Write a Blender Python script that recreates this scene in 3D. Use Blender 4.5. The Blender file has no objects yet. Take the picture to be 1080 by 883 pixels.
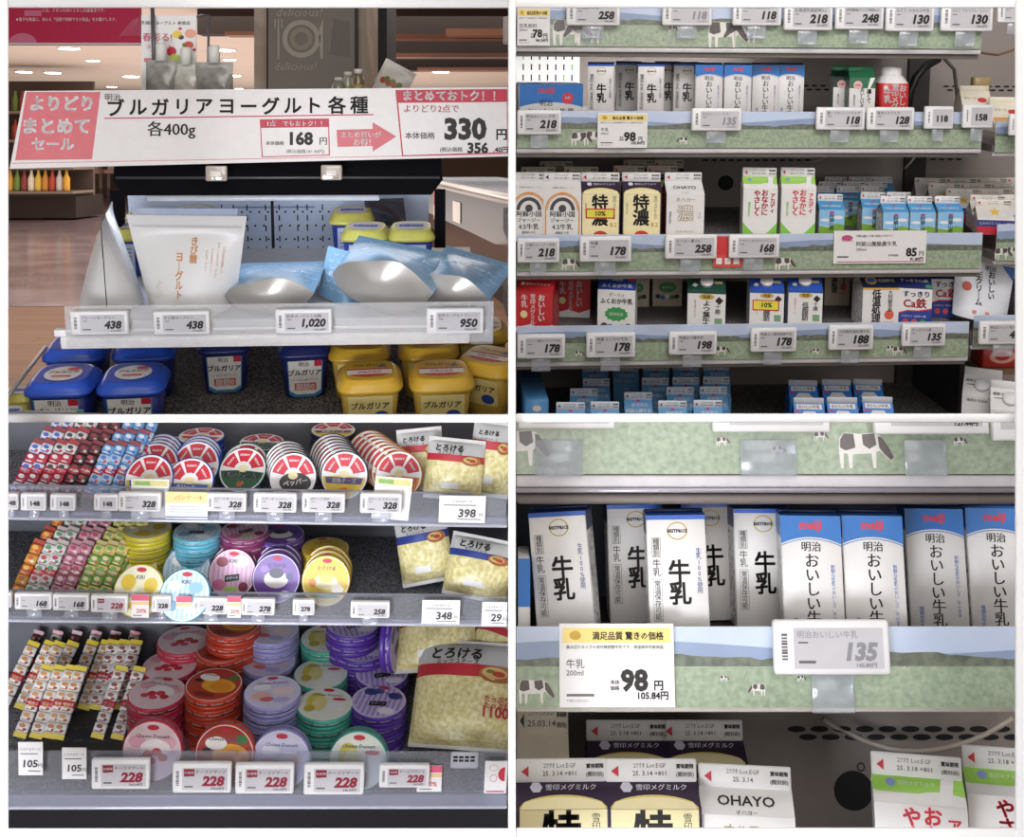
import bpy, bmesh, math, random
from mathutils import Vector, Matrix, Euler
R = math.radians
random.seed(7)
SC = bpy.context.scene
COL = SC.collection

# ---------------------------------------------------------------- camera
F = 1200.0            # focal length in pixels of the 1080 x 883 frame
HY = 165.0            # row of the horizon
ZC = 1.35             # eye height above the shop floor
cam_d = bpy.data.cameras.new('camera')
cam = bpy.data.objects.new('camera', cam_d)
COL.objects.link(cam)
cam.location = (0, 0, ZC)
cam.rotation_euler = (R(90), 0, 0)
cam_d.sensor_fit = 'HORIZONTAL'
cam_d.sensor_width = 36
cam_d.lens = 36 * F / 1080
cam_d.shift_y = -(441.5 - HY) / 1080
cam_d.clip_start = 0.05
cam_d.clip_end = 200
SC.camera = cam

# ---------------------------------------------------------------- world, lights, exposure
SC.view_settings.view_transform = 'Standard'
SC.view_settings.look = 'None'
SC.view_settings.exposure = 0.0
SC.view_settings.gamma = 1
SC.view_settings.use_curve_mapping = False
wd = bpy.data.worlds.new('world')
SC.world = wd
wd.use_nodes = True
bg = wd.node_tree.nodes['Background']
bg.inputs[0].default_value = (1.0, 0.97, 0.95, 1)
bg.inputs[1].default_value = 0.26


def area(name, loc, look, sx, sy, power, col=(1, 1, 1), spread=180):
    l = bpy.data.lights.new(name, 'AREA')
    l.shape = 'RECTANGLE'
    l.size, l.size_y, l.energy, l.color = sx, sy, power, col
    l.spread = R(spread)
    o = bpy.data.objects.new(name, l)
    COL.objects.link(o)
    o.location = loc
    o.rotation_euler = (Vector(look) - Vector(loc)).to_track_quat('-Z', 'Y').to_euler()
    return o


area('aisle_light', (0.2, -1.5, 3.2), (0.1, 1.9, 0.95), 3.0, 1.6, 46, (1, 0.975, 0.96))
area('aisle_front_light', (0.4, -5.0, 1.85), (0.1, 2.0, 1.0), 4.4, 2.4, 86, (1, 0.975, 0.965))  # added fill behind the camera, lifts the dark case interiors
area('shelf_light', (0.24, 2.42, 1.528), (0.2, 2.62, 1.43), 0.6, 0.02, 0.7, (1, 0.99, 1))
area('case_light_right', (0.75, 1.0, 2.15), (0.7, 2.3, 1.2), 1.2, 0.25, 9, (1, 0.98, 0.99))  # added fill brightening the milk case, no lamp hangs here
area('aisle_low_light', (-0.8, -0.4, 0.5), (-0.4, 1.8, 0.52), 1.0, 0.6, 12, (0.86, 0.91, 1.0), 80)  # added cool fill behind the camera for the dark bottom cheese shelf
for k in range(3):
    area('hall_light', (-3.5, 9 + 8 * k, 3.2), (-3.5, 9 + 8 * k, 0), 9, 5, 400, (1, 0.92, 0.87))
area('hall_uplight', (-6, 22, 0.5), (-6, 22, 3), 14, 22, 820, (1, 0.95, 0.9))  # added fill near the floor, stands in for light bounced onto the ceiling


# ---------------------------------------------------------------- materials
def lin(h):
    h = h.lstrip('#')
    c = [int(h[i:i + 2], 16) / 255 for i in (0, 2, 4)]
    return tuple(x / 12.92 if x < .04045 else ((x + .055) / 1.055) ** 2.4 for x in c)


MATS = {}


def mat(h, rough=0.5, metal=0.0, var=0.05, scale=60.0, bump=0.0, coat=0.0):
    key = (h, rough, metal, var, scale, bump, coat)
    if key in MATS:
        return MATS[key]
    m = bpy.data.materials.new('surface_' + h.strip('#'))
    m.use_nodes = True
    nt = m.node_tree
    b = nt.nodes['Principled BSDF']
    b.inputs['Roughness'].default_value = rough
    b.inputs['Metallic'].default_value = metal
    if coat:
        b.inputs['Coat Weight'].default_value = coat
        b.inputs['Coat Roughness'].default_value = 0.15
    if rough >= .9:
        b.inputs['Specular IOR Level'].default_value = .12
    c = lin(h)
    tc = nt.nodes.new('ShaderNodeTexCoord')
    nz = nt.nodes.new('ShaderNodeTexNoise')
    nz.inputs['Scale'].default_value = scale
    nt.links.new(tc.outputs['Object'], nz.inputs['Vector'])
    rp = nt.nodes.new('ShaderNodeValToRGB')
    rp.color_ramp.elements[0].position = .3
    rp.color_ramp.elements[1].position = .7
    rp.color_ramp.elements[0].color = tuple(max(0, x * (1 - var)) for x in c) + (1,)
    rp.color_ramp.elements[1].color = tuple(min(1, x * (1 + var)) for x in c) + (1,)
    nt.links.new(nz.outputs['Fac'], rp.inputs['Fac'])
    nt.links.new(rp.outputs['Color'], b.inputs['Base Color'])
    if bump:
        bp = nt.nodes.new('ShaderNodeBump')
        bp.inputs['Strength'].default_value = bump
        bp.inputs['Distance'].default_value = .06 / scale
        nt.links.new(nz.outputs['Fac'], bp.inputs['Height'])
        nt.links.new(bp.outputs['Normal'], b.inputs['Normal'])
    MATS[key] = m
    return m


def emit(h, strength):
    m = bpy.data.materials.new('lamp_' + h.strip('#'))
    m.use_nodes = True
    b = m.node_tree.nodes['Principled BSDF']
    b.inputs['Emission Color'].default_value = lin(h) + (1,)
    b.inputs['Emission Strength'].default_value = strength
    return m


def clear(h='#ffffff', fac=0.12, rough=0.08, solid=0.0):
    """clear plastic film: mostly see-through, with a sheen and a little milkiness"""
    key = ('clear', h, fac, rough, solid)
    if key in MATS:
        return MATS[key]
    m = bpy.data.materials.new('clear_plastic')
    m.use_nodes = True
    nt = m.node_tree
    nt.nodes.remove(nt.nodes['Principled BSDF'])
    out = nt.nodes['Material Output']
    tr = nt.nodes.new('ShaderNodeBsdfTransparent')
    tr.inputs[0].default_value = lin(h) + (1,)
    gl = nt.nodes.new('ShaderNodeBsdfGlossy')
    gl.inputs['Roughness'].default_value = rough
    df = nt.nodes.new('ShaderNodeBsdfDiffuse')
    df.inputs[0].default_value = lin(h) + (1,)
    m1 = nt.nodes.new('ShaderNodeMixShader')
    m1.inputs[0].default_value = fac
    nt.links.new(tr.outputs[0], m1.inputs[1])
    nt.links.new(gl.outputs[0], m1.inputs[2])
    m2 = nt.nodes.new('ShaderNodeMixShader')
    m2.inputs[0].default_value = solid
    nt.links.new(m1.outputs[0], m2.inputs[1])
    nt.links.new(df.outputs[0], m2.inputs[2])
    nt.links.new(m2.outputs[0], out.inputs['Surface'])
    MATS[key] = m
    return m


def speckle(h0, h1, scale, rough=0.6, pos=(.45, .6), voronoi=False, stretch=(1, 1, 1)):
    key = ('sp', h0, h1, scale, rough, pos, voronoi, stretch)
    if key in MATS:
        return MATS[key]
    m = bpy.data.materials.new('speckled_' + h0.strip('#'))
    m.use_nodes = True
    nt = m.node_tree
    b = nt.nodes['Principled BSDF']
    b.inputs['Roughness'].default_value = rough
    tc = nt.nodes.new('ShaderNodeTexCoord')
    mp = nt.nodes.new('ShaderNodeMapping')
    mp.inputs['Scale'].default_value = stretch
    nt.links.new(tc.outputs['Object'], mp.inputs['Vector'])
    nz = nt.nodes.new('ShaderNodeTexVoronoi' if voronoi else 'ShaderNodeTexNoise')
    nz.inputs['Scale'].default_value = scale
    if not voronoi:
        nz.inputs['Detail'].default_value = 3
    nt.links.new(mp.outputs['Vector'], nz.inputs['Vector'])
    rp = nt.nodes.new('ShaderNodeValToRGB')
    rp.color_ramp.elements[0].position, rp.color_ramp.elements[1].position = pos
    rp.color_ramp.elements[0].color = lin(h0) + (1,)
    rp.color_ramp.elements[1].color = lin(h1) + (1,)
    nt.links.new(nz.outputs['Distance' if voronoi else 'Fac'], rp.inputs['Fac'])
    nt.links.new(rp.outputs['Color'], b.inputs['Base Color'])
    MATS[key] = m
    return m


def planks(h0, h1, h2, w, l):
    m = bpy.data.materials.new('wood_planks')
    m.use_nodes = True
    nt = m.node_tree
    b = nt.nodes['Principled BSDF']
    b.inputs['Roughness'].default_value = 0.6
    b.inputs['Specular IOR Level'].default_value = 0.25
    tc = nt.nodes.new('ShaderNodeTexCoord')
    br = nt.nodes.new('ShaderNodeTexBrick')
    br.inputs['Scale'].default_value = 1
    br.inputs['Brick Width'].default_value = l
    br.inputs['Row Height'].default_value = w
    br.inputs['Mortar Size'].default_value = 0.006
    br.inputs['Color1'].default_value = lin(h0) + (1,)
    br.inputs['Color2'].default_value = lin(h1) + (1,)
    br.inputs['Mortar'].default_value = lin(h2) + (1,)
    nt.links.new(tc.outputs['Object'], br.inputs['Vector'])
    nt.links.new(br.outputs['Color'], b.inputs['Base Color'])
    return m


WHITE = mat('#e9e6e4', .45, var=.02)
PAPER = mat('#e7e3e0', .6, var=.02)
BLACK = mat('#1c1a1b', .5)
INK = mat('#26221f', .6)
RED = mat('#c4203a', .5)
GREYINK = mat('#6a6668', .6)
CLEAR = clear('#ffffff', .10, .1, .06)
CLEARM = clear('#f4f6fa', .08, .2, .16)
SCREEN = mat('#c6c2c4', .35, var=.02)

# ---------------------------------------------------------------- text
_tc = bpy.data.curves.new('writing', 'FONT')
_to = bpy.data.objects.new('writing', _tc)
COL.objects.link(_to)
_tcache = {}


def glyphs(s, bold, shear, vert):
    key = (s, bold, shear, vert)
    if key in _tcache:
        return _tcache[key]
    _tc.body = '\n'.join(('｜' if c in 'ー－' else c) for c in s) if vert else s
    _tc.space_line = 0.92 if vert else 0.9
    _tc.align_x = 'CENTER'
    cjk = any(ord(c) > 0x2fff for c in s)
    _tc.offset = 0 if cjk else bold
    _tc.shear = shear
    _tc.resolution_u = 1 if len(s) > 8 else 2
    dg = bpy.context.evaluated_depsgraph_get()
    dg.update()
    me = bpy.data.meshes.new_from_object(_to.evaluated_get(dg))
    vs = [(v.co.x, v.co.y) for v in me.vertices]
    fs = [tuple(p.vertices) for p in me.polygons]
    bpy.data.meshes.remove(me)
    if vs:
        x0, x1 = min(v[0] for v in vs), max(v[0] for v in vs)
        y0, y1 = min(v[1] for v in vs), max(v[1] for v in vs)
        cx, cy = (x0 + x1) / 2, (y0 + y1) / 2
        vs = [(x - cx, y - cy) for x, y in vs]
        if cjk and bold > .012:      # heavier strokes: the outline laid down again a hair's breadth away
            n, b = len(vs), bold * .8
            base = vs
            vs = []
            fs0, fs = fs, []
            for i, (a, c) in enumerate(((-b, -b), (b, -b), (b, b), (-b, b)) if bold > .02 else ((-b, 0), (b, 0))):
                vs += [(x + a, y + c) for x, y in base]
                fs += [tuple(q + i * n for q in f) for f in fs0]
        r = (vs, fs, x1 - x0, y1 - y0)
    else:
        r = ([], [], 1, 1)
    _tcache[key] = r
    return r


# ---------------------------------------------------------------- mesh collector
def fr_front(y0, x0=0.0, z0=0.0):
    return lambda x, z, l=0.0: Vector((x0 + x, y0 - l, z0 + z))


def fr_top(z0):
    return lambda x, y, l=0.0: Vector((x, y, z0 + l))


def fr_right(x0, z0=0.0):
    return lambda a, z, l=0.0: Vector((x0 + l, a, z0 + z))


def fr_left(x0, z0=0.0):
    return lambda a, z, l=0.0: Vector((x0 - l, -a, z0 + z))


class MB:
    def __init__(s):
        s.v, s.f, s.m, s.sm, s.mats = [], [], [], [], []

    def mi(s, m):
        if m not in s.mats:
            s.mats.append(m)
        return s.mats.index(m)

    def add(s, vs, fs, m, smooth=False, T=None):
        b = len(s.v)
        for v in vs:
            v = Vector(v)
            s.v.append(T @ v if T is not None else v)
        k = s.mi(m)
        for f in fs:
            s.f.append(tuple(b + i for i in f))
            s.m.append(k)
            s.sm.append(smooth)
        return s

    def box(s, x0, x1, y0, y1, z0, z1, m, T=None):
        vs = [(x, y, z) for x in (x0, x1) for y in (y0, y1) for z in (z0, z1)]
        fs = [(0, 1, 3, 2), (4, 6, 7, 5), (0, 4, 5, 1), (2, 3, 7, 6), (0, 2, 6, 4), (1, 5, 7, 3)]
        return s.add(vs, fs, m, False, T)

    def rbox(s, x0, x1, y0, y1, z0, z1, m, r=.003, seg=2, T=None):
        bm = bmesh.new()
        bmesh.ops.create_cube(bm, size=1)
        for v in bm.verts:
            v.co = Vector(((x0 + x1) / 2 + v.co.x * (x1 - x0), (y0 + y1) / 2 + v.co.y * (y1 - y0), (z0 + z1) / 2 + v.co.z * (z1 - z0)))
        bmesh.ops.bevel(bm, geom=bm.edges[:], offset=min(r, .49 * min(abs(x1 - x0), abs(y1 - y0), abs(z1 - z0))), segments=seg, affect='EDGES', profile=.5)
        bm.verts.index_update()
        s.add([v.co.copy() for v in bm.verts], [tuple(v.index for v in f.verts) for f in bm.faces], m, True, T)
        bm.free()
        return s

    def loft(s, rings, m, cap0=True, cap1=True, smooth=True, mats=None, T=None):
        n = len(rings[0])
        vs = [p for r in rings for p in r]
        b = len(s.v)
        s.add(vs, [], m, smooth, T)
        for i in range(len(rings) - 1):
            k = s.mi(mats[i] if mats else m)
            for j in range(n):
                s.f.append((b + i * n + j, b + i * n + (j + 1) % n, b + (i + 1) * n + (j + 1) % n, b + (i + 1) * n + j))
                s.m.append(k)
                s.sm.append(smooth)
        if cap0:
            s.f.append(tuple(b + j for j in reversed(range(n))))
            s.m.append(s.mi(mats[0] if mats else m))
            s.sm.append(False)
        if cap1:
            o = b + (len(rings) - 1) * n
            s.f.append(tuple(o + j for j in range(n)))
            s.m.append(s.mi(mats[-1] if mats else m))
            s.sm.append(False)
        return s

    def lathe(s, prof, m, n=32, c=(0, 0, 0), mats=None, smooth=True, T=None):
        rings = [[(c[0] + r * math.cos(2 * math.pi * j / n), c[1] + r * math.sin(2 * math.pi * j / n), c[2] + z) for j in range(n)] for r, z in prof]
        return s.loft(rings, m, True, True, smooth, mats, T)

    def tube(s, pts, r, m, n=8):
        pts = [Vector(p) for p in pts]
        rings = []
        for i, p in enumerate(pts):
            t = (pts[min(i + 1, len(pts) - 1)] - pts[max(i - 1, 0)]).normalized()
            a = t.orthogonal().normalized() if abs(t.x) > .9 else t.cross(Vector((1, 0, 0))).normalized()
            b = t.cross(a)
            rings.append([p + (a * math.cos(2 * math.pi * j / n) + b * math.sin(2 * math.pi * j / n)) * r for j in range(n)])
        return s.loft(rings, m)

    def poly(s, pts, fn, m, l=.0003):
        vs = [fn(x, y, l) for x, y in pts]
        return s.add(vs, [tuple(range(len(vs)))], m)

    def rect(s, fn, x0, x1, y0, y1, m, l=.0003):
        return s.poly([(x0, y0), (x1, y0), (x1, y1), (x0, y1)], fn, m, l)

    def ell(s, fn, cx, cy, rx, ry, m, l=.0003, n=24, a0=0, a1=360, inner=0.0):
        full = abs(a1 - a0) >= 360
        k = n if full else n + 1
        an = [R(a0 + (a1 - a0) * i / n) for i in range(k)]
        out = [fn(cx + rx * math.cos(a), cy + ry * math.sin(a), l) for a in an]
        if inner <= 0:
            if not full:
                out.append(fn(cx, cy, l))
            return s.add(out, [tuple(range(len(out)))], m)
        inn = [fn(cx + rx * inner * math.cos(a), cy + ry * inner * math.sin(a), l) for a in an]
        fs = [(i, (i + 1) % k, k + (i + 1) % k, k + i) for i in range(k if full else k - 1)]
        return s.add(out + inn, fs, m)

    def frame(s, fn, x0, x1, y0, y1, t, m, l=.0003):
        s.rect(fn, x0, x1, y0, y0 + t, m, l)
        s.rect(fn, x0, x1, y1 - t, y1, m, l)
        s.rect(fn, x0, x0 + t, y0, y1, m, l)
        return s.rect(fn, x1 - t, x1, y0, y1, m, l)

    def text(s, t, fn, x, y, size, m, al='c', bold=.0, shear=0.0, vert=False, w=None, h=None, l=.0005, rot=0.0):
        vs, fs, tw, th = glyphs(t, bold, shear, vert)
        kx = ky = size
        if w and tw * kx > w:
            kx = w / tw
            if not vert:
                ky = max(kx, ky * .8)
        if h and th * ky > h:
            ky = h / th
            kx = min(kx, ky * 1.2)
        ox = x + (0 if al == 'c' else tw * kx / 2 if al == 'l' else -tw * kx / 2)
        ca, sa = math.cos(rot), math.sin(rot)
        b = [(a * kx, c * ky) for a, c in vs]
        return s.add([fn(ox + a * ca - c * sa, y + a * sa + c * ca, l) for a, c in b], fs, m)

    def build(s, name, parent=None, clip=None, loc=None):
        me = bpy.data.meshes.new(name)
        me.from_pydata([tuple(v) for v in s.v], [], s.f)
        for m in s.mats:
            me.materials.append(m)
        for p, k, sm in zip(me.polygons, s.m, s.sm):
            p.material_index = k
            p.use_smooth = sm
        if clip:
            bm = bmesh.new()
            bm.from_mesh(me)
            bmesh.ops.bisect_plane(bm, geom=bm.verts[:] + bm.edges[:] + bm.faces[:], plane_co=clip[0], plane_no=clip[1], clear_outer=True)
            bm.to_mesh(me)
            bm.free()
        me.update()
        o = bpy.data.objects.new(name, me)
        COL.objects.link(o)
        if parent:
            o.parent = parent
        return o


def empty(name):
    o = bpy.data.objects.new(name, None)
    o.empty_display_size = .02
    COL.objects.link(o)
    return o


def tag(o, label, cat, group=None, kind=None):
    o['label'] = label
    o['category'] = cat
    if group:
        o['group'] = group
    elif 'group' in o:
        del o['group']
    if kind:
        o['kind'] = kind
    return o


def struct(o, label=None):
    o['kind'] = 'structure'
    if label:
        o['label'] = label
    return o


KIDS = {}


def kids(o):
    if o.name not in KIDS:
        KIDS[o.name] = list(o.children)
    return KIDS[o.name]


def dup(o, parent=None):
    c = o.copy()
    COL.objects.link(c)
    if parent:
        c.parent = parent
    for ch in kids(o):
        dup(ch, c)
    return c


class Proto:
    """builds a thing once, hands out copies of it afterwards"""
    def __init__(s, fn):
        s.fn, s.o = fn, None

    def __call__(s):
        if s.o is None:
            s.o = s.fn()
            return s.o
        return dup(s.o)


ORD = ['front', 'second', 'third', 'fourth', 'fifth', 'sixth', 'seventh', 'eighth', 'ninth', 'tenth', 'eleventh', 'twelfth']


# ---------------------------------------------------------------- bays: a local frame (right, away, up) for each shelving unit
class Bay:
    def __init__(s, px, py, Y, yaw=0, pitch=0, roll=0):
        o = Vector(((px - 540) / F * Y, Y, ZC - (py - HY) / F * Y))
        s.M = Matrix.Translation(o) @ Euler((R(pitch), R(roll), R(yaw)), 'XYZ').to_matrix().to_4x4()
        s.I = s.M.inverted()

    def ray(s, px, py):
        d = Vector(((px - 540) / F, 1, -(py - HY) / F))
        c = s.I @ Vector((0, 0, ZC))
        return c, (s.I.to_3x3() @ d)

    def at(s, px, py, v=0.0):
        c, d = s.ray(px, py)
        return c + d * ((v - c.y) / d.y)

    def on(s, px, py, w):
        c, d = s.ray(px, py)
        return c + d * ((w - c.z) / d.z)

    def u(s, px, v, w):
        a, b = s.M[0][0], s.M[0][1] * v + s.M[0][2] * w + s.M[0][3]
        c, e = s.M[1][0], s.M[1][1] * v + s.M[1][2] * w + s.M[1][3]
        p = px - 540
        return (p * e - F * b) / (F * a - p * c)

    def k(s, v=0.0, u=0.0, w=0.0):
        return (s.M @ Vector((u, v, w))).y / F

    def put(s, o, u, v, w, yaw=0, pitch=0, roll=0):
        o.matrix_world = s.M @ (Matrix.Translation((u, v, w)) @ Euler((R(pitch), R(roll), R(yaw)), 'XYZ').to_matrix().to_4x4())
        return o

    def stand(s, o, px, v, w, yaw=0, pitch=0, roll=0):
        return s.put(o, s.u(px, v, w), v, w + .0008, yaw, pitch, roll)

    def clipx(s, side, x=0.0045):
        """the bay's local plane of the centre partition's face; side -1 keeps what lies to its left"""
        co = s.I @ Vector((-x if side < 0 else x, 2, 1))
        no = s.I.to_3x3() @ Vector((1 if side < 0 else -1, 0, 0))
        return co, no


def clip_for(o, side, x=0.0045):
    I = o.matrix_world.inverted()
    return I @ Vector((-x if side < 0 else x, 2, 1)), I.to_3x3() @ Vector((1 if side < 0 else -1, 0, 0))


def clip_thing(o, side, x=0.0045):
    """trim a thing that stands against the centre partition so that it ends at the partition's face"""
    bpy.context.view_layer.update()
    for q in [o] + [a for c in kids(o) for a in [c] + list(c.children)]:
        if q.type != 'MESH':
            continue
        q.data = q.data.copy()
        co, no = clip_for(o, side, x)
        bm = bmesh.new()
        bm.from_mesh(q.data)
        bmesh.ops.bisect_plane(bm, geom=bm.verts[:] + bm.edges[:] + bm.faces[:], plane_co=co, plane_no=no, clear_outer=True)
        bm.to_mesh(q.data)
        bm.free()


B1 = Bay(270, 340, 2.20, yaw=5, pitch=12)               # yogurt island, upper left
B1V = Bay(270, 140, 2.12, yaw=4, pitch=0)              # its upright sign
B2 = Bay(808, 200, 2.15, yaw=4, pitch=6)               # milk case, upper right
B3 = Bay(270, 640, 1.75, yaw=4, pitch=8, roll=2.2)     # cheese case, lower left
B4 = Bay(808, 660, 1.15, yaw=0, pitch=-10)             # milk shelf close by, lower right


def wz(bay, py, v, u=0.0):
    """local height at which the ray of image row py meets depth v (bay frame)"""
    M = bay.M
    g = (py - HY) / F
    a, b = M[2][2], M[2][0] * u + M[2][1] * v + M[2][3] - ZC
    c, e = M[1][2], M[1][0] * u + M[1][1] * v + M[1][3]
    return (-g * e - b) / (a + g * c)


# ================================================================ the hall
WOOD = planks('#6e4d33', '#62432b', '#4a3120', .16, 1.4)
o = MB().add([(-14, -7, 0), (14, -7, 0), (14, 42, 0), (-14, 42, 0)], [(0, 1, 2, 3)], WOOD).build('floor')
struct(o)
TILE = speckle('#6f6168', '#8d7d80', 1.3, .18, (.35, .65))
o = MB().box(-14, -2.9, 10.2, 42, .001, .006, TILE).build('floor_tiles')
struct(o)
CEIL = mat('#e0cdbd', .9, var=.02, scale=2)
o = MB().box(-14, 14, 3, 42, 3.3, 3.4, CEIL).build('ceiling')
struct(o)
o = MB().box(-14, 14, 42, 42.2, 0, 3.4, mat('#8a7468', .9)).build('wall_back')
struct(o)
o = MB().box(-14.2, -14, 3, 42, 0, 3.4, mat('#9a8478', .9)).build('wall_left')
struct(o)
o = MB().box(14, 14.2, 3, 42, 0, 3.4, mat('#9a8478', .9)).build('wall_right')
struct(o)

# ================================================================ added white gutter bars parting the four views, no part of the shop
FR = mat('#fffdfb', .55, var=.01)


def px_box(x0, x1, y0, y1, Y, d, m=FR):
    k = Y / F
    return MB().rbox((x0 - 540) * k, (x1 - 540) * k, Y, Y + d, ZC - (y1 - HY) * k, ZC - (y0 - HY) * k, m, .0012, 1)


gutters = [px_box(-70, 8, -60, 960, 1.42, .004), px_box(1072, 1160, -60, 960, .985, .004),
         px_box(8, 536, -3, 8, 1.9, .006), px_box(544, 1160, -3, 8, 1.9, .006),
         px_box(8, 536, 437.5, 446, 1.60, .005), px_box(544, 1072, 437, 446, 1.0, .004),
         px_box(8, 536, 875, 960, 1.42, .004), px_box(544, 1072, 875, 960, .985, .004)]
for i, t in enumerate(gutters):
    struct(t.build('trim_%d' % (i + 1)))
cw = MB().rbox(-.0033, .0033, .98, 3.0, .0, 1.9, FR, .0008, 1).build('wall_center')  # added divider, seen edge-on as the centre gutter
struct(cw)

# ================================================================ shared pieces of the milk cases
GRASS = speckle('#84967a', '#abb99a', 160, .45, (.3, .7))
SKY = mat('#c6d2e8', .4, var=.08, scale=14)
HILL = mat('#8d9fbe', .4, var=.08, scale=30)
TREES = speckle('#4a5340', '#727a63', 120, .5, (.35, .65))
COWD = mat('#473630', .5, var=.1)
COWW = mat('#e6e2da', .5)
COWB = [(-1, .0), (-.95, .45), (-.8, .62), (-.2, .58), (.3, .62), (.52, .5), (.8, .1), (.98, -.25), (.86, -.36), (.66, -.2), (.45, 0), (.34, -.08), (.32, -.62), (.22, -.62), (.16, -.1),
        (-.5, -.14), (-.54, -.62), (-.64, -.62), (-.68, -.12), (-.82, -.1), (-.85, -.62), (-.95, -.62)]


def cow(mb, fn, x, z, s, flip=1):
    g = lambda a, b, l=0.0: fn(x + a * s * flip, z + b * s, l)
    body = COWB if flip > 0 else list(reversed(COWB))
    mb.poly(body, g, COWW, .0006)
    mb.poly([(-.93, .4), (-.8, .6), (-.45, .58), (-.4, .1), (-.75, .0), (-.95, .1)], g, COWD, .0008)
    mb.poly([(-.15, .56), (.3, .6), (.36, .2), (.1, .05), (-.12, .2)], g, COWD, .0008)
    mb.poly([(.42, .5), (.55, .46), (.8, .1), (.97, -.24), (.86, -.34), (.62, -.12), (.45, .1)], g, COWD, .0008)


def pasture(mb, fn, x0, x1, z0, z1, cows=(), tile=None, only_grass=False):
    """a printed strip: sky, far hills, a line of trees and a meadow with cows"""
    H = z1 - z0
    tile = tile or (x1 - x0)
    if only_grass:
        mb.rect(fn, x0, x1, z0, z1, GRASS, .0002)
    else:
        mb.rect(fn, x0, x1, z0, z0 + .52 * H, GRASS, .0002)
        mb.rect(fn, x0, x1, z0 + .52 * H, z1, SKY, .0002)
        rnd = random.Random(int(abs(x0) * 1e4))
        n = max(6, int((x1 - x0) / H * 2.2))
        xs = [x0 + (x1 - x0) * i / n for i in range(n + 1)]
        up = [(x, z0 + H * (.66 + .18 * (.5 + .5 * math.sin((x - x0) / H * .8 + .6)))) for x in xs]
        mb.poly([(x0, z0 + .52 * H)] + [(x1, z0 + .52 * H)] + list(reversed(up)), fn, HILL, .0003)
        n *= 3
        xs = [x0 + (x1 - x0) * i / n for i in range(n + 1)]
        up = [(x, z0 + H * (.58 + .05 * rnd.random() + .08 * math.sin((x - x0) / H * .9) ** 2)) for x in xs]
        mb.poly([(x0, z0 + .51 * H)] + [(x1, z0 + .51 * H)] + list(reversed(up)), fn, TREES, .0004)
    for cx, cz, s, fl in cows:
        cow(mb, fn, cx, z0 + cz * H, s * H, fl)
    return mb


STEEL = mat('#b9b5b6', .35, .3)
LIP = mat('#d6d2d0', .4)
DARKDECK = speckle('#2a292c', '#4c4a4c', 320, .7, (.45, .62))
CASE_DARK = mat('#3b3735', .6)


def esl(name, w, h, title, price, tax='', red=False, wash=False, tab=True, mini=False):
    """electronic shelf label: white casing, grey screen with print, clear holder below"""
    r = empty(name)
    MB().rbox(-w / 2, w / 2, -.006, .004, -h / 2, h / 2, WHITE, min(.003, h * .09), 2).build('casing', r)
    fn = fr_front(-.0061)
    sx0, sx1, sz0, sz1 = -w / 2 + (.17 if not mini else .26) * w, w / 2 - .06 * w, -h / 2 + .12 * h, h / 2 - .13 * h
    m = MB()
    m.rect(fn, sx0, sx1, sz0, sz1, SCREEN, .0002)
    sw, sh = sx1 - sx0, sz1 - sz0
    ink = mat('#8c8a90', .5) if wash else INK
    pink = mat('#8f2438', .5) if red else ink
    if title:
        m.text(title, fn, sx0 + .04 * sw + (.26 * sw if red else 0), sz1 - .16 * sh, .2 * sh, INK if not wash else ink, 'l', w=(.66 if red else .9) * sw)
    if mini:
        m.text(price, fn, (sx0 + sx1) / 2, sz0 + .45 * sh, .5 * sh, ink, 'c', .05, 0, w=.84 * sw)
    else:
        m.text(price, fn, sx1 - .06 * sw, sz0 + .42 * sh, .58 * sh, pink, 'r', .05, .18, w=.66 * sw)
        m.text(tax or str(int(int(price.replace(',', '') or 0) * 1.08)) + '.' + '64円', fn, sx1 - .08 * sw, sz0 + .09 * sh, .15 * sh, ink, 'r', .02, .1, w=.45 * sw)
        m.rect(fn, sx0 + .05 * sw, sx0 + .24 * sw, sz0 + .13 * sh, sz0 + .2 * sh, GREYINK, .0004)
        m.rect(fn, sx0 + .05 * sw, sx0 + .16 * sw, sz0 + .62 * sh, sz0 + .66 * sh, GREYINK, .0004)
    if red:
        m.rect(fn, sx0 + .04 * sw, sx0 + .27 * sw, sz1 - .36 * sh, sz1 - .04 * sh, mat('#8f2438', .5), .0004)
        m.text('お買得', fn, sx0 + .155 * sw, sz1 - .2 * sh, .13 * sh, PAPER, 'c', .02, w=.2 * sw, l=.0006)
    m.build('screen', r)
    b = MB()
    bx = -w / 2 + (.09 if not mini else .13) * w
    for i in range(9):
        z = h * (.22 - .055 * i)
        b.rect(fn, bx - .025 * w, bx + .025 * w, z, z + h * (.03 if i % 3 else .045), GREYINK, .0003)
    b.build('barcode', r)
    if tab:
        MB().rbox(-.2 * w, .2 * w, -.002, .002, -h * .5 - h * .55, -h * .48, CLEARM, .0008, 1).build('holder_clip', r)
    return r


def put_esl(bay, x0, x1, y0, y1, v, label, title, price, group=None, **kw):
    px, py = (x0 + x1) / 2, (y0 + y1) / 2
    p = bay.at(px, py, v)
    k = bay.k(*[p.y, p.x, p.z])
    r = esl('price_label', (x1 - x0) * k, (y1 - y0) * k, title, price, **kw)
    bay.put(r, p.x, p.y, p.z)
    tag(r, label, 'price tag', group)
    return r


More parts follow.
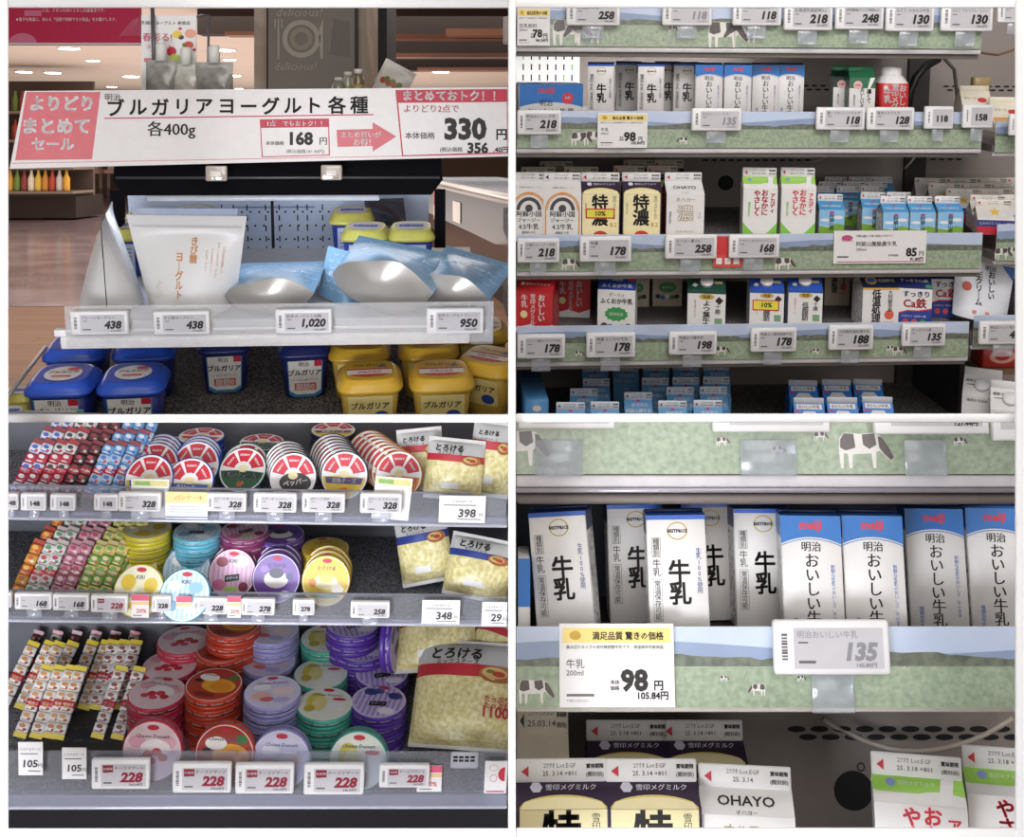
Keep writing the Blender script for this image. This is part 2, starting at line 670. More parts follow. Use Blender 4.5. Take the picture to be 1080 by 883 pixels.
def card(bay, x0, x1, y0, y1, v, label, draw, name='price_card', cat='price card', base=PAPER, group=None, th=.0012, yaw=0, roll=0, pitch=0, clip=None):
    px, py = (x0 + x1) / 2, (y0 + y1) / 2
    p = bay.at(px, py, v)
    k = bay.k(p.y, p.x, p.z)
    w, h = (x1 - x0) * k, (y1 - y0) * k
    m = MB().box(-w / 2, w / 2, -th, 0, -h / 2, h / 2, base)
    draw(m, fr_front(-th), w, h)
    o = m.build(name)
    bay.put(o, p.x, p.y, p.z, yaw, pitch, roll)
    tag(o, label, cat, group)
    return o


def bestpop(name, sub, price, tax):
    def d(m, fn, w, h):
        Y = mat('#eed682', .5)
        m.rect(fn, -.47 * w, .47 * w, .27 * h, .45 * h, Y)
        m.ell(fn, -.36 * w, .36 * h, .05 * w, .055 * h, mat('#c9a23c', .5), .0005)
        m.text('満足品質 驚きの価格', fn, .1 * w, .355 * h, .13 * h, INK, 'c', .025, w=.62 * w)
        m.text('飲み切りタイプの成分無調整牛乳です。常温保存可能商品。', fn, -.44 * w, .22 * h, .05 * h, INK, 'l', .01, w=.86 * w)
        m.text(name, fn, -.44 * w, .02 * h, .12 * h, INK, 'l', .01)
        m.text(sub, fn, -.44 * w, -.09 * h, .09 * h, INK, 'l')
        m.text(price, fn, .27 * w, -.18 * h, .34 * h, INK, 'r', .045, w=.3 * w)
        m.text('円', fn, .36 * w, -.24 * h, .13 * h, INK, 'c', .03)
        m.text('本体', fn, -.02 * w, -.2 * h, .06 * h, INK, 'c', .02)
        m.text('価格', fn, -.02 * w, -.27 * h, .06 * h, INK, 'c', .02)
        m.text(tax, fn, .44 * w, -.36 * h, .11 * h, INK, 'r', .03, w=.36 * w)
        m.rect(fn, -.44 * w, -.2 * w, -.37 * h, -.34 * h, GREYINK)
        m.text('TVBP-CGV-0301', fn, -.44 * w, -.42 * h, .04 * h, GREYINK, 'l')
    return d


# ---------------------------------------------------------------- milk cartons
BPW = mat('#e6e2de', .38, var=.02)
BLUE = mat('#2f5fb8', .35, var=.04)
NAVY = mat('#1c2c5e', .4)
SIDEPRINT = speckle('#f0eeea', '#7b7a7c', 500, .5, (.52, .6), stretch=(1, 1, .35))


def brick_bp(w, d, h):
    def f():
        r = empty('milk_carton')
        m = MB().rbox(-w / 2, w / 2, -d / 2, d / 2, 0, h, BPW, .0012, 1)
        fn = fr_front(-d / 2)
        m.rect(fn, -w / 2, w / 2, .965 * h, h, BLUE)
        tn = fr_top(h)
        m.rect(tn, -w / 2, w / 2, -d / 2, d / 2, BLUE, .0003)
        for g in (fr_right(w / 2), fr_left(-w / 2)):
            m.rect(g, -d / 2, d / 2, .84 * h, h, NAVY)
            m.rect(g, -.4 * d, .42 * d, .1 * h, .8 * h, SIDEPRINT, .0004)
        G = mat('#c9a64a', .4)
        m.ell(fn, .02 * w, .875 * h, .17 * w, .085 * w * 1.7, G, .0004, inner=.88)
        m.text('BESTPRICE', fn, .02 * w, .875 * h, .075 * w, INK, 'c', .035, w=.34 * w, l=.0007)
        m.text('牛乳', fn, .03 * w, .47 * h, .385 * w, INK, 'c', .03, 0, True)
        for t, z, hh in (('種類別', .745 * h, .15 * h), ('常温保存可能', .33 * h, .33 * h)):
            m.text(t, fn, -.345 * w, z, .115 * w, INK, 'c', 0, 0, True, h=hh * .94)
            m.frame(fn, -.42 * w, -.27 * w, z - hh / 2, z + hh / 2, .006 * w, GREYINK)
        m.text('牛乳', fn, -.345 * w, .585 * h, .15 * w, INK, 'c', .01, 0, True)
        m.text('生乳100%使用', fn, .36 * w, .56 * h, .1 * w, mat('#3b4a8c', .5), 'c', .005, 0, True, h=.36 * h)
        m.build('carton_body', r)
        s = MB().rbox(-w / 2, w / 2, -d * .04, d * .04, h, h + .004, NAVY, .0008, 1)
        s.build('top_seam', r)
        return r
    return Proto(f)


MEB = mat('#2a72bd', .35, var=.04)


def brick_meiji(w, d, h):
    def f():
        r = empty('milk_carton')
        m = MB().rbox(-w / 2, w / 2, -d / 2, d / 2, 0, h, BPW, .0012, 1)
        fn = fr_front(-d / 2)
        up = [(w * (i / 12 - .5), h * (.775 + .055 * (1 - (i / 6 - 1) ** 2))) for i in range(13)]
        m.poly([(-w / 2, h)] + up + [(w / 2, h)], fn, MEB)
        dn = [(x, z - .012 * h) for x, z in up]
        for i in range(12):
            m.poly([(dn[i][0], dn[i][1] - .006 * h), (dn[i + 1][0], dn[i + 1][1] - .006 * h), dn[i + 1], dn[i]], fn, MEB)
        m.rect(fr_top(h), -w / 2, w / 2, -d / 2, d / 2, MEB)
        for g in (fr_right(w / 2), fr_left(-w / 2)):
            m.rect(g, -d / 2, d / 2, .82 * h, h, MEB)
            m.rect(g, -.4 * d, .42 * d, .1 * h, .7 * h, SIDEPRINT, .0004)
        m.text('meiji', fn, 0, .915 * h, .2 * w, mat('#d03a4a', .4), 'c', .04)
        m.text('明治', fn, 0, .755 * h, .17 * w, INK, 'c', .02)
        m.text('おいしい牛乳', fn, .0, .36 * h, .25 * w, INK, 'c', .02, 0, True, h=.68 * h)
        m.text('新鮮な生乳のおいしさ、そのまま', fn, .34 * w, .36 * h, .075 * w, mat('#4a6ab0', .5), 'c', .01, 0, True, h=.62 * h)
        m.text('種類別牛乳', fn, -.3 * w, .1 * h, .08 * w, mat('#4a6ab0', .5), 'c', 0, 0, True, h=.2 * h)
        m.build('carton_body', r)
        MB().rbox(-w / 2, w / 2, -d * .04, d * .04, h, h + .004, NAVY, .0008, 1).build('top_seam', r)
        return r
    return Proto(f)


def gable(name, w, d, h, hr, hf, draw=None, body=BPW, roof=None, fin=WHITE, side=None, cap=None, capm=WHITE, fintext='25.3.14 +801', sidem=None, finmark='#c8313f', findate=True):
    """gable-top carton: body, sloping roof with tucked sides, upright seal; draw(m, front, roof_frame, w, h, L)"""
    r = empty(name)
    m = MB()
    roof = roof or body
    yr = 0.0
    vs = [(-w / 2, -d / 2, 0), (w / 2, -d / 2, 0), (w / 2, d / 2, 0), (-w / 2, d / 2, 0), (-w / 2, -d / 2, h), (w / 2, -d / 2, h), (w / 2, d / 2, h), (-w / 2, d / 2, h)]
    m.add(vs, [(0, 1, 5, 4), (2, 3, 7, 6), (3, 2, 1, 0)], body)
    m.add(vs, [(1, 2, 6, 5), (3, 0, 4, 7)], side or body)
    L0, R0 = (-w / 2, 0, h + hr), (w / 2, 0, h + hr)
    pl, pr = (-w / 2 + .26 * w, 0, h + hr * .86), (w / 2 - .26 * w, 0, h + hr * .86)
    m.add([vs[4], vs[5], R0, L0], [(0, 1, 2, 3)], roof)
    m.add([vs[6], vs[7], L0, R0], [(0, 1, 2, 3)], roof)
    sm = side or roof
    m.add([vs[5], vs[6], pr, R0], [(0, 1, 2), (0, 2, 3), (1, 3, 2)], sm)
    m.add([vs[7], vs[4], pl, L0], [(0, 1, 2), (0, 2, 3), (1, 3, 2)], sm)
    L = math.hypot(d / 2, hr)
    n = Vector((0, -hr, d / 2)).normalized()
    ff = fr_front(-d / 2)

    def rf(x, t, l=0.0):
        return Vector((x, -d / 2 + d / 2 * t / L, h + hr * t / L)) + n * l
    if sidem:
        for g in (fr_right(w / 2), fr_left(-w / 2)):
            m.rect(g, -.42 * d, .42 * d, .06 * h, .92 * h, sidem, .0004)
    if draw:
        draw(m, ff, rf, w, h, L)
    m.build('carton_body', r)
    s = MB().rbox(-w / 2, w / 2, -.0015, .0015, h + hr - .002, h + hr + hf, fin, .0014, 1)
    g = fr_front(-.0016, 0, h + hr)
    if findate:
        s.text('2ﾂｸﾀ Lot.EGF', g, -.02 * w, hf * .72, hf * .28, GREYINK, 'c', 0, w=.5 * w)
        s.text(fintext, g, -.02 * w, hf * .36, hf * .3, GREYINK, 'c', .01, w=.55 * w)
        s.poly([(-.44 * w, hf * .45), (-.36 * w, hf * .2), (-.36 * w, hf * .7)], g, mat(finmark, .5))
        s.text('賞味期限', g, .37 * w, hf * .68, hf * .28, INK, 'c', .03, w=.19 * w)
        s.text('(開封前)', g, .37 * w, hf * .3, hf * .26, INK, 'c', .02, w=.19 * w)
    s.build('top_seal', r)
    if cap:
        cm = MB()
        rr = cap
        q = rf(0, L * .5)
        T = Matrix.Translation(q) @ n.to_track_quat('Z', 'Y').to_matrix().to_4x4()
        cm.lathe([(rr, 0), (rr, rr * .5), (rr * .94, rr * .6), (0.0005, rr * .6)], capm, 24, T=T)
        cm.build('cap', r)
    return r


CREAM = mat('#f3e6b4', .4, var=.03)
PURP = mat('#37283f', .4)


def d_tokuno(m, ff, rf, w, h, L):
    m.rect(ff, -w / 2, w / 2, 0, h, PURP, .0002)
    sh = [(-.47 * w, .16 * h), (-.3 * w, .1 * h), (-.1 * w, 0), (.1 * w, 0), (.3 * w, .1 * h), (.47 * w, .16 * h), (.47 * w, 1.0 * h), (-.47 * w, 1.0 * h)]
    m.poly(sh, ff, CREAM, .0004)
    m.rect(rf, -w / 2, w / 2, 0, L, PURP, .0002)
    arc = [(x * w, L * (.08 + .42 * max(0, 1 - (x / .5) ** 2) ** .7)) for x in [i / 12 - .5 for i in range(13)]]
    m.poly([(-.47 * w, 0)] + [(max(-.47 * w, min(.47 * w, x)), z) for x, z in arc] + [(.47 * w, 0)], rf, mat('#e2cb72', .4), .0003)
    m.poly([(-.45 * w, 0)] + [(max(-.45 * w, min(.45 * w, x)), z * .85) for x, z in arc] + [(.45 * w, 0)], rf, CREAM, .0005)
    m.ell(rf, -.28 * w, L * .76, .07 * w, .07 * w, mat('#d9d5e4', .4), .0005, 6)
    m.text('雪印メグミルク', rf, .1 * w, L * .76, .1 * w, mat('#e8e4ec', .5), 'c', .02, .1, w=.55 * w)
    m.text('特濃', ff, -.02 * w, h - .41 * w, .43 * w, INK, 'c', .035, 0, True)
    m.text('雪印メグミルク', ff, .35 * w, h - .34 * w, .1 * w, INK, 'c', .01, 0, True, h=.6 * w)
    m.text('種類別乳飲料', ff, -.38 * w, h - .38 * w, .055 * w, mat('#8a7a3a', .5), 'c', 0, 0, True)
    m.text('8.2', ff, .33 * w, h - .78 * w, .15 * w, mat('#c9a64a', .5), 'c', .03)
    m.ell(ff, 0, .1 * h, .2 * w, .16 * w, mat('#c8392e', .5), .0005)
    m.text('濃くて', ff, 0, .12 * h, .1 * w, PAPER, 'c', .02, l=.0008)


def d_ohayo(m, ff, rf, w, h, L):
    GB = mat('#b59a74', .5)
    m.text('OHAYO', rf, 0, L * .5, .17 * w, INK, 'c', .02, w=.7 * w)
    m.text('オハヨー', rf, 0, L * .1, .06 * w, INK, 'c', w=.6 * w)
    m.text('オハヨー', ff, 0, h - .14 * w, .15 * w, GB, 'c', .02, w=.5 * w)
    m.text('濃', ff, 0, h - .5 * w, .44 * w, GB, 'c', .05)
    m.text('濃', ff, 0, h - .5 * w, .44 * w, mat('#f4efe6', .5), 'c', .01, l=.0007)
    m.text('こい', ff, .38 * w, .55 * h, .1 * w, INK, 'c', 0, 0, True)
    m.text('種類別乳飲料', ff, -.4 * w, .5 * h, .06 * w, INK, 'c', 0, 0, True, h=.4 * h)
    m.text('JERSEY MILK 50%', ff, 0, .2 * h, .07 * w, GB, 'c', w=.5 * w)
    m.poly([(w * x, h * (.04 + .1 * (x * 2) ** 2)) for x in [i / 10 - .5 for i in range(11)]] + [(.5 * w, 0), (-.5 * w, 0)], ff, mat('#d9c9a4', .5))


def d_akadi(m, ff, rf, w, h, L):
    GR = mat('#7fc04a', .4)
    m.rect(rf, -w / 2, w / 2, L * .38, L, mat('#9ccf5a', .4))
    m.poly([(w * x, L * (.38 + .1 * math.sin(x * 7))) for x in [i / 10 - .5 for i in range(11)]] + [(.5 * w, 0), (-.5 * w, 0)], rf, BPW, .0004)
    m.poly([(.2 * w, 0), (.34 * w, 0), (.4 * w, .95 * L), (.26 * w, .95 * L)], rf, WHITE, .0006)
    m.ell(rf, -.3 * w, L * .72, .06 * w, .06 * w, mat('#8a9ad0', .4), .0006, 6)
    m.text('雪印メグミルク', rf, -.02 * w, L * .72, .08 * w, PAPER, 'c', .01, w=.4 * w, l=.0006)
    rd = mat('#d03040', .5)
    m.text('やさしく', ff, -.1 * w, h - .42 * w, .21 * w, rd, 'c', .035, 0, True)
    m.text('おなかに', ff, .13 * w, h - .4 * w, .21 * w, rd, 'c', .035, 0, True)
    m.text('アカディ', ff, .36 * w, h - .42 * w, .16 * w, rd, 'c', .035, 0, True)
    m.text('種類別乳飲料', ff, -.32 * w, .6 * h, .08 * w, GR, 'c', .01, 0, True, h=.42 * h)
    m.poly([(w * x, h * (.05 + .3 * (abs(x) * 2) ** 1.3)) for x in [i / 12 - .5 for i in range(13)]] + [(.5 * w, 0), (-.5 * w, 0)], ff, GR)
    m.ell(ff, 0, .06 * h, .17 * w, .17 * w, BPW, .0005)


# ================================================================ P4: the milk shelf close by (lower right)
def shelf(bay, name, label, u0, u1, v0, v1, w, th=.012, deckm=DARKDECK, lipm=LIP, liph=.008, lip2=None):
    r = empty('shelf')
    MB().box(u0, u1, v0 + .004, v1, w - th, w, deckm).build('deck', r)
    MB().rbox(u0, u1, v0 - .002, v0 + .006, w - th - liph, w - th, lipm, .0015, 1).build('front_lip', r)
    if lip2:
        MB().box(u0, u1, v0 + .006, v0 + .02, w - th - liph - lip2[0], w - th - liph, lip2[1]).build('light_channel', r)
    r.matrix_world = bay.M
    tag(r, label, 'shelf')
    return r


def strip(bay, label, u0, u1, v, w0, w1, cows, only=False, cat='shelf strip', clip=0):
    r = empty('picture_strip')
    m = MB().box(u0, u1, v, v + .002, w0, w1, WHITE)
    pasture(m, fr_front(v), u0, u1, w0, w1, cows, only_grass=only)
    m.build('picture', r)
    MB().box(u0, u1, v - .003, v - .0022, w0, w1, clear('#ffffff', .03, .2, .02)).build('clear_cover', r)
    r.matrix_world = bay.M
    tag(r, label, cat)
    if clip:
        clip_thing(r, clip)
    return r


def build_p4():
    b = B4
    uL, uR = b.u(544.5, 0, 0), b.u(1095, 0, 0)
    k = b.k()
    w_t, w_b = wz(b, 660, 0), wz(b, 745, 0)
    deck = wz(b, 684, 0)
    # back panel with vents and a round port
    D = .26
    uLb = b.u(542.2, D, 0) - .001
    top = wz(b, 440, D) - .002
    bp = empty('back_panel')
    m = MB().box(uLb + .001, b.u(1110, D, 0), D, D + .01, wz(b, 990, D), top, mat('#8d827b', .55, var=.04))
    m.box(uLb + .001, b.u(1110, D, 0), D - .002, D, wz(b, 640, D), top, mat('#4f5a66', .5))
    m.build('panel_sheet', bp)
    v = MB()
    fn = fr_front(D)
    bk = mat('#141212', .7)
    hk = b.k(D)
    for row, (py, x0) in enumerate(((769, 840), (777.5, 852))):
        z = wz(b, py, D)
        for i in range(11):
            x = b.u(x0 + 24 * i, D, z)
            v.ell(fn, x, z, 9.5 * hk, 3 * hk, bk, .0006, 12)
    v.build('vent_slots', bp)
    c = MB()
    z = wz(b, 834, D)
    x = b.u(900, D, z)
    c.ell(fn, x, z, 20 * hk, 19 * hk, bk, .0006, 28)
    c.ell(fn, b.u(898, D, 0), wz(b, 809, D), 4.5 * hk, 4.5 * hk, mat('#3a3432', .5), .0006, 14, inner=.6)
    c.build('round_port', bp)
    bp.matrix_world = b.M
    tag(bp, 'grey back panel with vent slots and a round black port behind close-up milk shelf', 'panel')

    shelf(b, 'shelf', 'close-up shelf carrying blue and white milk bricks above pasture strip', uL, uR, 0, .25, deck, .012, lip2=None, liph=deck - .012 - wz(b, 751, 0), lipm=mat('#cfc8bd', .4))
    u2 = b.u(544.5, 0, wz(b, 505, 0))
    # upper shelf
    wu = wz(b, 500, 0)
    r = empty('shelf')
    MB().box(u2, uR, .004, .25, wu - .003, wu + .003, mat('#6b6260', .5)).build('deck', r)
    MB().rbox(u2, uR, -.004, .012, wz(b, 514, -.004), wu - .001, mat('#d3cecf', .35), .002, 2).build('front_lip', r)
    MB().rbox(u2, uR, .0, .02, wz(b, 520, 0), wz(b, 514, 0), mat('#a5a0a6', .3, .3), .001, 1).build('metal_rail', r)
    MB().rbox(u2, uR, .008, .05, wz(b, 532, .008), wz(b, 521, .008), mat('#7d726c', .45), .003, 1).build('light_channel', r)
    r.matrix_world = b.M
    tag(r, 'grey shelf edge cut by the top of the close-up milk view', 'shelf')
    H = wz(b, 444, 0) - wz(b, 500, 0)
    H0 = w_t - w_b
    strip(b, 'meadow picture strip with grazing cows on top shelf edge of close-up view', u2, uR, -.005, wz(b, 500, -.005), wz(b, 445, -.005),
          [(b.u(552, 0, 0), .5, .55, 1), (b.u(922, 0, 0), .45, .55, 1), (b.u(874, 0, 0), .72, .15, 1), (b.u(828, 0, 0), .45, .15, 1), (b.u(1024, 0, 0), .62, .14, 1), (b.u(768, 0, 0), .62, .14, 1)], True, clip=1)
    strip(b, 'meadow and mountain picture strip below blue and white milk bricks', uL, uR, -.005, w_b, w_t,
          [(b.u(566, 0, 0), .2, .24, 1), (b.u(762, 0, 0), .36, .06, 1), (b.u(794, 0, 0), .22, .12, -1), (b.u(842, 0, 0), .36, .06, 1), (b.u(950, 0, 0), .5, .03, 1)])
    # labels
    card(b, 590, 711, 660, 743, -.009, 'large white price card reading 98 with yellow heading under milk bricks', bestpop('牛乳', '200ml', '98', '105.84円'))
    put_esl(b, 815, 937, 655, 709, -.016, 'electronic price tag reading 135 on the close-up meadow strip', '明治おいしい牛乳', '135', tax='145.80円', wash=True, tab=False)
    m = MB().rbox(-22 * k, 22 * k, -.003, .0, -21 * k, 21 * k, CLEARM, .0008, 1)
    m.box(-22 * k, 22 * k, -.006, -.003, 16 * k, 20 * k, CLEARM)
    o = m.build('label_holder')
    p = b.at(878, 729, -.01)
    b.put(o, p.x, p.y, p.z)
    tag(o, 'clear plastic holder under tag reading 135 in close-up view', 'label holder')
    for x0, x1, y1, t, tx in ((546, 649, 452.5, 'leftmost white tag edge along top of close-up milk view', ''), (750, 875, 456, 'second white tag edge along top of close-up milk view', ''),
                              (920, 1042, 458, 'white tag edge with cut-off digits along top of close-up milk view', '127.44円'), (1045, 1100, 465, 'white tag edge in the top right corner of close-up milk view', '')):
        p = b.at((x0 + x1) / 2, (440 + y1) / 2, -.016)
        w, h = (x1 - x0) * k, (y1 - 441) * k
        r = empty('price_label')
        MB().rbox(-w / 2, w / 2, -.006, .004, -h / 2, h / 2, WHITE, .002, 2).build('casing', r)
        s = MB()
        f = fr_front(-.0061)
        s.rect(f, -w * .36, w * .44, h * .0, h * .5, SCREEN, .0002)
        if tx:
            s.text(tx, f, w * .4, h * .17, 7 * k, INK, 'r', .04, .1)
        s.build('screen', r)
        b.put(r, p.x, p.y, p.z)
        tag(r, t, 'price tag')
    for x0, x1 in ((564, 615), (780, 840), (953, 998)):
        o = MB().rbox(-.5 * (x1 - x0) * k, .5 * (x1 - x0) * k, -.002, 0, -24 * k, 14 * k, CLEARM, .0008, 1).build('label_holder')
        p = b.at((x0 + x1) / 2, 478, -.0095)
        b.put(o, p.x, p.y, p.z)
        tag(o, 'clear plastic holder on cow strip at top of close-up view, %s' % {564: 'beside the left cow', 780: 'in the middle', 953: 'right of the big cow'}[x0], 'label holder')
    # bricks
    w, hb = 64 * k, None
    h = wz(b, 545, .02) - deck
    bp_, me_ = brick_bp(w, w * .72, h), brick_meiji(w * 1.0, w * .72, h)
    dd = w * .72 / 2
    YM = -7
    for px, v, yaw, roll, dz, t in ((601, .03, -12, -4.5, .001, 'white milk brick leaning left, first in the close-up row'), (671, .1, 0, -1, 0, 'shaded white milk brick set back right of leaning brick'),
                                    (716, .014, -3, -1.2, .0, 'upright white milk brick, front and above the gap beside the 98 card'), (752, .11, -2, -2, 0, 'shaded white milk brick peeking out behind upright white brick'),
                                    (803, .075, 0, 0, 0, 'shaded white milk brick touching blue-topped bricks')):
        o = bp_()
        b.stand(o, px, v + dd, deck + dz + (.0015 if roll else 0), yaw, 0, roll)
        tag(o, t, 'milk carton', 'white milk bricks in close-up view')
    for px, v, yaw, t in ((857, .02, 0, 'blue-topped milk brick right beside shaded white brick'), (922, .02, 0, 'second blue-topped milk brick of the close-up row'),
                          (987, .075, 0, 'third blue-topped milk brick, set back in close-up row'), (1051, .08, 0, 'blue-topped milk brick at the right edge of close-up row')):
        o = me_()
        b.stand(o, px, v + dd, deck, YM)
        tag(o, t, 'milk carton', 'blue-topped milk bricks in close-up view')
    # blue pack at the left edge
    x0 = b.u(545.5, .02, 0)
    hh = wz(b, 590, .02) - deck
    m = MB().rbox(0, 13 * k, 0, .08, 0, hh, BPW, .0015, 1)
    m.rect(fr_front(0), 0, 13 * k, hh * .42, hh, MEB)
    m.rect(fr_right(13 * k), 0, .08, hh * .42, hh, MEB)
    o = m.build('milk_multipack')
    b.put(o, x0 + .001, .025, deck)
    tag(o, 'blue and white milk pack edge at far left of close-up row', 'milk pack')
    # lower cartons
    low = wz(b, 992, .02)
    W = 96 * k
    h1 = wz(b, 855, 0) - low
    spec = dict(w=W, d=W * .6, h=h1, hr=.017, hf=.021)
    tok = Proto(lambda: gable('milk_carton', draw=d_tokuno, roof=PURP, side=PURP, fintext='25. 3.14 +801', **spec))
    oh = Proto(lambda: gable('milk_carton', draw=d_ohayo, side=mat('#8f2f3a', .5), fintext='25. 3.14', **spec))
    ak = Proto(lambda: gable('milk_carton', draw=d_akadi, fintext='25. 3.18 +801', **{**spec, 'w': W * .95}))
    hl = W * .3
    v0 = .0
    for P, px, v, dz, yaw, t in ((tok, 593, v0, .0, 2, 'dark purple and cream carton, leftmost whole carton below meadow strip'), (tok, 690, v0, 0, 0, 'dark purple and cream carton beside white carton below meadow strip'),
                                 (oh, 791, v0, -.006, -8, 'white carton with dark lettering on its roof below meadow strip'),
                                 (ak, 976, v0, .004, -14, 'white and green carton right of round black port'), (ak, 1074, v0 + .02, .004, -14, 'white and green carton cut by the right edge of close-up view'),
                                 (tok, 664, .125, 0, 0, 'dark carton standing behind the two purple and cream cartons, left one'), (tok, 744, .125, .0, 0, 'dark carton standing behind purple and white cartons, right one')):
        o = P()
        b.stand(o, px, v + hl, low + dz, yaw)
        tag(o, t, 'milk carton', 'gable cartons below the close-up strip')
    # plain cream tops behind at left, and the cut one
    cr = gable('milk_carton', W * .6, W * .6, h1, .034, .03, None, fin=mat('#d8cdb8', .5), body=mat('#cfc3ae', .5), fintext='25.03.14', finmark='#3a3634')
    b.stand(cr, 573, .07 + hl, low + .006)
    tag(cr, 'cream carton top at left below meadow strip, behind purple carton', 'milk carton')
    # cable
    ck = b.k(D - .03)
    pts = []
    for i in range(15):
        t = i / 14
        px = 868 + (1068 - 868) * t
        py = 758 + 34 * (1 - (2 * t - 1) ** 2) * (1.0)
        p = b.at(px, py, D - .03)
        pts.append(p)
    o = MB().tube(pts, 2.6 * ck, mat('#b9aea0', .5)).build('cable')
    o.matrix_world = b.M
    tag(o, 'pale cable sagging in front of vent slots in close-up view', 'cable')
    # lower deck
    r = MB().box(b.u(544.5, -.03, low) + .003, b.u(1120, -.03, low), -.03, D - .003, low - .02, low - .0065, DARKDECK).build('shelf_deck')
    r.matrix_world = b.M
    tag(r, 'dark deck under the gable cartons at bottom of close-up view', 'shelf')


build_p4()


# ================================================================ P1: yogurt island (upper left) and the hall behind it
def sq_ring(rx, ry, z, n=40, e=4.5, cx=0, cy=0):
    out = []
    for j in range(n):
        a = 2 * math.pi * j / n
        c, s = math.cos(a), math.sin(a)
        out.append((cx + rx * math.copysign(abs(c) ** (2 / e), c), cy + ry * math.copysign(abs(s) ** (2 / e), s), z))
    return out


def yogurt_cup(w, h, cupc, lidc, draw_front=None, draw_lid=None, lid=True):
    r = empty('yogurt_cup')
    rt, rb = .45 * w, .385 * w
    hc = h * .8
    m = MB()
    m.loft([sq_ring(rb * .93, rb * .93, 0), sq_ring(rb, rb, .03 * h), sq_ring(rt, rt, hc)], cupc)

    def fn(x, z, l=0.0):
        return Vector((x, -(rb + (rt - rb) * z / hc) - l - .0004, z))
    if draw_front:
        draw_front(m, fn, w, hc)
    m.build('cup', r)
    L = MB()
    z = hc - .02 * h
    L.loft([sq_ring(.485 * w, .485 * w, z), sq_ring(.5 * w, .5 * w, z + .01 * h), sq_ring(.5 * w, .5 * w, z + .07 * h), sq_ring(.475 * w, .475 * w, z + .085 * h),
            sq_ring(.465 * w, .465 * w, z + .13 * h), sq_ring(.43 * w, .43 * w, z + .16 * h, e=4), sq_ring(.41 * w, .41 * w, z + .205 * h, e=3.6), sq_ring(.37 * w, .37 * w, z + .22 * h, e=3.4)], lidc)
    L.build('lid', r)
    if draw_lid:
        S = MB()
        draw_lid(S, fr_top(z + .22 * h + .0003), w)
        S.build('lid_label', r)
    return r


def pouch(name, w, h, t, body, draw=None, back=None, bottom=None, n=18, top_gap=.12, wob=.0, taper=0.0, seal=None, gus=.06):
    """stand-up pouch: oval gusset at the bottom, flat seal at the top; draw(m, surface, w, h)"""
    r = empty(name)

    def half(x, z):
        q = max(0.0, 1 - (2 * x / w) ** 2)
        f = max(0.0, 1 - (z / h) / (1 - top_gap))
        return max(.0009, t / 2 * q ** .7 * min(1, f) ** .75 * (1 + wob * math.sin(9 * x / w + 7 * z / h)))

    def fn(x, z, l=0.0):
        return Vector((x * (1 - taper * max(0, 1 - z / h)), -half(x, z) - l, z + .05 * h * (abs(2 * x / w) ** 3) * max(0, 1 - 4 * z / h)))

    def bk(x, z):
        p = fn(x, z)
        return Vector((p.x, -p.y, p.z))
    N = n
    for side, f, mt in ((0, fn, body), (1, bk, back or body)):
        m = MB()
        vs = [f((i / N - .5) * w, j / N * h) for j in range(N + 1) for i in range(N + 1)]
        fs = []
        for j in range(N):
            for i in range(N):
                q = (j * (N + 1) + i, j * (N + 1) + i + 1, (j + 1) * (N + 1) + i + 1, (j + 1) * (N + 1) + i)
                fs.append(q if side == 0 else tuple(reversed(q)))
        m.add(vs, fs, mt, True)
        if side == 0:
            if seal:
                zs = [h * (1 - .13), h * (1 - .115)]
                for z0 in zs:
                    pts = [(w * (i / 10 - .5) * .94, z0) for i in range(11)]
                    for i in range(10):
                        m.add([fn(*pts[i], .0006), fn(*pts[i + 1], .0006), fn(pts[i + 1][0], z0 + .012 * h, .0006), fn(pts[i][0], z0 + .012 * h, .0006)], [(0, 1, 2, 3)], seal)
            if draw:
                draw(m, fn, w, h)
            m.build('front_panel', r)
        else:
            m.build('back_panel', r)
    m = MB()
    ring = [fn((i / N - .5) * w, 0) for i in range(N + 1)] + [bk((.5 - i / N) * w, 0) for i in range(1, N)]
    c = Vector((0, 0, gus * h))
    inner = [p.lerp(c, .5) + Vector((0, 0, gus * h * .3)) for p in ring]
    k = len(ring)
    m.add(ring + inner + [c], [(j, (j + 1) % k, k + (j + 1) % k, k + j) for j in range(k)] + [(k + j, k + (j + 1) % k, 2 * k) for j in range(k)], bottom or body, True)
    m.build('bottom_gusset', r)
    return r


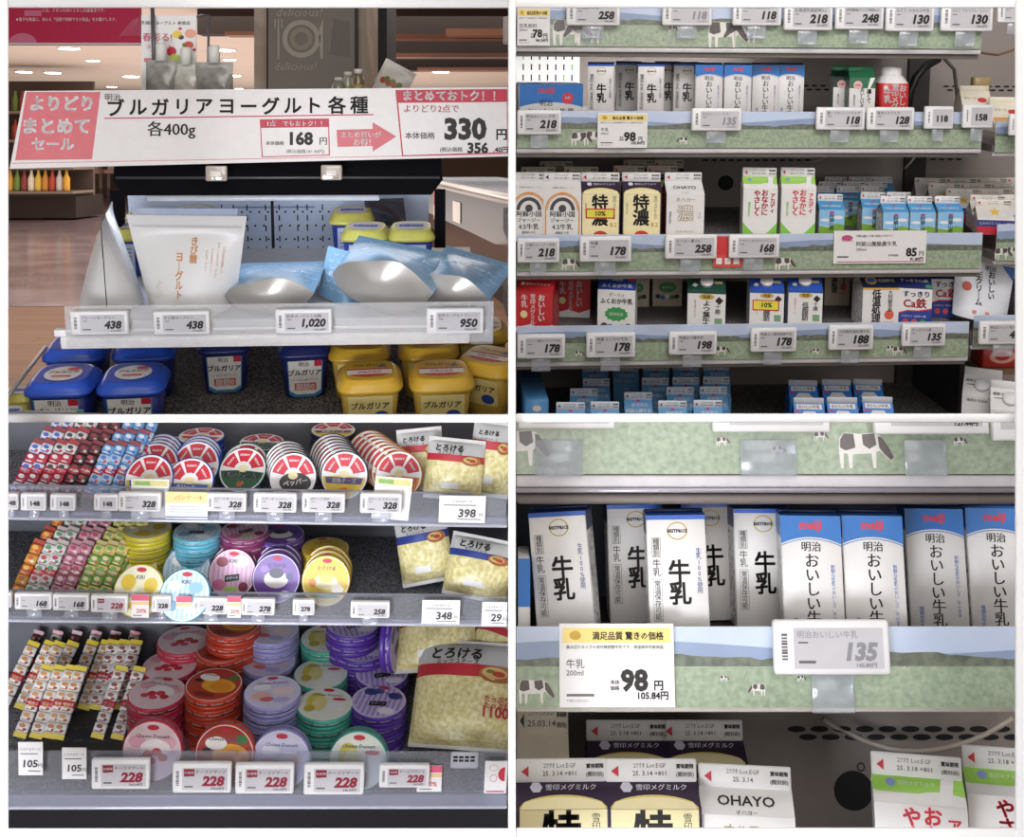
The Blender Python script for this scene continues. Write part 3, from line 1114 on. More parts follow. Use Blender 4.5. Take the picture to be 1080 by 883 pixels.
def build_hall():
    # ceiling downlights
    LAMP = emit('#fff4e6', 14)
    RIM = mat('#e8e0d8', .4)
    for i, (px, py, s, t) in enumerate(((73, 50, 1.3, 'largest ceiling downlight, under the red banner'), (98, 63, .8, 'ceiling downlight right of the largest one under red banner'), (25, 75, 1, 'leftmost ceiling downlight, at the picture edge above sale sign'),
                                        (56, 76, 1, 'ceiling downlight halfway between banner and sale sign'), (138, 80, 1, 'ceiling downlight left of the poster stand'), (39, 90, .9, 'ceiling downlight just above left end of sale sign'),
                                        (53, 91, .9, 'second ceiling downlight just above sale sign'), (118, 91, .6, 'small far ceiling downlight above sale sign'), (238, 52, 1.2, 'brightest ceiling downlight right of the poster stand'),
                                        (242, 62, .8, 'ceiling downlight just below the brightest one right of poster'), (247, 79, .9, 'ceiling downlight above drink pouches at right'), (252, 93, .5, 'small ceiling downlight beside the tiled pillar'),
                                        (465, 75, 1.1, 'ceiling downlight on pale ceiling at far right'), (416, 92, .9, 'ceiling downlight beside the red bag of snacks'))):
        Y = (3.3 - ZC) * F / (HY - py)
        r = empty('downlight')
        rr = .14 * s * Y / 22
        MB().lathe([(rr * 1.25, -.02), (rr * 1.25, .0), (rr, .0)], RIM, 20).build('trim_ring', r)
        MB().lathe([(.001, -.03), (rr * 1.05, -.03), (rr * 1.05, -.021), (.001, -.021)], LAMP, 20).build('lamp_disc', r)
        r.location = ((px - 540) / F * Y, Y, 3.3)
        tag(r, t, 'ceiling light', 'ceiling downlights of the hall')
    # dark dropped ceiling with brown beams (right)
    DK = mat('#2e2522', .8)
    BR = mat('#8a5f4a', .6)

    def wbox(name, x0, x1, y0, y1, Y, d, m):
        k = Y / F
        return struct(MB().box((x0 - 540) * k, (x1 - 540) * k, Y, Y + d, ZC - (y1 - HY) * k, ZC - (y0 - HY) * k, m).build(name))
    wbox('ceiling_bulkhead', 398, 545, -20, 74, 15, .3, DK)
    wbox('ceiling_beam', 400, 545, 36, 41, 14.5, .3, BR)
    wbox('ceiling_beam', 402, 545, 56, 60, 14.2, .3, BR)
    wbox('ceiling_beam', 440, 545, 71, 74, 14.0, .3, BR)
    wbox('ceiling_beam', 470, 545, 30, 37, 13.8, .3, mat('#a3765c', .6))
    wbox('ceiling_bulkhead', 208, 275, -20, 36, 15, .3, DK)
    wbox('ceiling_beam', 237, 275, 33, 37, 14.5, .3, BR)
    wbox('pillar', 382, 408, -20, 100, 6.2, .5, mat('#171416', .6))
    # tiled pillar with framed poster
    wbox('pillar', 268, 386, -20, 110, 5.6, .5, speckle('#b9a896', '#cfc0ae', 6, .6))
    k = 5.5 / F
    r = empty('wall_poster')
    Z = lambda py: ZC - (py - HY) * k
    X = lambda px: (px - 540) * k
    m = MB().box(X(281), X(376), 5.5, 5.56, Z(98), Z(-8), mat('#1f1c1b', .5))
    m.build('poster_frame', r)
    m = MB()
    fn = fr_front(5.498)
    PB = mat('#8a8378', .5, var=.06, scale=3)
    m.rect(fn, X(283), X(374), Z(96), Z(-6), PB, .0)
    PL = mat('#b9b3a4', .5)
    m.ell(fn, X(318), Z(41), 20 * k, 20 * k, PL, .004, inner=.74, n=32)
    m.ell(fn, X(318), Z(41), 12 * k, 12 * k, mat('#a39c84', .5), .004, inner=.6)
    m.rect(fn, X(293), X(295), Z(62), Z(30), PL, .004)
    for q in (290.5, 294, 297.5):
        m.rect(fn, X(q - .7), X(q + .7), Z(30), Z(20), PL, .004)
    m.poly([(X(338), Z(62)), (X(341), Z(62)), (X(341), Z(20)), (X(337), Z(30)), (X(337), Z(44))], fn, PL, .004)
    m.text('delicious!', fn, X(316), Z(13), 13 * k, PL, 'c', 0, .25, l=.004)
    m.text('delicious!', fn, X(312), Z(70), 12 * k, PL, 'c', 0, .25, l=.004)
    m.poly([(X(348), Z(58)), (X(370), Z(60)), (X(368), Z(22)), (X(352), Z(20))], fn, mat('#7b746b', .5), .003)
    m.build('poster_print', r)
    tag(r, 'framed grey poster of plate, fork and knife on the tiled pillar', 'poster')
    # red hanging banner
    k = 4.2 / F
    m = MB().box((-30 - 540) * k, (148 - 540) * k, 4.2, 4.215, ZC - (46 - HY) * k, ZC - (-30 - HY) * k, mat('#c01445', .5))
    fn = fr_front(4.2)
    X = lambda px: (px - 540) * k
    Z = lambda py: ZC - (py - HY) * k
    PK = mat('#d2708c', .5)
    pts = []
    for i in range(9):
        x = 126 + i * 2.6
        m.poly([(X(x), Z(38)), (X(x + .9), Z(38)), (X(min(147.5, x + 16)), Z(20 - i)), (X(min(147.3, x + 15)), Z(20 - i))], fn, PK, .002)
    m.ell(fn, X(24), Z(46), 15 * k, 11 * k, PK, .002, 20, 0, 180)
    m.text('とは、イオン九州のくらし応援宣言です。', fn, X(78), Z(11), 5.2 * k, PAPER, 'c', .01, w=66 * k, l=.003)
    m.text('★電子を推進に、安心と「信頼で挑戦できる商品」をお届けします。', fn, X(70), Z(20.5), 5.2 * k, PAPER, 'c', .01, w=106 * k, l=.003)
    m.rect(fn, X(26), X(44), Z(17), Z(11), PK, .002)
    m.box((-30 - 540) * k, (149 - 540) * k, 4.19, 4.22, Z(47.5), Z(45.5), mat('#d9d0cc', .5))
    o = m.build('hanging_banner')
    tag(o, 'crimson hanging banner with white writing under the ceiling', 'banner')
    # far gondola with bottles at left
    Y = 24.0
    k = Y / F
    X = lambda px: (px - 540) * k
    r = empty('store_shelving')
    GW = mat('#5a4a42', .6)
    m = MB().box(X(-30), X(80), Y, Y + 1.6, .05, .5, mat('#3a302c', .7))
    m.box(X(-30), X(80), Y + 1.0, Y + 1.1, .5, 3.0, GW)
    m.build('base', r)
    for z in (.62, 1.12, 1.7, 2.3):
        MB().box(X(-30), X(81), Y - .2, Y + 1.0, z - .05, z, mat('#7b6a5e', .5)).build('shelf_board', r)
    tag(r, 'tall far shelving filled with bottles at the left edge', 'shelving')
    cols = ['#d9a23a', '#e8dcc4', '#b5452f', '#6f8a3a', '#e0bd4a', '#cfc6bd', '#8f3a34', '#c98a3a']
    pb = None
    for row, (z, nn) in enumerate(((.5, 9), (1.12, 9), (1.7, 9), (2.3, 9))):
        if z == .5:
            z = .62
            yy = Y - .05
        else:
            yy = Y + .2
        for i in range(nn):
            rr = .055
            m = MB().lathe([(rr * 4 * .9, 0), (rr * 4, .03), (rr * 4, .26), (rr * 1.6, .36), (rr * 1.6, .43), (.001, .44)], mat(cols[(i * 3 + row) % 8], .35), 12)
            o = m.build('bottle')
            o.scale = (.32, .32, 1)
            o.location = (X(12 + i * 7.4), yy, z + .004)
            tag(o, 'small bottle on the far shelving at left edge', 'bottle', 'bottles on the far shelving')
    for px, py, t in ((92, 205, 'dark promotional table far down the aisle, left one'), (122, 202, 'dark promotional table far down the aisle, right one')):
        Y = 30.0
        k = Y / F
        r = empty('display_table')
        x = (px - 540) * k
        MB().box(x - .3, x + .3, Y, Y + .5, .9, 1.0, mat('#7b5a4a', .5)).build('table_top', r)
        for sx in (-.27, .27):
            MB().box(x + sx - .03, x + sx + .03, Y + .2, Y + .26, 0, .9, mat('#4a3a34', .6)).build('leg', r)
        MB().box(x - .25, x + .25, Y + .1, Y + .4, 1.0, 1.35, mat('#8a7f7a', .5)).build('goods', r)
        tag(r, t, 'table')
    # freezer chest running away on the right
    r = empty('freezer_chest')
    a, b = Vector((-1.36, 17.5, 0)), Vector((.35, 8.0, 0))
    d = (b - a).normalized()
    nrm = Vector((-d.y, d.x, 0))
    if nrm.x < 0:
        nrm = -nrm
    L = (b - a).length
    T = Matrix(((d.x, nrm.x, 0, a.x), (d.y, nrm.y, 0, a.y), (0, 0, 1, 0), (0, 0, 0, 1)))
    MB().box(0, L, 0, 1.2, .0, .16, mat('#17110f', .5), T).box(0, L, .03, 1.17, .16, .92, mat('#33211d', .35, coat=.3), T).build('body', r)
    MB().rbox(-.03, L, -.05, 1.25, .92, 1.0, mat('#a9a3a0', .3, .5), .03, 2, T).build('top_rim', r)
    MB().box(0, L, .1, 1.15, 1.0, 1.03, clear('#dfe6ee', .2, .1, .25), T).build('glass_lid', r)
    m = MB()
    fl = lambda x, z, l=0.0: T @ Vector((x, .03 - l, z))
    m.rect(fl, 1.2, 2.0, .45, .9, mat('#d8b3a8', .5), .01)
    m.rect(fl, 1.3, 1.9, .66, .84, mat('#b5333a', .5), .02)
    m.build('red_notice', r)
    m = MB()
    m.rect(fl, 3.4, 4.1, .55, .8, PAPER, .01)
    m.build('notice', r)
    tag(r, 'long dark brown freezer chest with steel rim running along the aisle', 'freezer')
    cc = ['#d9a06a', '#e8c3a0', '#d98a86', '#efd2c0', '#c98a5a']
    for i in range(7):
        s = 4.2 + i * .62
        m = MB().rbox(s, s + .5, .75, 1.05, 1.031, 1.42 - .02 * (i % 2), mat(cc[i % 5], .5), .02, 1, T)
        m.rect(lambda x, z, l=0.0: T @ Vector((x, .75 - l, z)), s + .05, s + .45, 1.22, 1.34, PAPER, .01)
        m.rect(lambda x, z, l=0.0: T @ Vector((x, .75 - l, z)), s + .05, s + .45, 1.06, 1.16, mat('#efe9e4', .5), .01)
        o = m.build('snack_box')
        tag(o, 'pale orange snack box standing on freezer chest lid', 'box', 'boxes on the freezer chest')


build_hall()


def d_bulgaria(m, fn, w, hc):
    LB = mat('#e9e4dc', .5)
    m.poly([(-.3 * w, .12 * hc), (-.2 * w, .03 * hc), (.2 * w, .03 * hc), (.3 * w, .12 * hc), (.33 * w, .92 * hc), (-.33 * w, .92 * hc)], fn, mat('#3f86b0', .4), .0003)
    m.poly([(-.29 * w, .2 * hc), (-.16 * w, .1 * hc), (.16 * w, .1 * hc), (.29 * w, .2 * hc), (.31 * w, .92 * hc), (-.31 * w, .92 * hc)], fn, LB, .0006)
    m.rect(fn, .17 * w, .31 * w, .78 * hc, .92 * hc, RED, .0009)
    m.text('明治', fn, -.02 * w, .84 * hc, .1 * w, INK, 'c', .015, l=.0011)
    m.text('ブルガリア', fn, 0, .64 * hc, .16 * w, INK, 'c', .035, .08, w=.6 * w, l=.0011)
    m.text('ヨーグルト LB81 プレーン', fn, 0, .46 * hc, .06 * w, mat('#2a4a8a', .5), 'c', .015, w=.46 * w, l=.0011)
    m.rect(fn, -.2 * w, .2 * w, .2 * hc, .38 * hc, mat('#d4553f', .5), .0009)
    m.text('脂肪0', fn, 0, .29 * hc, .14 * w, PAPER, 'c', .03, w=.34 * w, l=.0013)


def d_lidblue(m, fn, w):
    m.ell(fn, 0, -.02 * w, .27 * w, .27 * w, mat('#eae6e2', .5), .0004, 32)
    m.ell(fn, .12 * w, .14 * w, .1 * w, .06 * w, mat('#d6485a', .5), .0008)
    m.text('ブルガリア', fn, 0, .03 * w, .09 * w, INK, 'c', .03, .1, w=.46 * w, l=.001)
    m.rect(fn, -.14 * w, .14 * w, -.16 * w, -.1 * w, mat('#d4553f', .5), .0008)


def d_lidgold(m, fn, w):
    m.rect(fn, -.34 * w, .34 * w, -.16 * w, .04 * w, mat('#efe6de', .5), .0004)
    m.rect(fn, -.34 * w, .34 * w, .0 * w, .045 * w, mat('#c23a4a', .5), .0008)
    m.ell(fn, 0, -.16 * w, .28 * w, .1 * w, mat('#c8444f', .5), .0006, 24, 180, 360)
    m.text('砂糖不使用', fn, 0, -.09 * w, .07 * w, mat('#b5333a', .5), 'c', .02, w=.5 * w, l=.001)
    m.text('ブルガリア', fn, 0, .18 * w, .11 * w, mat('#4a3a18', .5), 'c', .03, .1, w=.5 * w, l=.001)
    m.ell(fn, .2 * w, .13 * w, .08 * w, .03 * w, mat('#4a6a9a', .5), .0008)


def d_lidblock(m, fn, w):
    m.ell(fn, 0, 0, .34 * w, .3 * w, mat('#e9e6ea', .5), .0004)
    m.rect(fn, -.25 * w, .25 * w, -.1 * w, .08 * w, mat('#3a5fc0', .5), .0008)
    m.text('ヨーグルト', fn, 0, -.01 * w, .1 * w, PAPER, 'c', .03, w=.44 * w, l=.001)


def d_goldcup(m, fn, w, hc):
    m.rect(fn, -.33 * w, .33 * w, .3 * hc, .92 * hc, mat('#e9d48a', .5), .0004)
    m.text('ブルガリア', fn, 0, .7 * hc, .15 * w, mat('#4a3a18', .5), 'c', .03, .1, w=.56 * w, l=.0008)
    m.ell(fn, .16 * w, .45 * hc, .11 * w, .08 * w, mat('#2f4a9a', .5), .0008)


def d_bluecup(m, fn, w, hc):
    m.rect(fn, -.3 * w, .3 * w, .06 * hc, .9 * hc, mat('#cfd6ea', .5), .0004)
    for i in range(7):
        z = (.16 + .1 * i) * hc
        m.rect(fn, -.24 * w, .24 * w, z, z + .03 * hc, mat('#7d84a4', .5), .0008)


def build_p1():
    b = B1
    k = b.k()
    # ---- upper tray
    uL, uR = b.u(64, -.02, 0), b.u(520, -.02, 0)
    deck = wz(b, 340, 0)
    r = empty('display_tray')
    MB().box(uL + .012, uR - .02, -.012, .5, deck - .012, deck, mat('#c9c7c9', .4)).build('deck', r)
    w0, w1, w2 = wz(b, 364, -.02), wz(b, 351, -.02), wz(b, 336, -.02)
    m = MB().rbox(uL, uR - .045, -.03, -.012, w0, w1, mat('#e6e2df', .35), .004, 3)
    m.rbox(uL + .012, uR - .045, -.024, -.012, w1, w2, mat('#cbc7c6', .35), .002, 2)
    m.rbox(uL + .012, uR - .045, -.028, -.012, w1 + .008, w1 + .014, mat('#e6e2df', .35), .002, 2)
    m.build('front_rail', r)
    MB().box(uL + .012, uR, -.03, -.027, w0 + .004, wz(b, 321, -.03), clear('#ffffff', .14, .12, .22)).build('clear_guard', r)
    MB().rbox(uR - .044, uR, -.032, -.012, w0 - .001, wz(b, 323, -.03), CLEARM, .002, 1).build('end_cap', r)
    MB().rbox(uL - .012, uL + .012, -.026, -.01, w1 - .002, w1 + .012, WHITE, .003, 2).build('bracket', r)
    r.matrix_world = b.M
    tag(r, 'white display tray with clear guard holding the yogurt pouches', 'tray')
    # ---- lower tray
    low = wz(b, 447, 0)
    r = MB().box(b.u(20, 0, low), b.u(535, -.06, low) - .004, -.09, .52, low - .02, low, speckle('#2c2a2e', '#8a8278', 240, .75, (.42, .62))).build('display_deck')
    r.matrix_world = b.M
    tag(r, 'speckled dark deck of the yogurt island under the white tray', 'deck')
    m = MB().tube([b.at(4, 424, -.05), b.at(48, 366, .16)], .004, mat('#b9b4b0', .3, .4))
    m.box(b.u(24, -.04, low), b.u(24, -.04, low) + .003, -.08, .2, low, low + .05, clear('#ffffff', .1, .1, .05))
    o = m.build('side_rail')
    o.matrix_world = b.M
    tag(o, 'thin metal edge along the left side of the yogurt island', 'rail')
    # ---- perforated back
    V = .56
    r = empty('perforated_back')
    x0, x1 = b.u(135, V, .1), b.u(452, V, .1)
    z0, z1 = low, wz(b, 196, V)
    MB().box(x0, x1, V, V + .012, z0, z1, mat('#c9d3e6', .45, var=.02)).build('sheet', r)
    m = MB()
    fn = fr_front(V)
    bk = mat('#1a1c24', .6)
    kk = b.k(V)
    xm = b.u(287, V, .1)
    m.rect(fn, xm - 1.6 * kk, xm + 1.6 * kk, z0, z1, bk, .001)
    for sx in (-26, -7, 7, 26, 36, -52, -40, 52):
        for j in range(9):
            z = z1 - (.02 + .026 * j)
            m.rect(fn, xm + (sx - .7) * kk, xm + (sx + .7) * kk, z - .014, z, bk, .001)
    for i in range(-5, 7):
        for j in range(7):
            x = xm + (i * 9 + (4.5 if j % 2 else 0)) * kk
            m.ell(fn, x, z1 - .03 - .034 * j, 1.2 * kk, 1.2 * kk, bk, .001, 8)
    m.rect(fn, xm - 40 * kk, xm + 44 * kk, z1 - .055, z1 - .05, mat('#8f9bb4', .5), .0006)
    m.build('slots', r)
    r.matrix_world = b.M
    tag(r, 'white perforated back panel of yogurt island lit bluish white', 'panel')
    # ---- price labels
    for x0, x1, y0, y1, ti, pr, t in ((76, 135, 327, 353, 'プレーンヨーグルト', '438', 'electronic tag reading 438 at left end of white yogurt tray'), (163, 221, 327, 353, 'きび糖ヨーグルト', '438', 'electronic tag reading 438 in front of the large white pouch'),
                                      (291, 350, 325, 352, '岩泉ヨーグルト加糖', '1,020', 'electronic tag reading 1,020 on white yogurt tray'), (450, 510, 324, 352, '岩泉ヨーグルトプレーン', '950', 'electronic tag reading 950 at right end of white yogurt tray')):
        put_esl(b, x0, x1, y0, y1, -.042, t, ti, pr, tab=False)
    # ---- pouches
    PW = mat('#dedbd8', .3, var=.02, scale=9, bump=.55)
    PG = mat('#77787f', .5, .1)
    OCH = mat('#c58a4a', .5)

    def d_kibi(m, fn, w, h):
        m.text('きび糖', fn, .07 * w, .66 * h, .072 * w, OCH, 'c', .03, 0, True, l=.001)
        m.text('ヨーグルト', fn, -.06 * w, .42 * h, .08 * w, OCH, 'c', .03, 0, True, l=.001)
        for i, s in enumerate(('九州生乳を使用した', 'やさしい甘さのヨーグルト', 'そのままおいしく', 'のむヨーグルト')):
            m.text(s, fn, (.34 - .05 * i) * w, .56 * h, .026 * w, OCH, 'c', .01, 0, True, l=.001)
        for i in range(6):
            m.ell(fn, (-.3 + .02 * (i % 3)) * w, (.2 + .03 * i) * h, .03 * w, .012 * w, mat('#d9d2c6', .5), .001, 10)
    p = pouch('yogurt_pouch', 124 * k * 1.03, 106 * k, .13, PW, d_kibi, back=PG, taper=.28, seal=mat('#c3c1c0', .4), top_gap=.2)
    b.stand(p, 203, .085, deck + .001, -4, 4)
    tag(p, 'large white stand-up yogurt pouch with ochre writing', 'pouch')
    p = pouch('yogurt_pouch', 118 * k, 97 * k, .05, PG, None, top_gap=.2, taper=.25)
    b.stand(p, 200, .2, deck + .001, -2, 4)
    tag(p, 'grey-backed pouch standing behind the large white pouch', 'pouch')

    def d_plain(m, fn, w, h):
        for i in range(3):
            m.text('プレーンヨーグルト生乳のおいしさ', fn, (-.1 + .08 * i) * w, .42 * h, .035 * w, GREYINK, 'c', 0, 0, True, h=.5 * h, l=.001)
    p = pouch('yogurt_pouch', 104 * k, 102 * k, .125, PW, d_plain, top_gap=.04, taper=.2)
    b.stand(p, 118, .11, deck + .004, 98, 0, 0)
    tag(p, 'white yogurt pouch turned edge-on at left end of tray', 'pouch')
    BL = mat('#86aac6', .3, .2, var=.1, scale=18, bump=.3)
    SV = mat('#bfbab3', .28, .45, var=.16, scale=9, bump=.5)

    def d_snow(m, fn, w, h):
        for i in range(5):
            for j in range(6):
                x, z = (-.36 + .18 * i + (.06 if j % 2 else 0)) * w, (.2 + .13 * j) * h
                for q in (-1, 1):
                    m.poly([(x, z), (x + q * .06 * w, z + .05 * h), (x + q * .06 * w, z + .062 * h), (x, z + .014 * h)][::q], fn, mat('#c6dcec', .4), .001)
        m.text('岩泉ヨーグルト', fn, 0, .5 * h, .1 * w, mat('#dfeaf2', .4), 'c', .02, l=.0012)
    for w, h, t, px, v, dz, e, lab in ((112, 100, .115, 402, .02, .064, (80, 8, 14), 'big light blue pouch lying with silver bottom facing out'), (84, 92, .08, 476, .03, .046, (80, 10, 22), 'light blue pouch with silver bottom at right end of tray'),
                                       (96, 84, .075, 284, .03, .042, (82, -3, 6), 'light blue pouch lying flat beside the large white pouch'), (58, 56, .05, 360, .12, .0, (10, 10, 20), 'light blue pouch standing tilted behind the big blue pouch')):
        p = pouch('yogurt_pouch', w * k, h * k, t, BL, d_snow, bottom=SV, top_gap=.14, wob=.1, gus=-.10)
        # lying: turn the bottom towards the aisle
        u = b.u(px, v, deck)
        b.put(p, u, v, deck + dz, -e[2], -e[0], e[1])
        tag(p, lab, 'pouch')
    # ---- cups
    NV = mat('#1d2560', .35)
    LBL = mat('#2b56c4', .3, var=.03, coat=.2)
    GOLD = mat('#d8ab35', .3, var=.03, coat=.2)
    YEL = mat('#d9cf62', .3, coat=.2)
    cb = Proto(lambda: yogurt_cup(70 * k, .112, mat('#26327a', .35), LBL, d_bulgaria, d_lidblue))
    for px, v, t in ((71, .0, 'blue-lidded yogurt cup at left front under white tray'), (144, .0, 'blue-lidded yogurt cup second from left under white tray'), (86, .17, 'blue-lidded yogurt cup behind the left front one'), (157, .17, 'blue-lidded yogurt cup behind the second front one')):
        o = cb()
        b.stand(o, px, v, low, 2 + (px - 110) * .04)
        tag(o, t, 'yogurt cup', 'blue-lidded yogurt cups')
    cn = Proto(lambda: yogurt_cup(60 * k, .115, NV, NV, d_bulgaria, None))
    for px, v, t in ((239, .19, 'navy yogurt cup standing alone left of centre under tray'), (322, .16, 'navy yogurt cup left of the golden-lidded cups')):
        o = cn()
        b.stand(o, px, v, low, 6)
        tag(o, t, 'yogurt cup', 'navy yogurt cups')
    cg = Proto(lambda: yogurt_cup(70 * k, .112, mat('#d0ab4a', .4), GOLD, d_goldcup, d_lidgold))
    for px, v, yw, t in ((390, -.01, 4, 'golden-lidded yogurt cup at front left of its group'), (465, -.01, 2, 'golden-lidded yogurt cup second at front'), (380, .15, 0, 'golden-lidded cup behind the front left golden one'),
                         (452, .15, 0, 'golden-lidded cup behind the second golden one'), (505, .24, 0, 'golden-lidded cup in back right corner under tray')):
        o = cg()
        b.stand(o, px, v, low, yw)
        tag(o, t, 'yogurt cup', 'golden-lidded yogurt cups')
    o = cg()
    b.stand(o, 516, .06, low, -28)
    clip_thing(o, -1)
    tag(o, 'turned golden-lidded cup cut by the right edge under tray', 'yogurt cup', 'golden-lidded yogurt cups')
    o = yogurt_cup(34 * k, .07, mat('#e2d68a', .4), YEL, None, d_lidblock)
    b.stand(o, 23, .02, low, 0)
    tag(o, 'small pale yellow-lidded cup at far left, rear one', 'yogurt cup')
    o = yogurt_cup(34 * k, .06, mat('#e2d68a', .4), YEL, None, d_lidblock)
    b.stand(o, 14, -.05, low, 0)
    tag(o, 'small pale yellow-lidded cup at far left, front one', 'yogurt cup')

    def d_tag(m, fn, w, h):
        m.rect(fn, -.48 * w, .48 * w, -.4 * h, .4 * h, mat('#e2dc9a', .5))
        m.rect(fn, .38 * w, .5 * w, -.1 * h, .5 * h, mat('#58b0a8', .5), .0006)
        for j in range(3):
            m.rect(fn, -.4 * w, .2 * w, (.2 - .2 * j) * h, (.27 - .2 * j) * h, GREYINK, .0006)
    card(b, 28, 88, 432, 452, -.085, 'pale yellow tag in front of the left blue-lidded cup', d_tag)
    cy = Proto(lambda: yogurt_cup(50 * k * 1.13, .108, mat('#2f3f9a', .35), YEL, d_bluecup, d_lidblock))
    for px, v, yw, t in ((386, .30, -4, 'yellow-lidded blue cup at back right of tray, left one'), (434, .30, 0, 'yellow-lidded blue cup at back right of tray, right one'), (372, .44, 0, 'yellow-lidded blue cup in rear row behind blue pouches'),
                         (158, .42, 0, 'yellow-lidded cup behind the pouches at left, under the canopy'), (207, .45, 0, 'yellow-lidded cup right beside it behind large white pouch'), (133, .32, 0, 'yellow-lidded cup seen between the two white pouches')):
        o = cy()
        b.stand(o, px, v, deck, yw)
        tag(o, t, 'yogurt cup', 'yellow-lidded cups at back of tray')
    # film-wrapped pack on the rear cups
    p = pouch('wrapped_pack', 50 * k, 40 * k, .05, mat('#4a4a58', .15, .4, var=.3, scale=40, bump=.6), None, wob=.3)
    b.stand(p, 408, .43, deck + .075, 8, -50)
    tag(p, 'dark glossy film-wrapped pack behind the yellow-lidded cups', 'pack')

    # ---- sale sign, canopy and things above it (upright frame)
    c = B1V
    kc = c.k()
    P = lambda px, py: c.at(px, py, 0)
    sg = empty('sale_sign')
    m = MB()
    tl, tr, bl, br = P(26, 96), P(535.4, 92), P(10, 178), P(535.6, 165)
    SW = mat('#e2dcd8', .28, var=.02, coat=.4)
    vs = [(p.x, dy, p.z) for dy in (0, .005) for p in (bl, br, tr, tl)]
    m.add(vs, [(0, 1, 2, 3), (7, 6, 5, 4), (0, 4, 5, 1), (1, 5, 6, 2), (2, 6, 7, 3), (3, 7, 4, 0)], SW)

    def fn(x, z, l=0.0):
        return Vector((x, -l, z))
    CR = mat('#bd3246', .4)
    LR = mat('#cf6a70', .4)

    def pq(pts, mt, l=.0004):
        m.poly([(P(*q).x, P(*q).z) for q in pts], fn, mt, l)

    def tx(t, px, py, s, mt, al='c', bold=.03, w=None, l=.0012, sh=0.0):
        q = P(px, py)
        m.text(t, fn, q.x, q.z, s * kc, mt, al, bold, sh, w=w * kc if w else None, l=l)
    pq([(16, 169), (97, 168), (106, 97), (28, 97)], LR)
    tx('よりどり', 65, 109, 17, WHITE, 'c', .04, 64)
    tx('まとめて', 60, 133, 18, WHITE, 'c', .04, 66)
    tx('セール', 56, 152, 15, WHITE, 'c', .04, 42)
    tx('明治', 111, 102.5, 8.5, INK, 'l', .01)
    for i, ch in enumerate('ブルガリアヨーグルト各種'):
        tx(ch, 122.5 + 23.3 * i, 113.4 - .25 * i, 19.5, INK, 'c', .025)
    pq([(110, 125.5), (394, 121.5), (394, 120.3), (110, 124.3)], CR)
    tx('各400g', 181, 137, 17, INK, 'c', .02, 62)
    pq([(276, 166), (348, 164), (347, 125), (274, 126)], CR)
    pq([(277.2, 165), (346.8, 163), (346.2, 134), (275.4, 135)], SW, .0008)
    tx('1点　でもおトク！！', 311, 130.3, 6.6, WHITE, 'c', .02, 62)
    tx('本体価格', 290, 151, 5, INK, 'c', .02, 19)
    tx('168', 318, 146, 18, INK, 'c', .045, 34)
    tx('円', 341, 149, 9, INK, 'c', .02)
    tx('(税込価格181.44円)', 322, 160, 5, INK, 'c', .01, 40)
    pq([(355, 137), (393, 136), (393, 129), (418, 144), (393, 160), (393, 154), (356, 155)], LR)
    tx('まとめ買いが', 381, 142, 8, WHITE, 'c', .02, 42)
    tx('お得！', 382, 150, 8, WHITE, 'c', .02)
    pq([(424, 165), (535, 161.5), (535, 94), (417, 95)], CR)
    pq([(425.3, 163.8), (534.5, 160.3), (534.5, 107.6), (420, 108.6)], SW, .0008)
    tx('まとめておトク！！', 474, 101, 12, WHITE, 'c', .03, 98)
    tx('よりどり2点で', 455, 114.5, 9.5, CR, 'c', .02, 58)
    tx('本体価格', 443, 143, 8, INK, 'c', .015, 32)
    tx('330', 491, 136, 30, INK, 'c', .05, 64)
    tx('円', 529, 142, 13, INK, 'c', .03)
    tx('(税込価格', 476, 158, 6, INK, 'c', .02, 24)
    tx('356', 504, 156, 15, INK, 'c', .045, 32)
    tx('.40円', 528, 158, 8, INK, 'c', .03, 15)
    pq([(13, 172.6), (535, 162.8), (535, 162.2), (13, 172)], LR)
    m.build('sign_board', sg)
    for px, py in ((229, 183), (350, 182)):
        q = P(px, py)
        MB().rbox(q.x - 11 * kc, q.x + 11 * kc, -.012, .0, q.z - 8 * kc, q.z + 8 * kc, clear('#fff4e8', .25, .1, .3), .003, 2).rbox(q.x - 6 * kc, q.x + 6 * kc, -.016, -.012, q.z - 4 * kc, q.z + 3 * kc, mat('#dfd6cc', .2), .002, 2).build('clip', sg)
    sg.matrix_world = c.M
    tag(sg, 'long white and red sale sign hung on the front of yogurt island canopy', 'sign')
    # canopy
    cn_ = empty('canopy')
    v0, v1 = .03, .38
    z_ = lambda py, v=v0: wz(c, py, v)
    u_ = lambda px, v=v0: c.u(px, v, 0)
    prof = [(u_(119), z_(191)), (u_(131), z_(206)), (u_(455), z_(206)), (u_(467), z_(190)), (u_(460), z_(104)), (u_(126), z_(104))]
    m = MB()
    BK = mat('#0b0a0e', .92)
    m.loft([[(x, v0, z) for x, z in prof], [(x, v1, z) for x, z in prof]], BK, smooth=False)
    m.rbox(u_(122), u_(464), v0 - .004, v0 + .002, z_(189), z_(186), mat('#3c3a3e', .35), .001, 1)
    m.build('hood', cn_)
    MB().rbox(u_(150), u_(400), .06, .09, z_(206) - .012, z_(206), mat('#dfe4ee', .3), .004, 2).build('lamp_housing', cn_)
    for px in (124, 464):
        MB().box(c.u(px, .36, 0) - .012, c.u(px, .36, 0) + .012, .345, .375, z_(262, .36), z_(200, .36), BK).build('post', cn_)
    cn_.matrix_world = c.M
    tag(cn_, 'black lamp canopy over the yogurt tray behind the sale sign', 'canopy')
    top = z_(104)
    # light strip of the canopy
    l1 = c.M @ Vector((u_(270), .11, z_(206) - .02))
    lt = c.M @ Vector((u_(285), .42, z_(300)))
    area('canopy_light', l1, lt, .62, .04, 1.0, (.74, .84, 1.0))
    # on top of the canopy
    ps = empty('poster_stand')
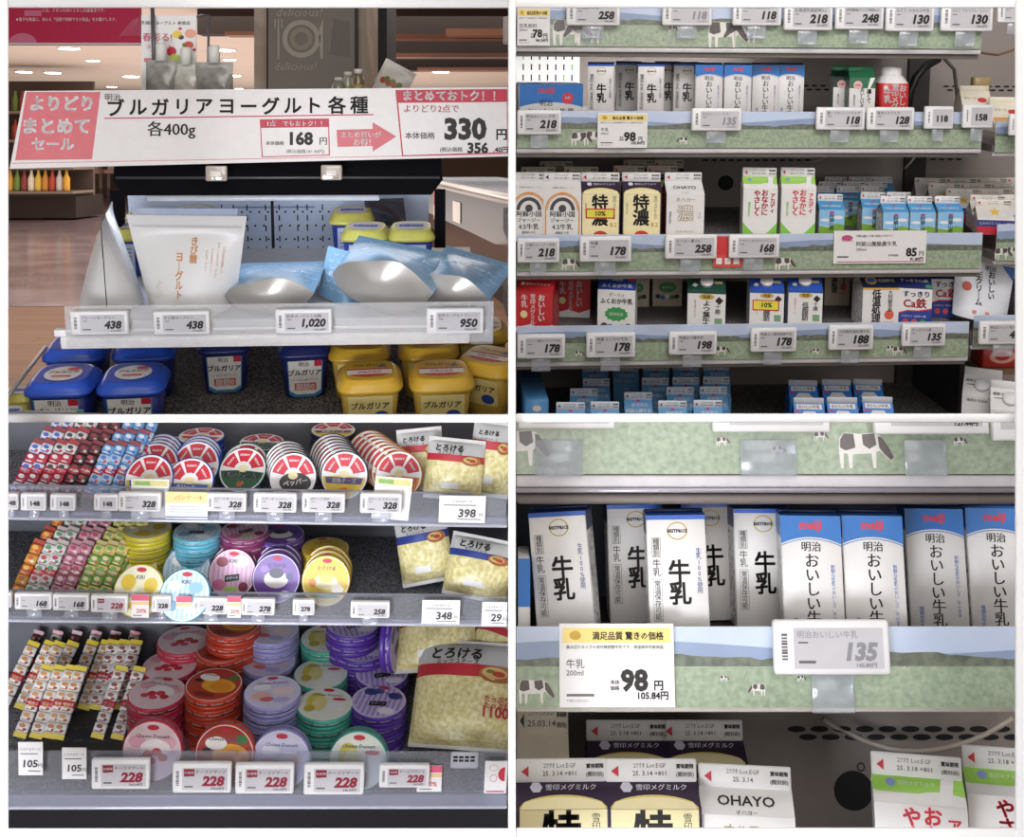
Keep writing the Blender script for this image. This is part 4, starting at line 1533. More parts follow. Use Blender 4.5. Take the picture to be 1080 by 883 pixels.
    x0, x1 = c.u(149, .1, 0), c.u(207, .1, 0)
    kk = c.k(.1)
    MB().box(x0, x1, .1, .103, top + .0, wz(c, 17, .1), PAPER).build('poster_sheet', ps)
    m = MB()
    f2 = fr_front(.1)
    X = lambda px: c.u(px, .1, 0)
    Z = lambda py: wz(c, py, .1)
    m.text('春彩る!', f2, X(166), Z(40), 12 * kk, mat('#d2506a', .5), 'c', .02, w=30 * kk, l=.001)
    m.text('ヨーグルト', f2, X(168), Z(50), 6.5 * kk, mat('#d2506a', .5), 'c', .015, w=26 * kk, l=.001)
    m.text('フェア', f2, X(168), Z(57), 6.5 * kk, mat('#d2506a', .5), 'c', .015, l=.001)
    m.ell(f2, X(181), Z(55), 5 * kk, 5 * kk, RED, .0008)
    for q in ((187, 37, 5, '#e8c84a'), (191, 40, 3, '#4a3a5a'), (201, 36, 6, '#e8a08a'), (199, 48, 5, '#d8604a'), (195, 48, 3, '#5a9a4a'), (190, 31, 2, '#c8506a'), (205, 53, 2, '#b0406a'), (184, 62, 6, '#c9d86a')):
        m.ell(f2, X(q[0]), Z(q[1]), q[2] * kk, q[2] * kk * .8, mat(q[3], .5), .0008, 16)
    m.text('乳酸菌 ヨーグルト 新商品', f2, X(175), Z(25), 4.5 * kk, INK, 'c', .01, w=50 * kk, l=.001)
    m.rect(f2, X(152), X(160), Z(66), Z(62), LR, .0008)
    m.build('poster_print', ps)
    MB().tube([(X(165), .09, top), (X(162), .09, Z(8))], .004, mat('#6a6668', .3, .6)).tube([(X(203), .12, Z(18)), (X(210), .12, Z(15)), (X(218), .12, Z(15)), (X(217), .12, top)], .0025, mat('#8a8688', .3, .6)).build('wire_stand', ps)
    ps.matrix_world = c.M
    tag(ps, 'white and pink yogurt fair poster on a metal stand', 'poster')
    GF = mat('#8f8b84', .25, .2, var=.25, scale=60, bump=.4)
    for px, v, w, h, t in ((170, .07, 32, 34, 'grey spouted drink pouch nearest the poster'), (196, .075, 32, 30, 'pale spouted drink pouch, second from the poster'), (226, .07, 40, 32, 'grey spouted drink pouch at right of the cluster')):
        p = empty('drink_pouch')
        q = pouch('pouch_body', w * kc, (h + 8) * kc, .05, GF if 'grey' in t else mat('#bab5aa', .25, .1, var=.2, scale=60, bump=.4), None, n=10, wob=.15)
        for ch in list(q.children):
            ch.parent = p
        bpy.data.objects.remove(q)
        MB().lathe([(.011, 0), (.011, .03), (.009, .034), (.001, .034)], mat('#d8d4cc', .4), 14, (0, 0, (h + 7) * kc)).build('cap', p)
        c.stand(p, px, v, top)
        tag(p, t, 'drink pouch', 'spouted pouches on the canopy')
    # a few lower packs so the cluster reads
    for px, v, hh, colr, t in ((357, .12, 26, '#8a8678', 'short grey glass jar on canopy in front of plate poster'), (367, .16, 34, '#a8a48e', 'taller pale jar on canopy beside the short jar'), (378, .13, 36, '#7a6a4a', 'jar with white cap on canopy left of the red bag')):
        p = empty('jar')
        rr = 7 * kc
        MB().lathe([(rr * .9, 0), (rr, .006), (rr, hh * kc * .66), (rr * .6, hh * kc * .8), (rr * .6, hh * kc * .86)], mat(colr, .15, .1, coat=.4), 20).build('body', p)
        MB().lathe([(rr * .66, hh * kc * .84), (rr * .66, hh * kc), (.0005, hh * kc)], mat('#d6d2c8', .4), 20).build('lid', p)
        m = MB()
        m.loft([[(rr * 1.01 * math.cos(R(a)), rr * 1.01 * math.sin(R(a)), z) for a in range(0, 360, 18)] for z in (hh * kc * .14, hh * kc * .5)], mat('#b8a860', .5), False, False)
        m.build('jar_label', p)
        c.stand(p, px, v, top + .012 * 0)
        tag(p, t, 'jar')

    def d_red(m, f, w, h):
        m.poly([(-.5 * w, .0), (.5 * w, 0), (.5 * w, .34 * h), (-.5 * w, .34 * h)], f, mat('#8f2a2a', .4), .002)
        for i in range(6):
            m.ell(f, (-.25 + .1 * i) * w, (.5 + .06 * (i % 2)) * h, .09 * w, .09 * w, mat('#6a7a34' if i % 2 else '#b5452f', .4), .003, 10)
    p = pouch('snack_bag', 40 * kc, 46 * kc, .05, mat('#cfc8bd', .25), d_red, top_gap=.1)
    c.stand(p, 404, .16, top, -14, 0, 28)
    tag(p, 'leaning bag with red bottom and pale top on the canopy', 'snack bag')


build_p1()


# ================================================================ P2: milk case (upper right)
def d_aso_jersey(m, ff, rf, w, h, L):
    OR = mat('#e0932f', .5)
    DK = mat('#4a4648', .5)
    m.text('阿蘇小国ジャージー', rf, .05 * w, L * .5, .08 * w, GREYINK, 'c', 0, w=.6 * w)
    z0 = h - .42 * w
    for rx, t, c in ((.46, .92, OR), (.41, .95, OR), (.33, .72, DK)):
        m.ell(ff, 0, z0, rx * w, rx * w * 1.05, c, .0004, 24, 0, 180, inner=t)
    for q in (-1, 1):
        m.rect(ff, min(q * .46 * w, q * .425 * w), max(q * .46 * w, q * .425 * w), 0, z0, OR)
    m.ell(ff, 0, z0 + .05 * w, .1 * w, .1 * w, DK)
    m.text('阿蘇小国', ff, 0, z0 - .1 * w, .17 * w, INK, 'c', .02, w=.66 * w)
    m.text('ジャージー', ff, 0, z0 - .27 * w, .14 * w, INK, 'c', .02, w=.6 * w)
    m.text('4.5牛乳', ff, 0, z0 - .44 * w, .17 * w, INK, 'c', .02, w=.66 * w)
    m.text('種類別 牛乳', ff, 0, z0 - .6 * w, .07 * w, INK, 'c')


def d_asoyama(m, ff, rf, w, h, L):
    SK = mat('#4f9bd0', .4)
    m.rect(rf, -w / 2, w / 2, 0, L, SK)
    m.text('阿蘇山麓酪農', rf, 0, L * .4, .13 * w, PAPER, 'c', .02, w=.8 * w, l=.0006)
    m.ell(rf, .0, L * .75, .06 * w, .05 * w, mat('#c0407a', .5), .0006, 10)
    m.rect(ff, -w / 2, w / 2, .4 * h, h, mat('#8fc0e4', .4))
    m.ell(ff, .25 * w, .72 * h, .2 * w, .07 * w, PAPER, .0004, 14)
    m.ell(ff, -.25 * w, .62 * h, .2 * w, .06 * w, PAPER, .0004, 14)
    m.poly([(-w / 2, 0), (w / 2, 0), (w / 2, .45 * h), (.2 * w, .5 * h), (-.1 * w, .36 * h), (-w / 2, .4 * h)], ff, mat('#7aa63a', .4), .0006)
    m.text('阿蘇山麓', ff, 0, .55 * h, .2 * w, INK, 'c', .02, 0, True, h=.6 * h, l=.0009)
    m.ell(ff, 0, .9 * h, .1 * w, .05 * w, mat('#c0407a', .5), .0009, 12)
    cow(m, lambda x, z, l=0: ff(x, z, l + .0008), .3 * w, .22 * h, .1 * w)


def d_red(m, ff, rf, w, h, L):
    m.rect(rf, -w / 2, w / 2, 0, L, mat('#c02a30', .4), .0002)
    m.text('雪印メグミルク', rf, .05 * w, L * .5, .11 * w, PAPER, 'c', .01, .1, w=.66 * w)
    m.ell(rf, -.36 * w, L * .5, .06 * w, .06 * w, PAPER, .0005, 6)
    m.text('おいしい', ff, .2 * w, h - .42 * w, .2 * w, PAPER, 'c', .025, 0, True)
    m.text('雪印メグミルク', ff, -.04 * w, h - .54 * w, .15 * w, PAPER, 'c', .02, 0, True)
    m.text('牛乳', ff, -.27 * w, h - .26 * w, .19 * w, PAPER, 'c', .02, 0, True)
    m.ell(ff, -.28 * w, h - .62 * w, .1 * w, .1 * w, mat('#e8dca0', .5))
    m.poly([(-w / 2, 0), (w / 2, 0), (w / 2, .22 * h), (.2 * w, .12 * h), (-.1 * w, .2 * h), (-w / 2, .1 * h)], ff, PAPER, .0004)


def d_fukuoka(m, ff, rf, w, h, L):
    NB = mat('#27408c', .4)
    m.rect(rf, -w / 2, w / 2, L * .08, L, NB)
    m.text('Dairy', rf, 0, L * .75, .13 * w, PAPER, 'c', .02, .15, l=.0006)
    m.text('ふくおか牛乳', rf, 0, L * .36, .15 * w, PAPER, 'c', .025, w=.82 * w, l=.0006)
    m.ell(rf, .38 * w, L * .85, .12 * w, .1 * w, mat('#d0453a', .5), .0008, 14)
    m.text('デーリィ', ff, 0, h - .1 * w, .13 * w, INK, 'c', .02, w=.4 * w)
    m.text('ふくおか牛乳', ff, 0, h - .27 * w, .2 * w, INK, 'c', .03, w=.86 * w)
    pts = [(.28 * w * (1 + .16 * (i % 2)) * math.cos(R(i * 15)), h - .62 * w + .17 * w * (1 + .2 * (i % 2)) * math.sin(R(i * 15))) for i in range(24)]
    m.poly(pts, ff, mat('#3f9a54', .4))
    m.text('福岡県産', ff, 0, h - .62 * w, .1 * w, PAPER, 'c', .02, w=.38 * w, l=.0006)
    for i, c in enumerate(('#3a3430', '#4a7ab0', '#e8e4da', '#5a8a4a', '#3a3430')):
        m.ell(ff, (-.32 + .16 * i) * w, h - (.94 + .03 * (i % 2)) * w, .09 * w, .08 * w, mat(c, .5), .0004 + .0002 * i, 12)


def mk_tokachi(roofc, text, sticker):
    def d(m, ff, rf, w, h, L):
        m.rect(rf, -w / 2, w / 2, L * .0, L, roofc)
        m.rect(rf, .2 * w, .42 * w, L * .45, L * .62, mat('#d8c48a', .5), .0006)
        m.poly([(-.4 * w, L * .3), (-.32 * w, L * .48), (-.22 * w, L * .36), (-.3 * w, L * .2)], rf, PAPER, .0006)
        m.rect(ff, -w / 2, w / 2, .92 * h, h, roofc, .0002)
        m.ell(ff, 0, h - .17 * w, .2 * w, .08 * w, mat('#c9a64a', .5), .0005, 16)
        m.text('特選', ff, 0, h - .17 * w, .1 * w, INK, 'c', .02, l=.0008)
        m.text(text, ff, .0, h - .66 * w, .2 * w, INK, 'c', .025, 0, True, h=.76 * w)
        m.text('十勝', ff, .3 * w, h - .5 * w, .15 * w, INK, 'c', .02, 0, True)
        m.poly([(.22 * w, h - .28 * w), (.32 * w, h - .16 * w), (.44 * w, h - .26 * w), (.34 * w, h - .38 * w)], ff, INK)
        m.text('生乳本来のおいしさ', ff, -.3 * w, h - .5 * w, .06 * w, mat('#b5453a', .5), 'c', 0, 0, True)
        m.rect(ff, .22 * w, .42 * w, h - .95 * w, h - .75 * w, mat('#7aa07a', .5))
        if sticker:
            m.frame(ff, -.42 * w, .36 * w, h - .62 * w, h - .3 * w, .03 * w, RED, .0012)
            m.rect(ff, -.39 * w, .33 * w, h - .59 * w, h - .33 * w, mat('#e8d84a', .5), .001)
            m.text('10%', ff, .0, h - .45 * w, .2 * w, INK, 'c', .03, l=.0014)
    return d


def d_teion(m, ff, rf, w, h, L):
    m.rect(rf, -w / 2, w / 2, 0, L, mat('#23304a', .4))
    m.ell(rf, -.22 * w, L * .5, .16 * w, .14 * w, mat('#d8a45a', .5), .0006, 18)
    m.ell(rf, -.22 * w, L * .5, .11 * w, .09 * w, mat('#4a78a8', .5), .0009, 18)
    m.text('低温殺菌牛乳', rf, .2 * w, L * .5, .14 * w, PAPER, 'c', .03, w=.46 * w, l=.0006)
    m.rect(ff, -w / 2, w / 2, .95 * h, h, mat('#d8b05a', .4))
    m.text('低温処理', ff, -.12 * w, h - .5 * w, .25 * w, INK, 'c', .035, 0, True)
    m.text('大阿蘇草原', ff, .26 * w, h - .36 * w, .13 * w, INK, 'c', .02, 0, True)
    m.ell(ff, .24 * w, h - .74 * w, .13 * w, .13 * w, mat('#d8604a', .5))
    m.text('種類別牛乳', ff, .24 * w, h - .96 * w, .07 * w, RED, 'c', .01)


def d_ca(m, ff, rf, w, h, L):
    NB = mat('#252f66', .4)
    m.rect(rf, -w / 2, w / 2, 0, L, NB)
    m.text('すっきりCa鉄', rf, 0, L * .55, .15 * w, PAPER, 'c', .025, w=.8 * w, l=.0006)
    m.ell(rf, .4 * w, L * .16, .1 * w, .08 * w, mat('#3f8a5a', .5), .0006, 14)
    m.text('すっきり', ff, .04 * w, h - .16 * w, .2 * w, mat('#27337a', .5), 'c', .03, w=.8 * w)
    m.text('Ca鉄', ff, .02 * w, h - .44 * w, .32 * w, mat('#cf4a52', .5), 'c', .03)
    m.poly([(-w / 2, 0), (w / 2, 0), (w / 2, h - .62 * w), (.1 * w, h - .7 * w), (-.2 * w, h - .7 * w), (-w / 2, h - .8 * w)], ff, mat('#2a3f90', .4))
    m.poly([(-w / 2, h - .8 * w), (-.2 * w, h - .7 * w), (.1 * w, h - .7 * w), (w / 2, h - .62 * w), (w / 2, h - .58 * w), (.1 * w, h - .66 * w), (-.2 * w, h - .66 * w), (-w / 2, h - .76 * w)], ff, RED)
    for i, c in enumerate(('#c84a4a', '#d0505a', '#3f9a5a')):
        m.ell(ff, (-.24 + .25 * i) * w, h - 1.02 * w, .09 * w, .09 * w, mat(c, .5), .0006, 14)
    m.text('ビタミン 1日分の鉄', ff, 0, h - .84 * w, .08 * w, PAPER, 'c', .01, w=.8 * w, l=.0006)


def d_hokkaido(m, ff, rf, w, h, L):
    m.rect(rf, -w / 2, w / 2, 0, L, mat('#d8d2cc', .4), .0002)
    star = [(rr * math.cos(R(90 + i * 36)) * w + .0 * w, L * .5 + rr * math.sin(R(90 + i * 36)) * w) for i, rr in enumerate([.17, .07] * 5)]
    m.poly(star, rf, mat('#e0b43a', .5), .0006)
    m.rect(ff, -w / 2, w / 2, .45 * h, h, mat('#e9e4de', .4))
    m.rect(ff, -w / 2, w / 2, .5 * h, .9 * h, mat('#2f3c80', .4), .0005)
    m.text('北海道産生クリーム使用', ff, 0, .7 * h, .1 * w, PAPER, 'c', .02, w=.9 * w, l=.0008)
    m.rect(ff, -w / 2, w / 2, 0, .5 * h, RED, .0005)


def d_lightblue(m, ff, rf, w, h, L):
    m.text('産地限定', rf, .05 * w, L * .66, .17 * w, PAPER, 'c', .01, w=.6 * w)
    m.text('阿蘇山麓牛乳', rf, 0, L * .28, .2 * w, PAPER, 'c', .02, w=.9 * w)
    m.ell(rf, 0, L * .9, .07 * w, .05 * w, mat('#c0407a', .5), .0005, 10)
    m.text('阿蘇山麓牛乳', ff, 0, .6 * h, .18 * w, PAPER, 'c', .02, 0, True, h=.7 * h)


def d_bluediamond(m, ff, rf, w, h, L):
    m.rect(rf, -.42 * w, .42 * w, L * .66, L * .92, PAPER)
    m.text('おいしい牛乳', rf, 0, L * .79, .13 * w, INK, 'c', .02, w=.7 * w, l=.0006)
    m.poly([(-.3 * w, L * .3), (0, L * .02), (.3 * w, L * .3), (.18 * w, L * .55), (-.18 * w, L * .55)], rf, PAPER)
    m.rect(rf, -.48 * w, -.3 * w, L * .5, L * .6, mat('#c0407a', .5))
    m.rect(ff, -.4 * w, .4 * w, .3 * h, .8 * h, PAPER)


def d_simplewhite(m, ff, rf, w, h, L):
    m.text('濃厚ミルク', rf, -.2 * w, L * .7, .1 * w, INK, 'c', .02)
    m.rect(rf, -.4 * w, .0 * w, L * .5, L * .54, GREYINK)
    m.text('種類別 乳飲料', ff, -.1 * w, .9 * h, .09 * w, INK, 'c', .01)
    m.rect(ff, -.4 * w, .3 * w, .5 * h, .52 * h, GREYINK)


def d_glico(dark):
    def d(m, ff, rf, w, h, L):
        G = mat('#1f3a30' if dark else '#2a6a48', .4)
        m.rect(rf, -w / 2, w / 2, 0, L, G)
        m.rect(ff, -w / 2, w / 2, h - .42 * w, h, G)
        m.ell(ff, -.18 * w, h - .3 * w, .17 * w, .17 * w, mat('#e0b8b4', .5), .0006, 18)
        m.text('50%', ff, -.18 * w, h - .3 * w, .12 * w, RED, 'c', .03, l=.0009)
        m.poly([(.3 * w, h), (.48 * w, h), (.3 * w, h - .42 * w), (.2 * w, h - .42 * w)], ff, PAPER, .0006)
        m.text('濃くて', ff, .26 * w, h - .72 * w, .2 * w, INK, 'c', .03, 0, True)
        m.text('おいしいミルク', ff, .0, h - .95 * w, .17 * w, INK, 'c', .03, 0, True)
        m.text('種類別乳飲料', ff, -.3 * w, h - .9 * w, .08 * w, GREYINK, 'c', 0, 0, True)
    return d


def sub_sticker(m, ff, rf, w, h, L):
    d_tokuno(m, ff, rf, w, h, L)
    m.frame(ff, -.38 * w, .36 * w, h - .62 * w, h - .36 * w, .03 * w, RED, .0014)
    m.rect(ff, -.35 * w, .33 * w, h - .59 * w, h - .39 * w, mat('#e8d84a', .5), .0012)
    m.text('10%', ff, .0, h - .49 * w, .17 * w, INK, 'c', .03, l=.0016)


def build_p2():
    b = B2
    k = b.k()
    uL = lambda w=0.0, v=0.0: b.u(544.6, v, w)
    V = .46
    # back panel
    r = empty('back_panel')
    z1, z0 = wz(b, -6, V), wz(b, 470, V)
    x1 = b.u(1100, V, 0)
    MB().box(b.u(542, V, 0) - .0012, x1, V, V + .01, z0, z1, mat('#9b908a', .5, var=.05, scale=6)).build('panel_sheet', r)
    kk = b.k(V)
    fn = fr_front(V)
    bk = mat('#151313', .7)
    m = MB()
    for py, xs in ((90, range(838, 880, 9)), (94, range(842, 880, 9)), (90, range(994, 1080, 9)), (94, range(998, 1080, 9)), (165, range(740, 860, 9)), (169, range(744, 860, 9)), (164, range(980, 1020, 9)), (168, range(984, 1020, 9))):
        for px in xs:
            m.ell(fn, b.u(px, V, 0), wz(b, py, V), 3.6 * kk, 1.1 * kk, bk, .0006, 8)
    m.build('vent_slots', r)
    m = MB()
    m.ell(fn, b.u(766, V, 0), wz(b, 193, V), 8.5 * kk, 8 * kk, bk, .0006, 24)
    m.build('round_port', r)
    r.matrix_world = b.M
    tag(r, 'grey-brown back panel with vent slots behind the four-shelf milk case', 'panel')
    # pegboard at top left
    r = empty('perforated_back')
    v = V - .03
    x0, x1 = b.u(542.4, v, 0), b.u(610, v, 0)
    za, zb = wz(b, 128, v), wz(b, 50, v)
    MB().box(x0, x1, v, v + .01, za, zb, mat('#e2e4e0', .45, var=.02)).build('sheet', r)
    m = MB()
    kv = b.k(v)
    for i in range(7):
        for j in range(6):
            x = b.u(551 + i * 8.5, v, 0)
            z = wz(b, 61 + 11 * j, v)
            m.rect(fr_front(v), x - .7 * kv, x + .7 * kv, z - 3 * kv, z + 3.4 * kv, bk if (i + j) % 7 else mat('#7ab05a', .5), .0006)
    m.build('slots', r)
    r.matrix_world = b.M
    tag(r, 'white slotted panel in top left corner of the milk case', 'panel')

    # shelves and strips
    rows = (('top', 6, 50, 16), ('second', 117.5, 155.5, 127), ('third', 246, 283.5, 256), ('fourth', 340.5, 377.5, 351))
    decks = []
    for nm, y0, y1, yd in rows:
        w0, w1, wd = wz(b, y1, 0), wz(b, y0, 0), wz(b, yd, 0)
        decks.append(wd)
        u0, uE = b.u(544.8, 0, w0), b.u(1034 if nm != 'fourth' else 1020, 0, w0)
        r = empty('shelf')
        dm = speckle('#5a5656', '#9a9594', 300, .7, (.45, .62)) if nm in ('third', 'fourth') else mat('#a39c98', .5)
        MB().box(u0 + .003, uE, .004, V - .004, w0, w0 + .006, mat('#7a716b', .5)).box(u0 + .003, uE, .006, V - .004, w0 + .006, wd, dm).build('deck', r)
        MB().rbox(u0, uE, -.004, .01, w0 - 6 * k, w0 - .001, LIP, .0015, 1).build('front_lip', r)
        MB().rbox(u0, uE, .006, .02, w0 - 11 * k, w0 - 6 * k, mat('#8a817b', .5), .002, 1).build('light_channel', r)
        r.matrix_world = b.M
        tag(r, '%s shelf from above in the four-shelf milk case' % nm, 'shelf')
        cw_ = {'top': ((604, .33, .5, 1), (612, .35, .45, -1), (767, .3, .5, 1), (778, .35, .4, -1), (709, .42, .12, 1)), 'second': ((613, .24, .3, 1), (622, .27, .3, -1), (718, .2, .16, -1), (706, .4, .06, 1)), 'third': ((602, .18, .26, 1), (827, .15, .3, 1)),
               'fourth': ((611, .22, .13, 1), (761, .25, .22, 1), (857, .2, .14, -1), (938, .25, .14, 1), (947, .18, .2, 1))}[nm]
        strip(b, 'meadow picture strip on the %s shelf edge of the milk case' % nm, u0, uE - .003, -.008, w0, w1,
              [(b.u(px, 0, w0), cz, s, fl) for px, cz, s, fl in cw_])
    for wd in decks[1:]:
        p0, p1 = b.M @ Vector((-.02, .10, wd - .035)), b.M @ Vector((-.02, .42, wd - .26))
        area('shelf_light', p0, p1, .78, .02, .55 if wd != decks[-1] else 1.5, (1, .98, .97))
    # neighbouring case at the right
    for nm, x0, y0, y1 in (('upper', 1047, 127, 160), ('middle', 1048, 237, 276), ('lower', 1024, 334, 367)):
        v = .02
        w0, w1 = wz(b, y1, v), wz(b, y0, v)
        r = empty('shelf')
        u0 = b.u(x0, v, w0)
        MB().box(u0, u0 + .16, v + .004, V - .004, w0 - .001, w0 + .013, mat('#7d7570', .5)).build('deck', r)
        MB().rbox(u0, u0 + .16, v, v + .01, w0 - 5 * k, w0 - .002, LIP, .0015, 1).build('front_lip', r)
        r.matrix_world = b.M
        tag(r, 'short shelf end of the neighbouring case at far right, %s one' % nm, 'shelf')
        strip(b, 'short meadow strip at the right edge of milk case, %s one' % nm, u0, u0 + .16, v - .008, w0, w1, [(b.u(1060, v, 0), .2, .25, 1), (b.u(1066, v, 0), .25, .2, -1)] if nm == 'middle' else [])
    # upright post with hose between the cases
    m = MB().box(b.u(962, V - .05, 0), b.u(984, V - .05, 0), V - .004 - .01, V - .001, wz(b, 470, V - .05), wz(b, -4, V - .05), mat('#3a3634', .6))
    o = m.build('upright_post')
    o.matrix_world = b.M
    tag(o, 'dark upright post at the right of the milk case back', 'post')
    o = MB().tube([b.at(*q) for q in ((990, 62, .36), (976, 70, .35), (966, 82, .34), (960, 96, .34), (958, 112, .34), (957, 122, .36))], 5 * k, mat('#1a1a1c', .4)).build('hose')
    o.matrix_world = b.M
    tag(o, 'thick black hose curving down right of the red milk bottle', 'hose')
    for pts, t in ((((830, 158, .3), (842, 166, .3), (850, 172, .3), (862, 170, .3), (880, 161, .3)), 'pale cable hanging below second strip, middle'), (((954, 178, .3), (960, 172, .3), (966, 164, .3), (968, 158, .3)), 'short pale cable hanging below second strip, right of middle'),
                   (((1020, 48, .1), (1036, 56, .1), (1052, 58, .1), (1066, 54, .1), (1078, 47, .1)), 'brown wire loop under the top strip at right')):
        o = MB().tube([b.at(*q) for q in pts], 1.3 * k, mat('#b9ad9d' if 'pale' in t else '#8a6a4a', .5)).build('cable')
        o.matrix_world = b.M
        tag(o, t, 'cable')
    r = empty('pipe_bracket')
    p = b.at(1034, 88, .3)
    MB().rbox(-.018, .018, -.01, .01, -.014, .014, mat('#b39a6a', .4), .002, 1).build('clamp', r)
    MB().tube([(-.09, 0, .06), (-.06, 0, .03), (-.05, 0, -.03), (-.055, 0, -.07)], .004, mat('#4a4440', .5)).build('tube', r)
    b.put(r, p.x, p.y, p.z)
    tag(r, 'brass-coloured pipe bracket on the back at right, above cream cartons', 'bracket')

    # ---- labels
    for x0, x1, y0, y1, ti, pr, kw, t in (
            (597, 654, 2, 27, '近隣産の牛乳', '258', {}, 'price tag reading 258 on top strip beside the 78 card'), (698, 751, 2, 27, 'カルシウムの多いミルク', '118', {'wash': True}, 'price tag with washed-out digits on top strip of milk case'),
            (772, 824, 2, 27, 'カルシウムの多い', '118', {}, 'price tag on top strip left of the run of four close-set tags'), (826, 878, 4, 32, '北海道乳脂肪率3.6', '218', {}, 'first of the four close-set price tags on top strip, reading 218'),
            (880, 932, 4, 31, '南阿蘇産ミルク物語200', '248', {}, 'second of the close-set price tags on top strip, reading 248'), (933, 985, 4, 33, 'みどり やまなみ牛乳', '130', {}, 'left of two tags reading 130 on top strip, touching tag 248'),
            (991, 1047, 4, 33, 'みどり ラクトスト・ヒトシ', '130', {}, 'right of two tags reading 130 on top strip'), (1051, 1090, 2, 24, 'みどり', '130', {}, 'price tag cut off in the top right corner of milk case'),
            (545.5, 592, 116, 142, '明治おいしい牛乳', '218', {}, 'price tag reading 218 below the blue three-pack'), (729, 782, 114, 138, '明治おいしい牛乳', '135', {'wash': True}, 'price tag with faded 135 below the blue-topped bricks'),
            (860, 912, 113, 137, '濃くておいしいミルク', '118', {}, 'price tag reading 118 below the green carton'), (913, 964, 113, 137, '雪印メグミルク', '128', {}, 'price tag reading 128 below the red milk bottle'),
            (974, 1005, 112, 136, '', '118', {'mini': True}, 'small square price tag reading 118 right of tag 128'), (1014, 1047, 110, 135, '', '158', {'mini': True}, 'small square price tag reading 158 below cream cartons'),
            (1063, 1090, 120, 143, '', '158', {'mini': True}, 'small price tag cut by the right edge beside cream cartons'),
            (545.5, 590, 251, 277, '小国ジャージー牛乳', '218', {}, 'price tag reading 218 below the orange-arched cartons'), (611, 666, 249, 276, '特濃', '178', {}, 'price tag below purple and cream cartons, reading 178'),
            (701, 756, 247, 273, 'オハヨー濃 500', '258', {}, 'price tag reading 258 below the plain white carton'), (768, 822, 247, 272, 'アカディおなかにやさしい', '168', {}, 'price tag reading 168 below the green and white cartons'),
            (545.5, 596, 352, 378, 'おいしい雪印メグミルク牛乳', '178', {}, 'price tag reading 178 below the red carton'), (618, 670, 350, 377, '特選 ふくおか牛乳', '178', {}, 'price tag reading 178 below the navy-roofed carton'),
            (705, 756, 349, 374, '特選よつ葉牛乳', '198', {}, 'price tag reading 198 below the dark green roofed carton'), (791, 840, 345, 371, '特選よつ葉低脂肪牛乳', '178', {}, 'price tag reading 178 below the blue-roofed capped cartons'),
            (873, 921, 342, 369, '大阿蘇低温処理牛乳', '188', {}, 'price tag reading 188 below black-lettered white carton'), (950, 997, 341, 365, 'すっきりCa鉄', '135', {}, 'price tag reading 135 below the navy and red carton'),
            (1031, 1086, 338, 363, '明治おいしい生クリーム', '450', {}, 'price tag reading 450 below the cream pouch')):
        put_esl(b, x0, x1, y0, y1, -.02, t, ti, pr, **kw)
    card(b, 545.5, 580, 8, 48, -.012, 'white price card reading 78 in top left corner of milk case', bestpop('豆乳飲料', '200ml', '78', '84.24円'))
    card(b, 630, 683, 119, 156, -.012, 'white price card reading 98 on second strip of milk case', bestpop('牛乳', '200ml', '98', '105.84円'))

    def d_85(m, fn, w, h):
        m.ell(fn, -.36 * w, .28 * h, .06 * w, .09 * h, mat('#c0507a', .5), .0004, 14)
        m.text('TOPVALU', fn, -.36 * w, .2 * h, .08 * h, mat('#c0507a', .5), 'c', .02, w=.14 * w)
        m.text('阿蘇山麓の工場で製造の牛乳です。', fn, -.26 * w, .34 * h, .1 * h, INK, 'l', .01, w=.4 * w)
        m.text('阿蘇山麓酪農牛乳', fn, -.26 * w, .1 * h, .17 * h, INK, 'l', .015, w=.44 * w)
        m.text('200ml', fn, -.26 * w, -.07 * h, .13 * h, INK, 'l')
        m.text('85', fn, .4 * w, -.16 * h, .34 * h, INK, 'r', .045)
        m.text('円', fn, .45 * w, -.2 * h, .17 * h, INK, 'c', .02)
        m.text('本体価格', fn, .2 * w, -.25 * h, .08 * h, INK, 'r', .01)
        m.text('91.80円', fn, .47 * w, -.37 * h, .13 * h, INK, 'r', .03)
        m.rect(fn, -.46 * w, .47 * w, -.46 * h, -.435 * h, mat('#b03050', .5))
        m.rect(fn, -.46 * w, -.34 * w, -.32 * h, -.27 * h, GREYINK)
    card(b, 878, 978, 243, 278, -.012, 'wide white price card reading 85 on third strip of milk case', d_85)

    def d_redcard(m, fn, w, h):
        m.rect(fn, -.5 * w, .5 * w, -.1 * h, .5 * h, mat('#cf3a3a', .5))
        for i in range(3):
            m.rect(fn, (-.4 + .3 * i) * w, (-.2 + .3 * i) * w, -.4 * h, -.2 * h, PAPER, .0006)
    card(b, 752, 783, 249, 282, -.012, 'red notice card between tags 258 and 168 on third strip', d_redcard, name='notice_card', cat='notice', base=mat('#d0504a', .5))

    def stand(P, px, v, wd, yaw, t, cat, grp=None, pitch=0, dz=0.0):
        o = P() if isinstance(P, Proto) else P
        b.stand(o, px, v, wd + dz + .0004, yaw, pitch)
        tag(o, t, cat, grp)
        return o
    # ---- second shelf from the top: bricks
    dk = decks[1]
    h = wz(b, 69.5, .02) - dk
    w = 27.5 * k
    bp_, me_ = brick_bp(w, w * .72, h), brick_meiji(w * 1.04, w * .72, h)
    hd = w * .36
    G1 = 'white milk bricks on second shelf of milk case'
    stand(bp_, 633, .02 + hd, dk, -8, 'white milk brick next to the blue three-pack', 'milk carton', G1)
    stand(bp_, 662, .13, dk, -6, 'shaded white milk brick behind, second from the three-pack', 'milk carton', G1)
    stand(bp_, 685, .02 + hd, dk, -6, 'bright white milk brick above the 98 card on second shelf', 'milk carton', G1)
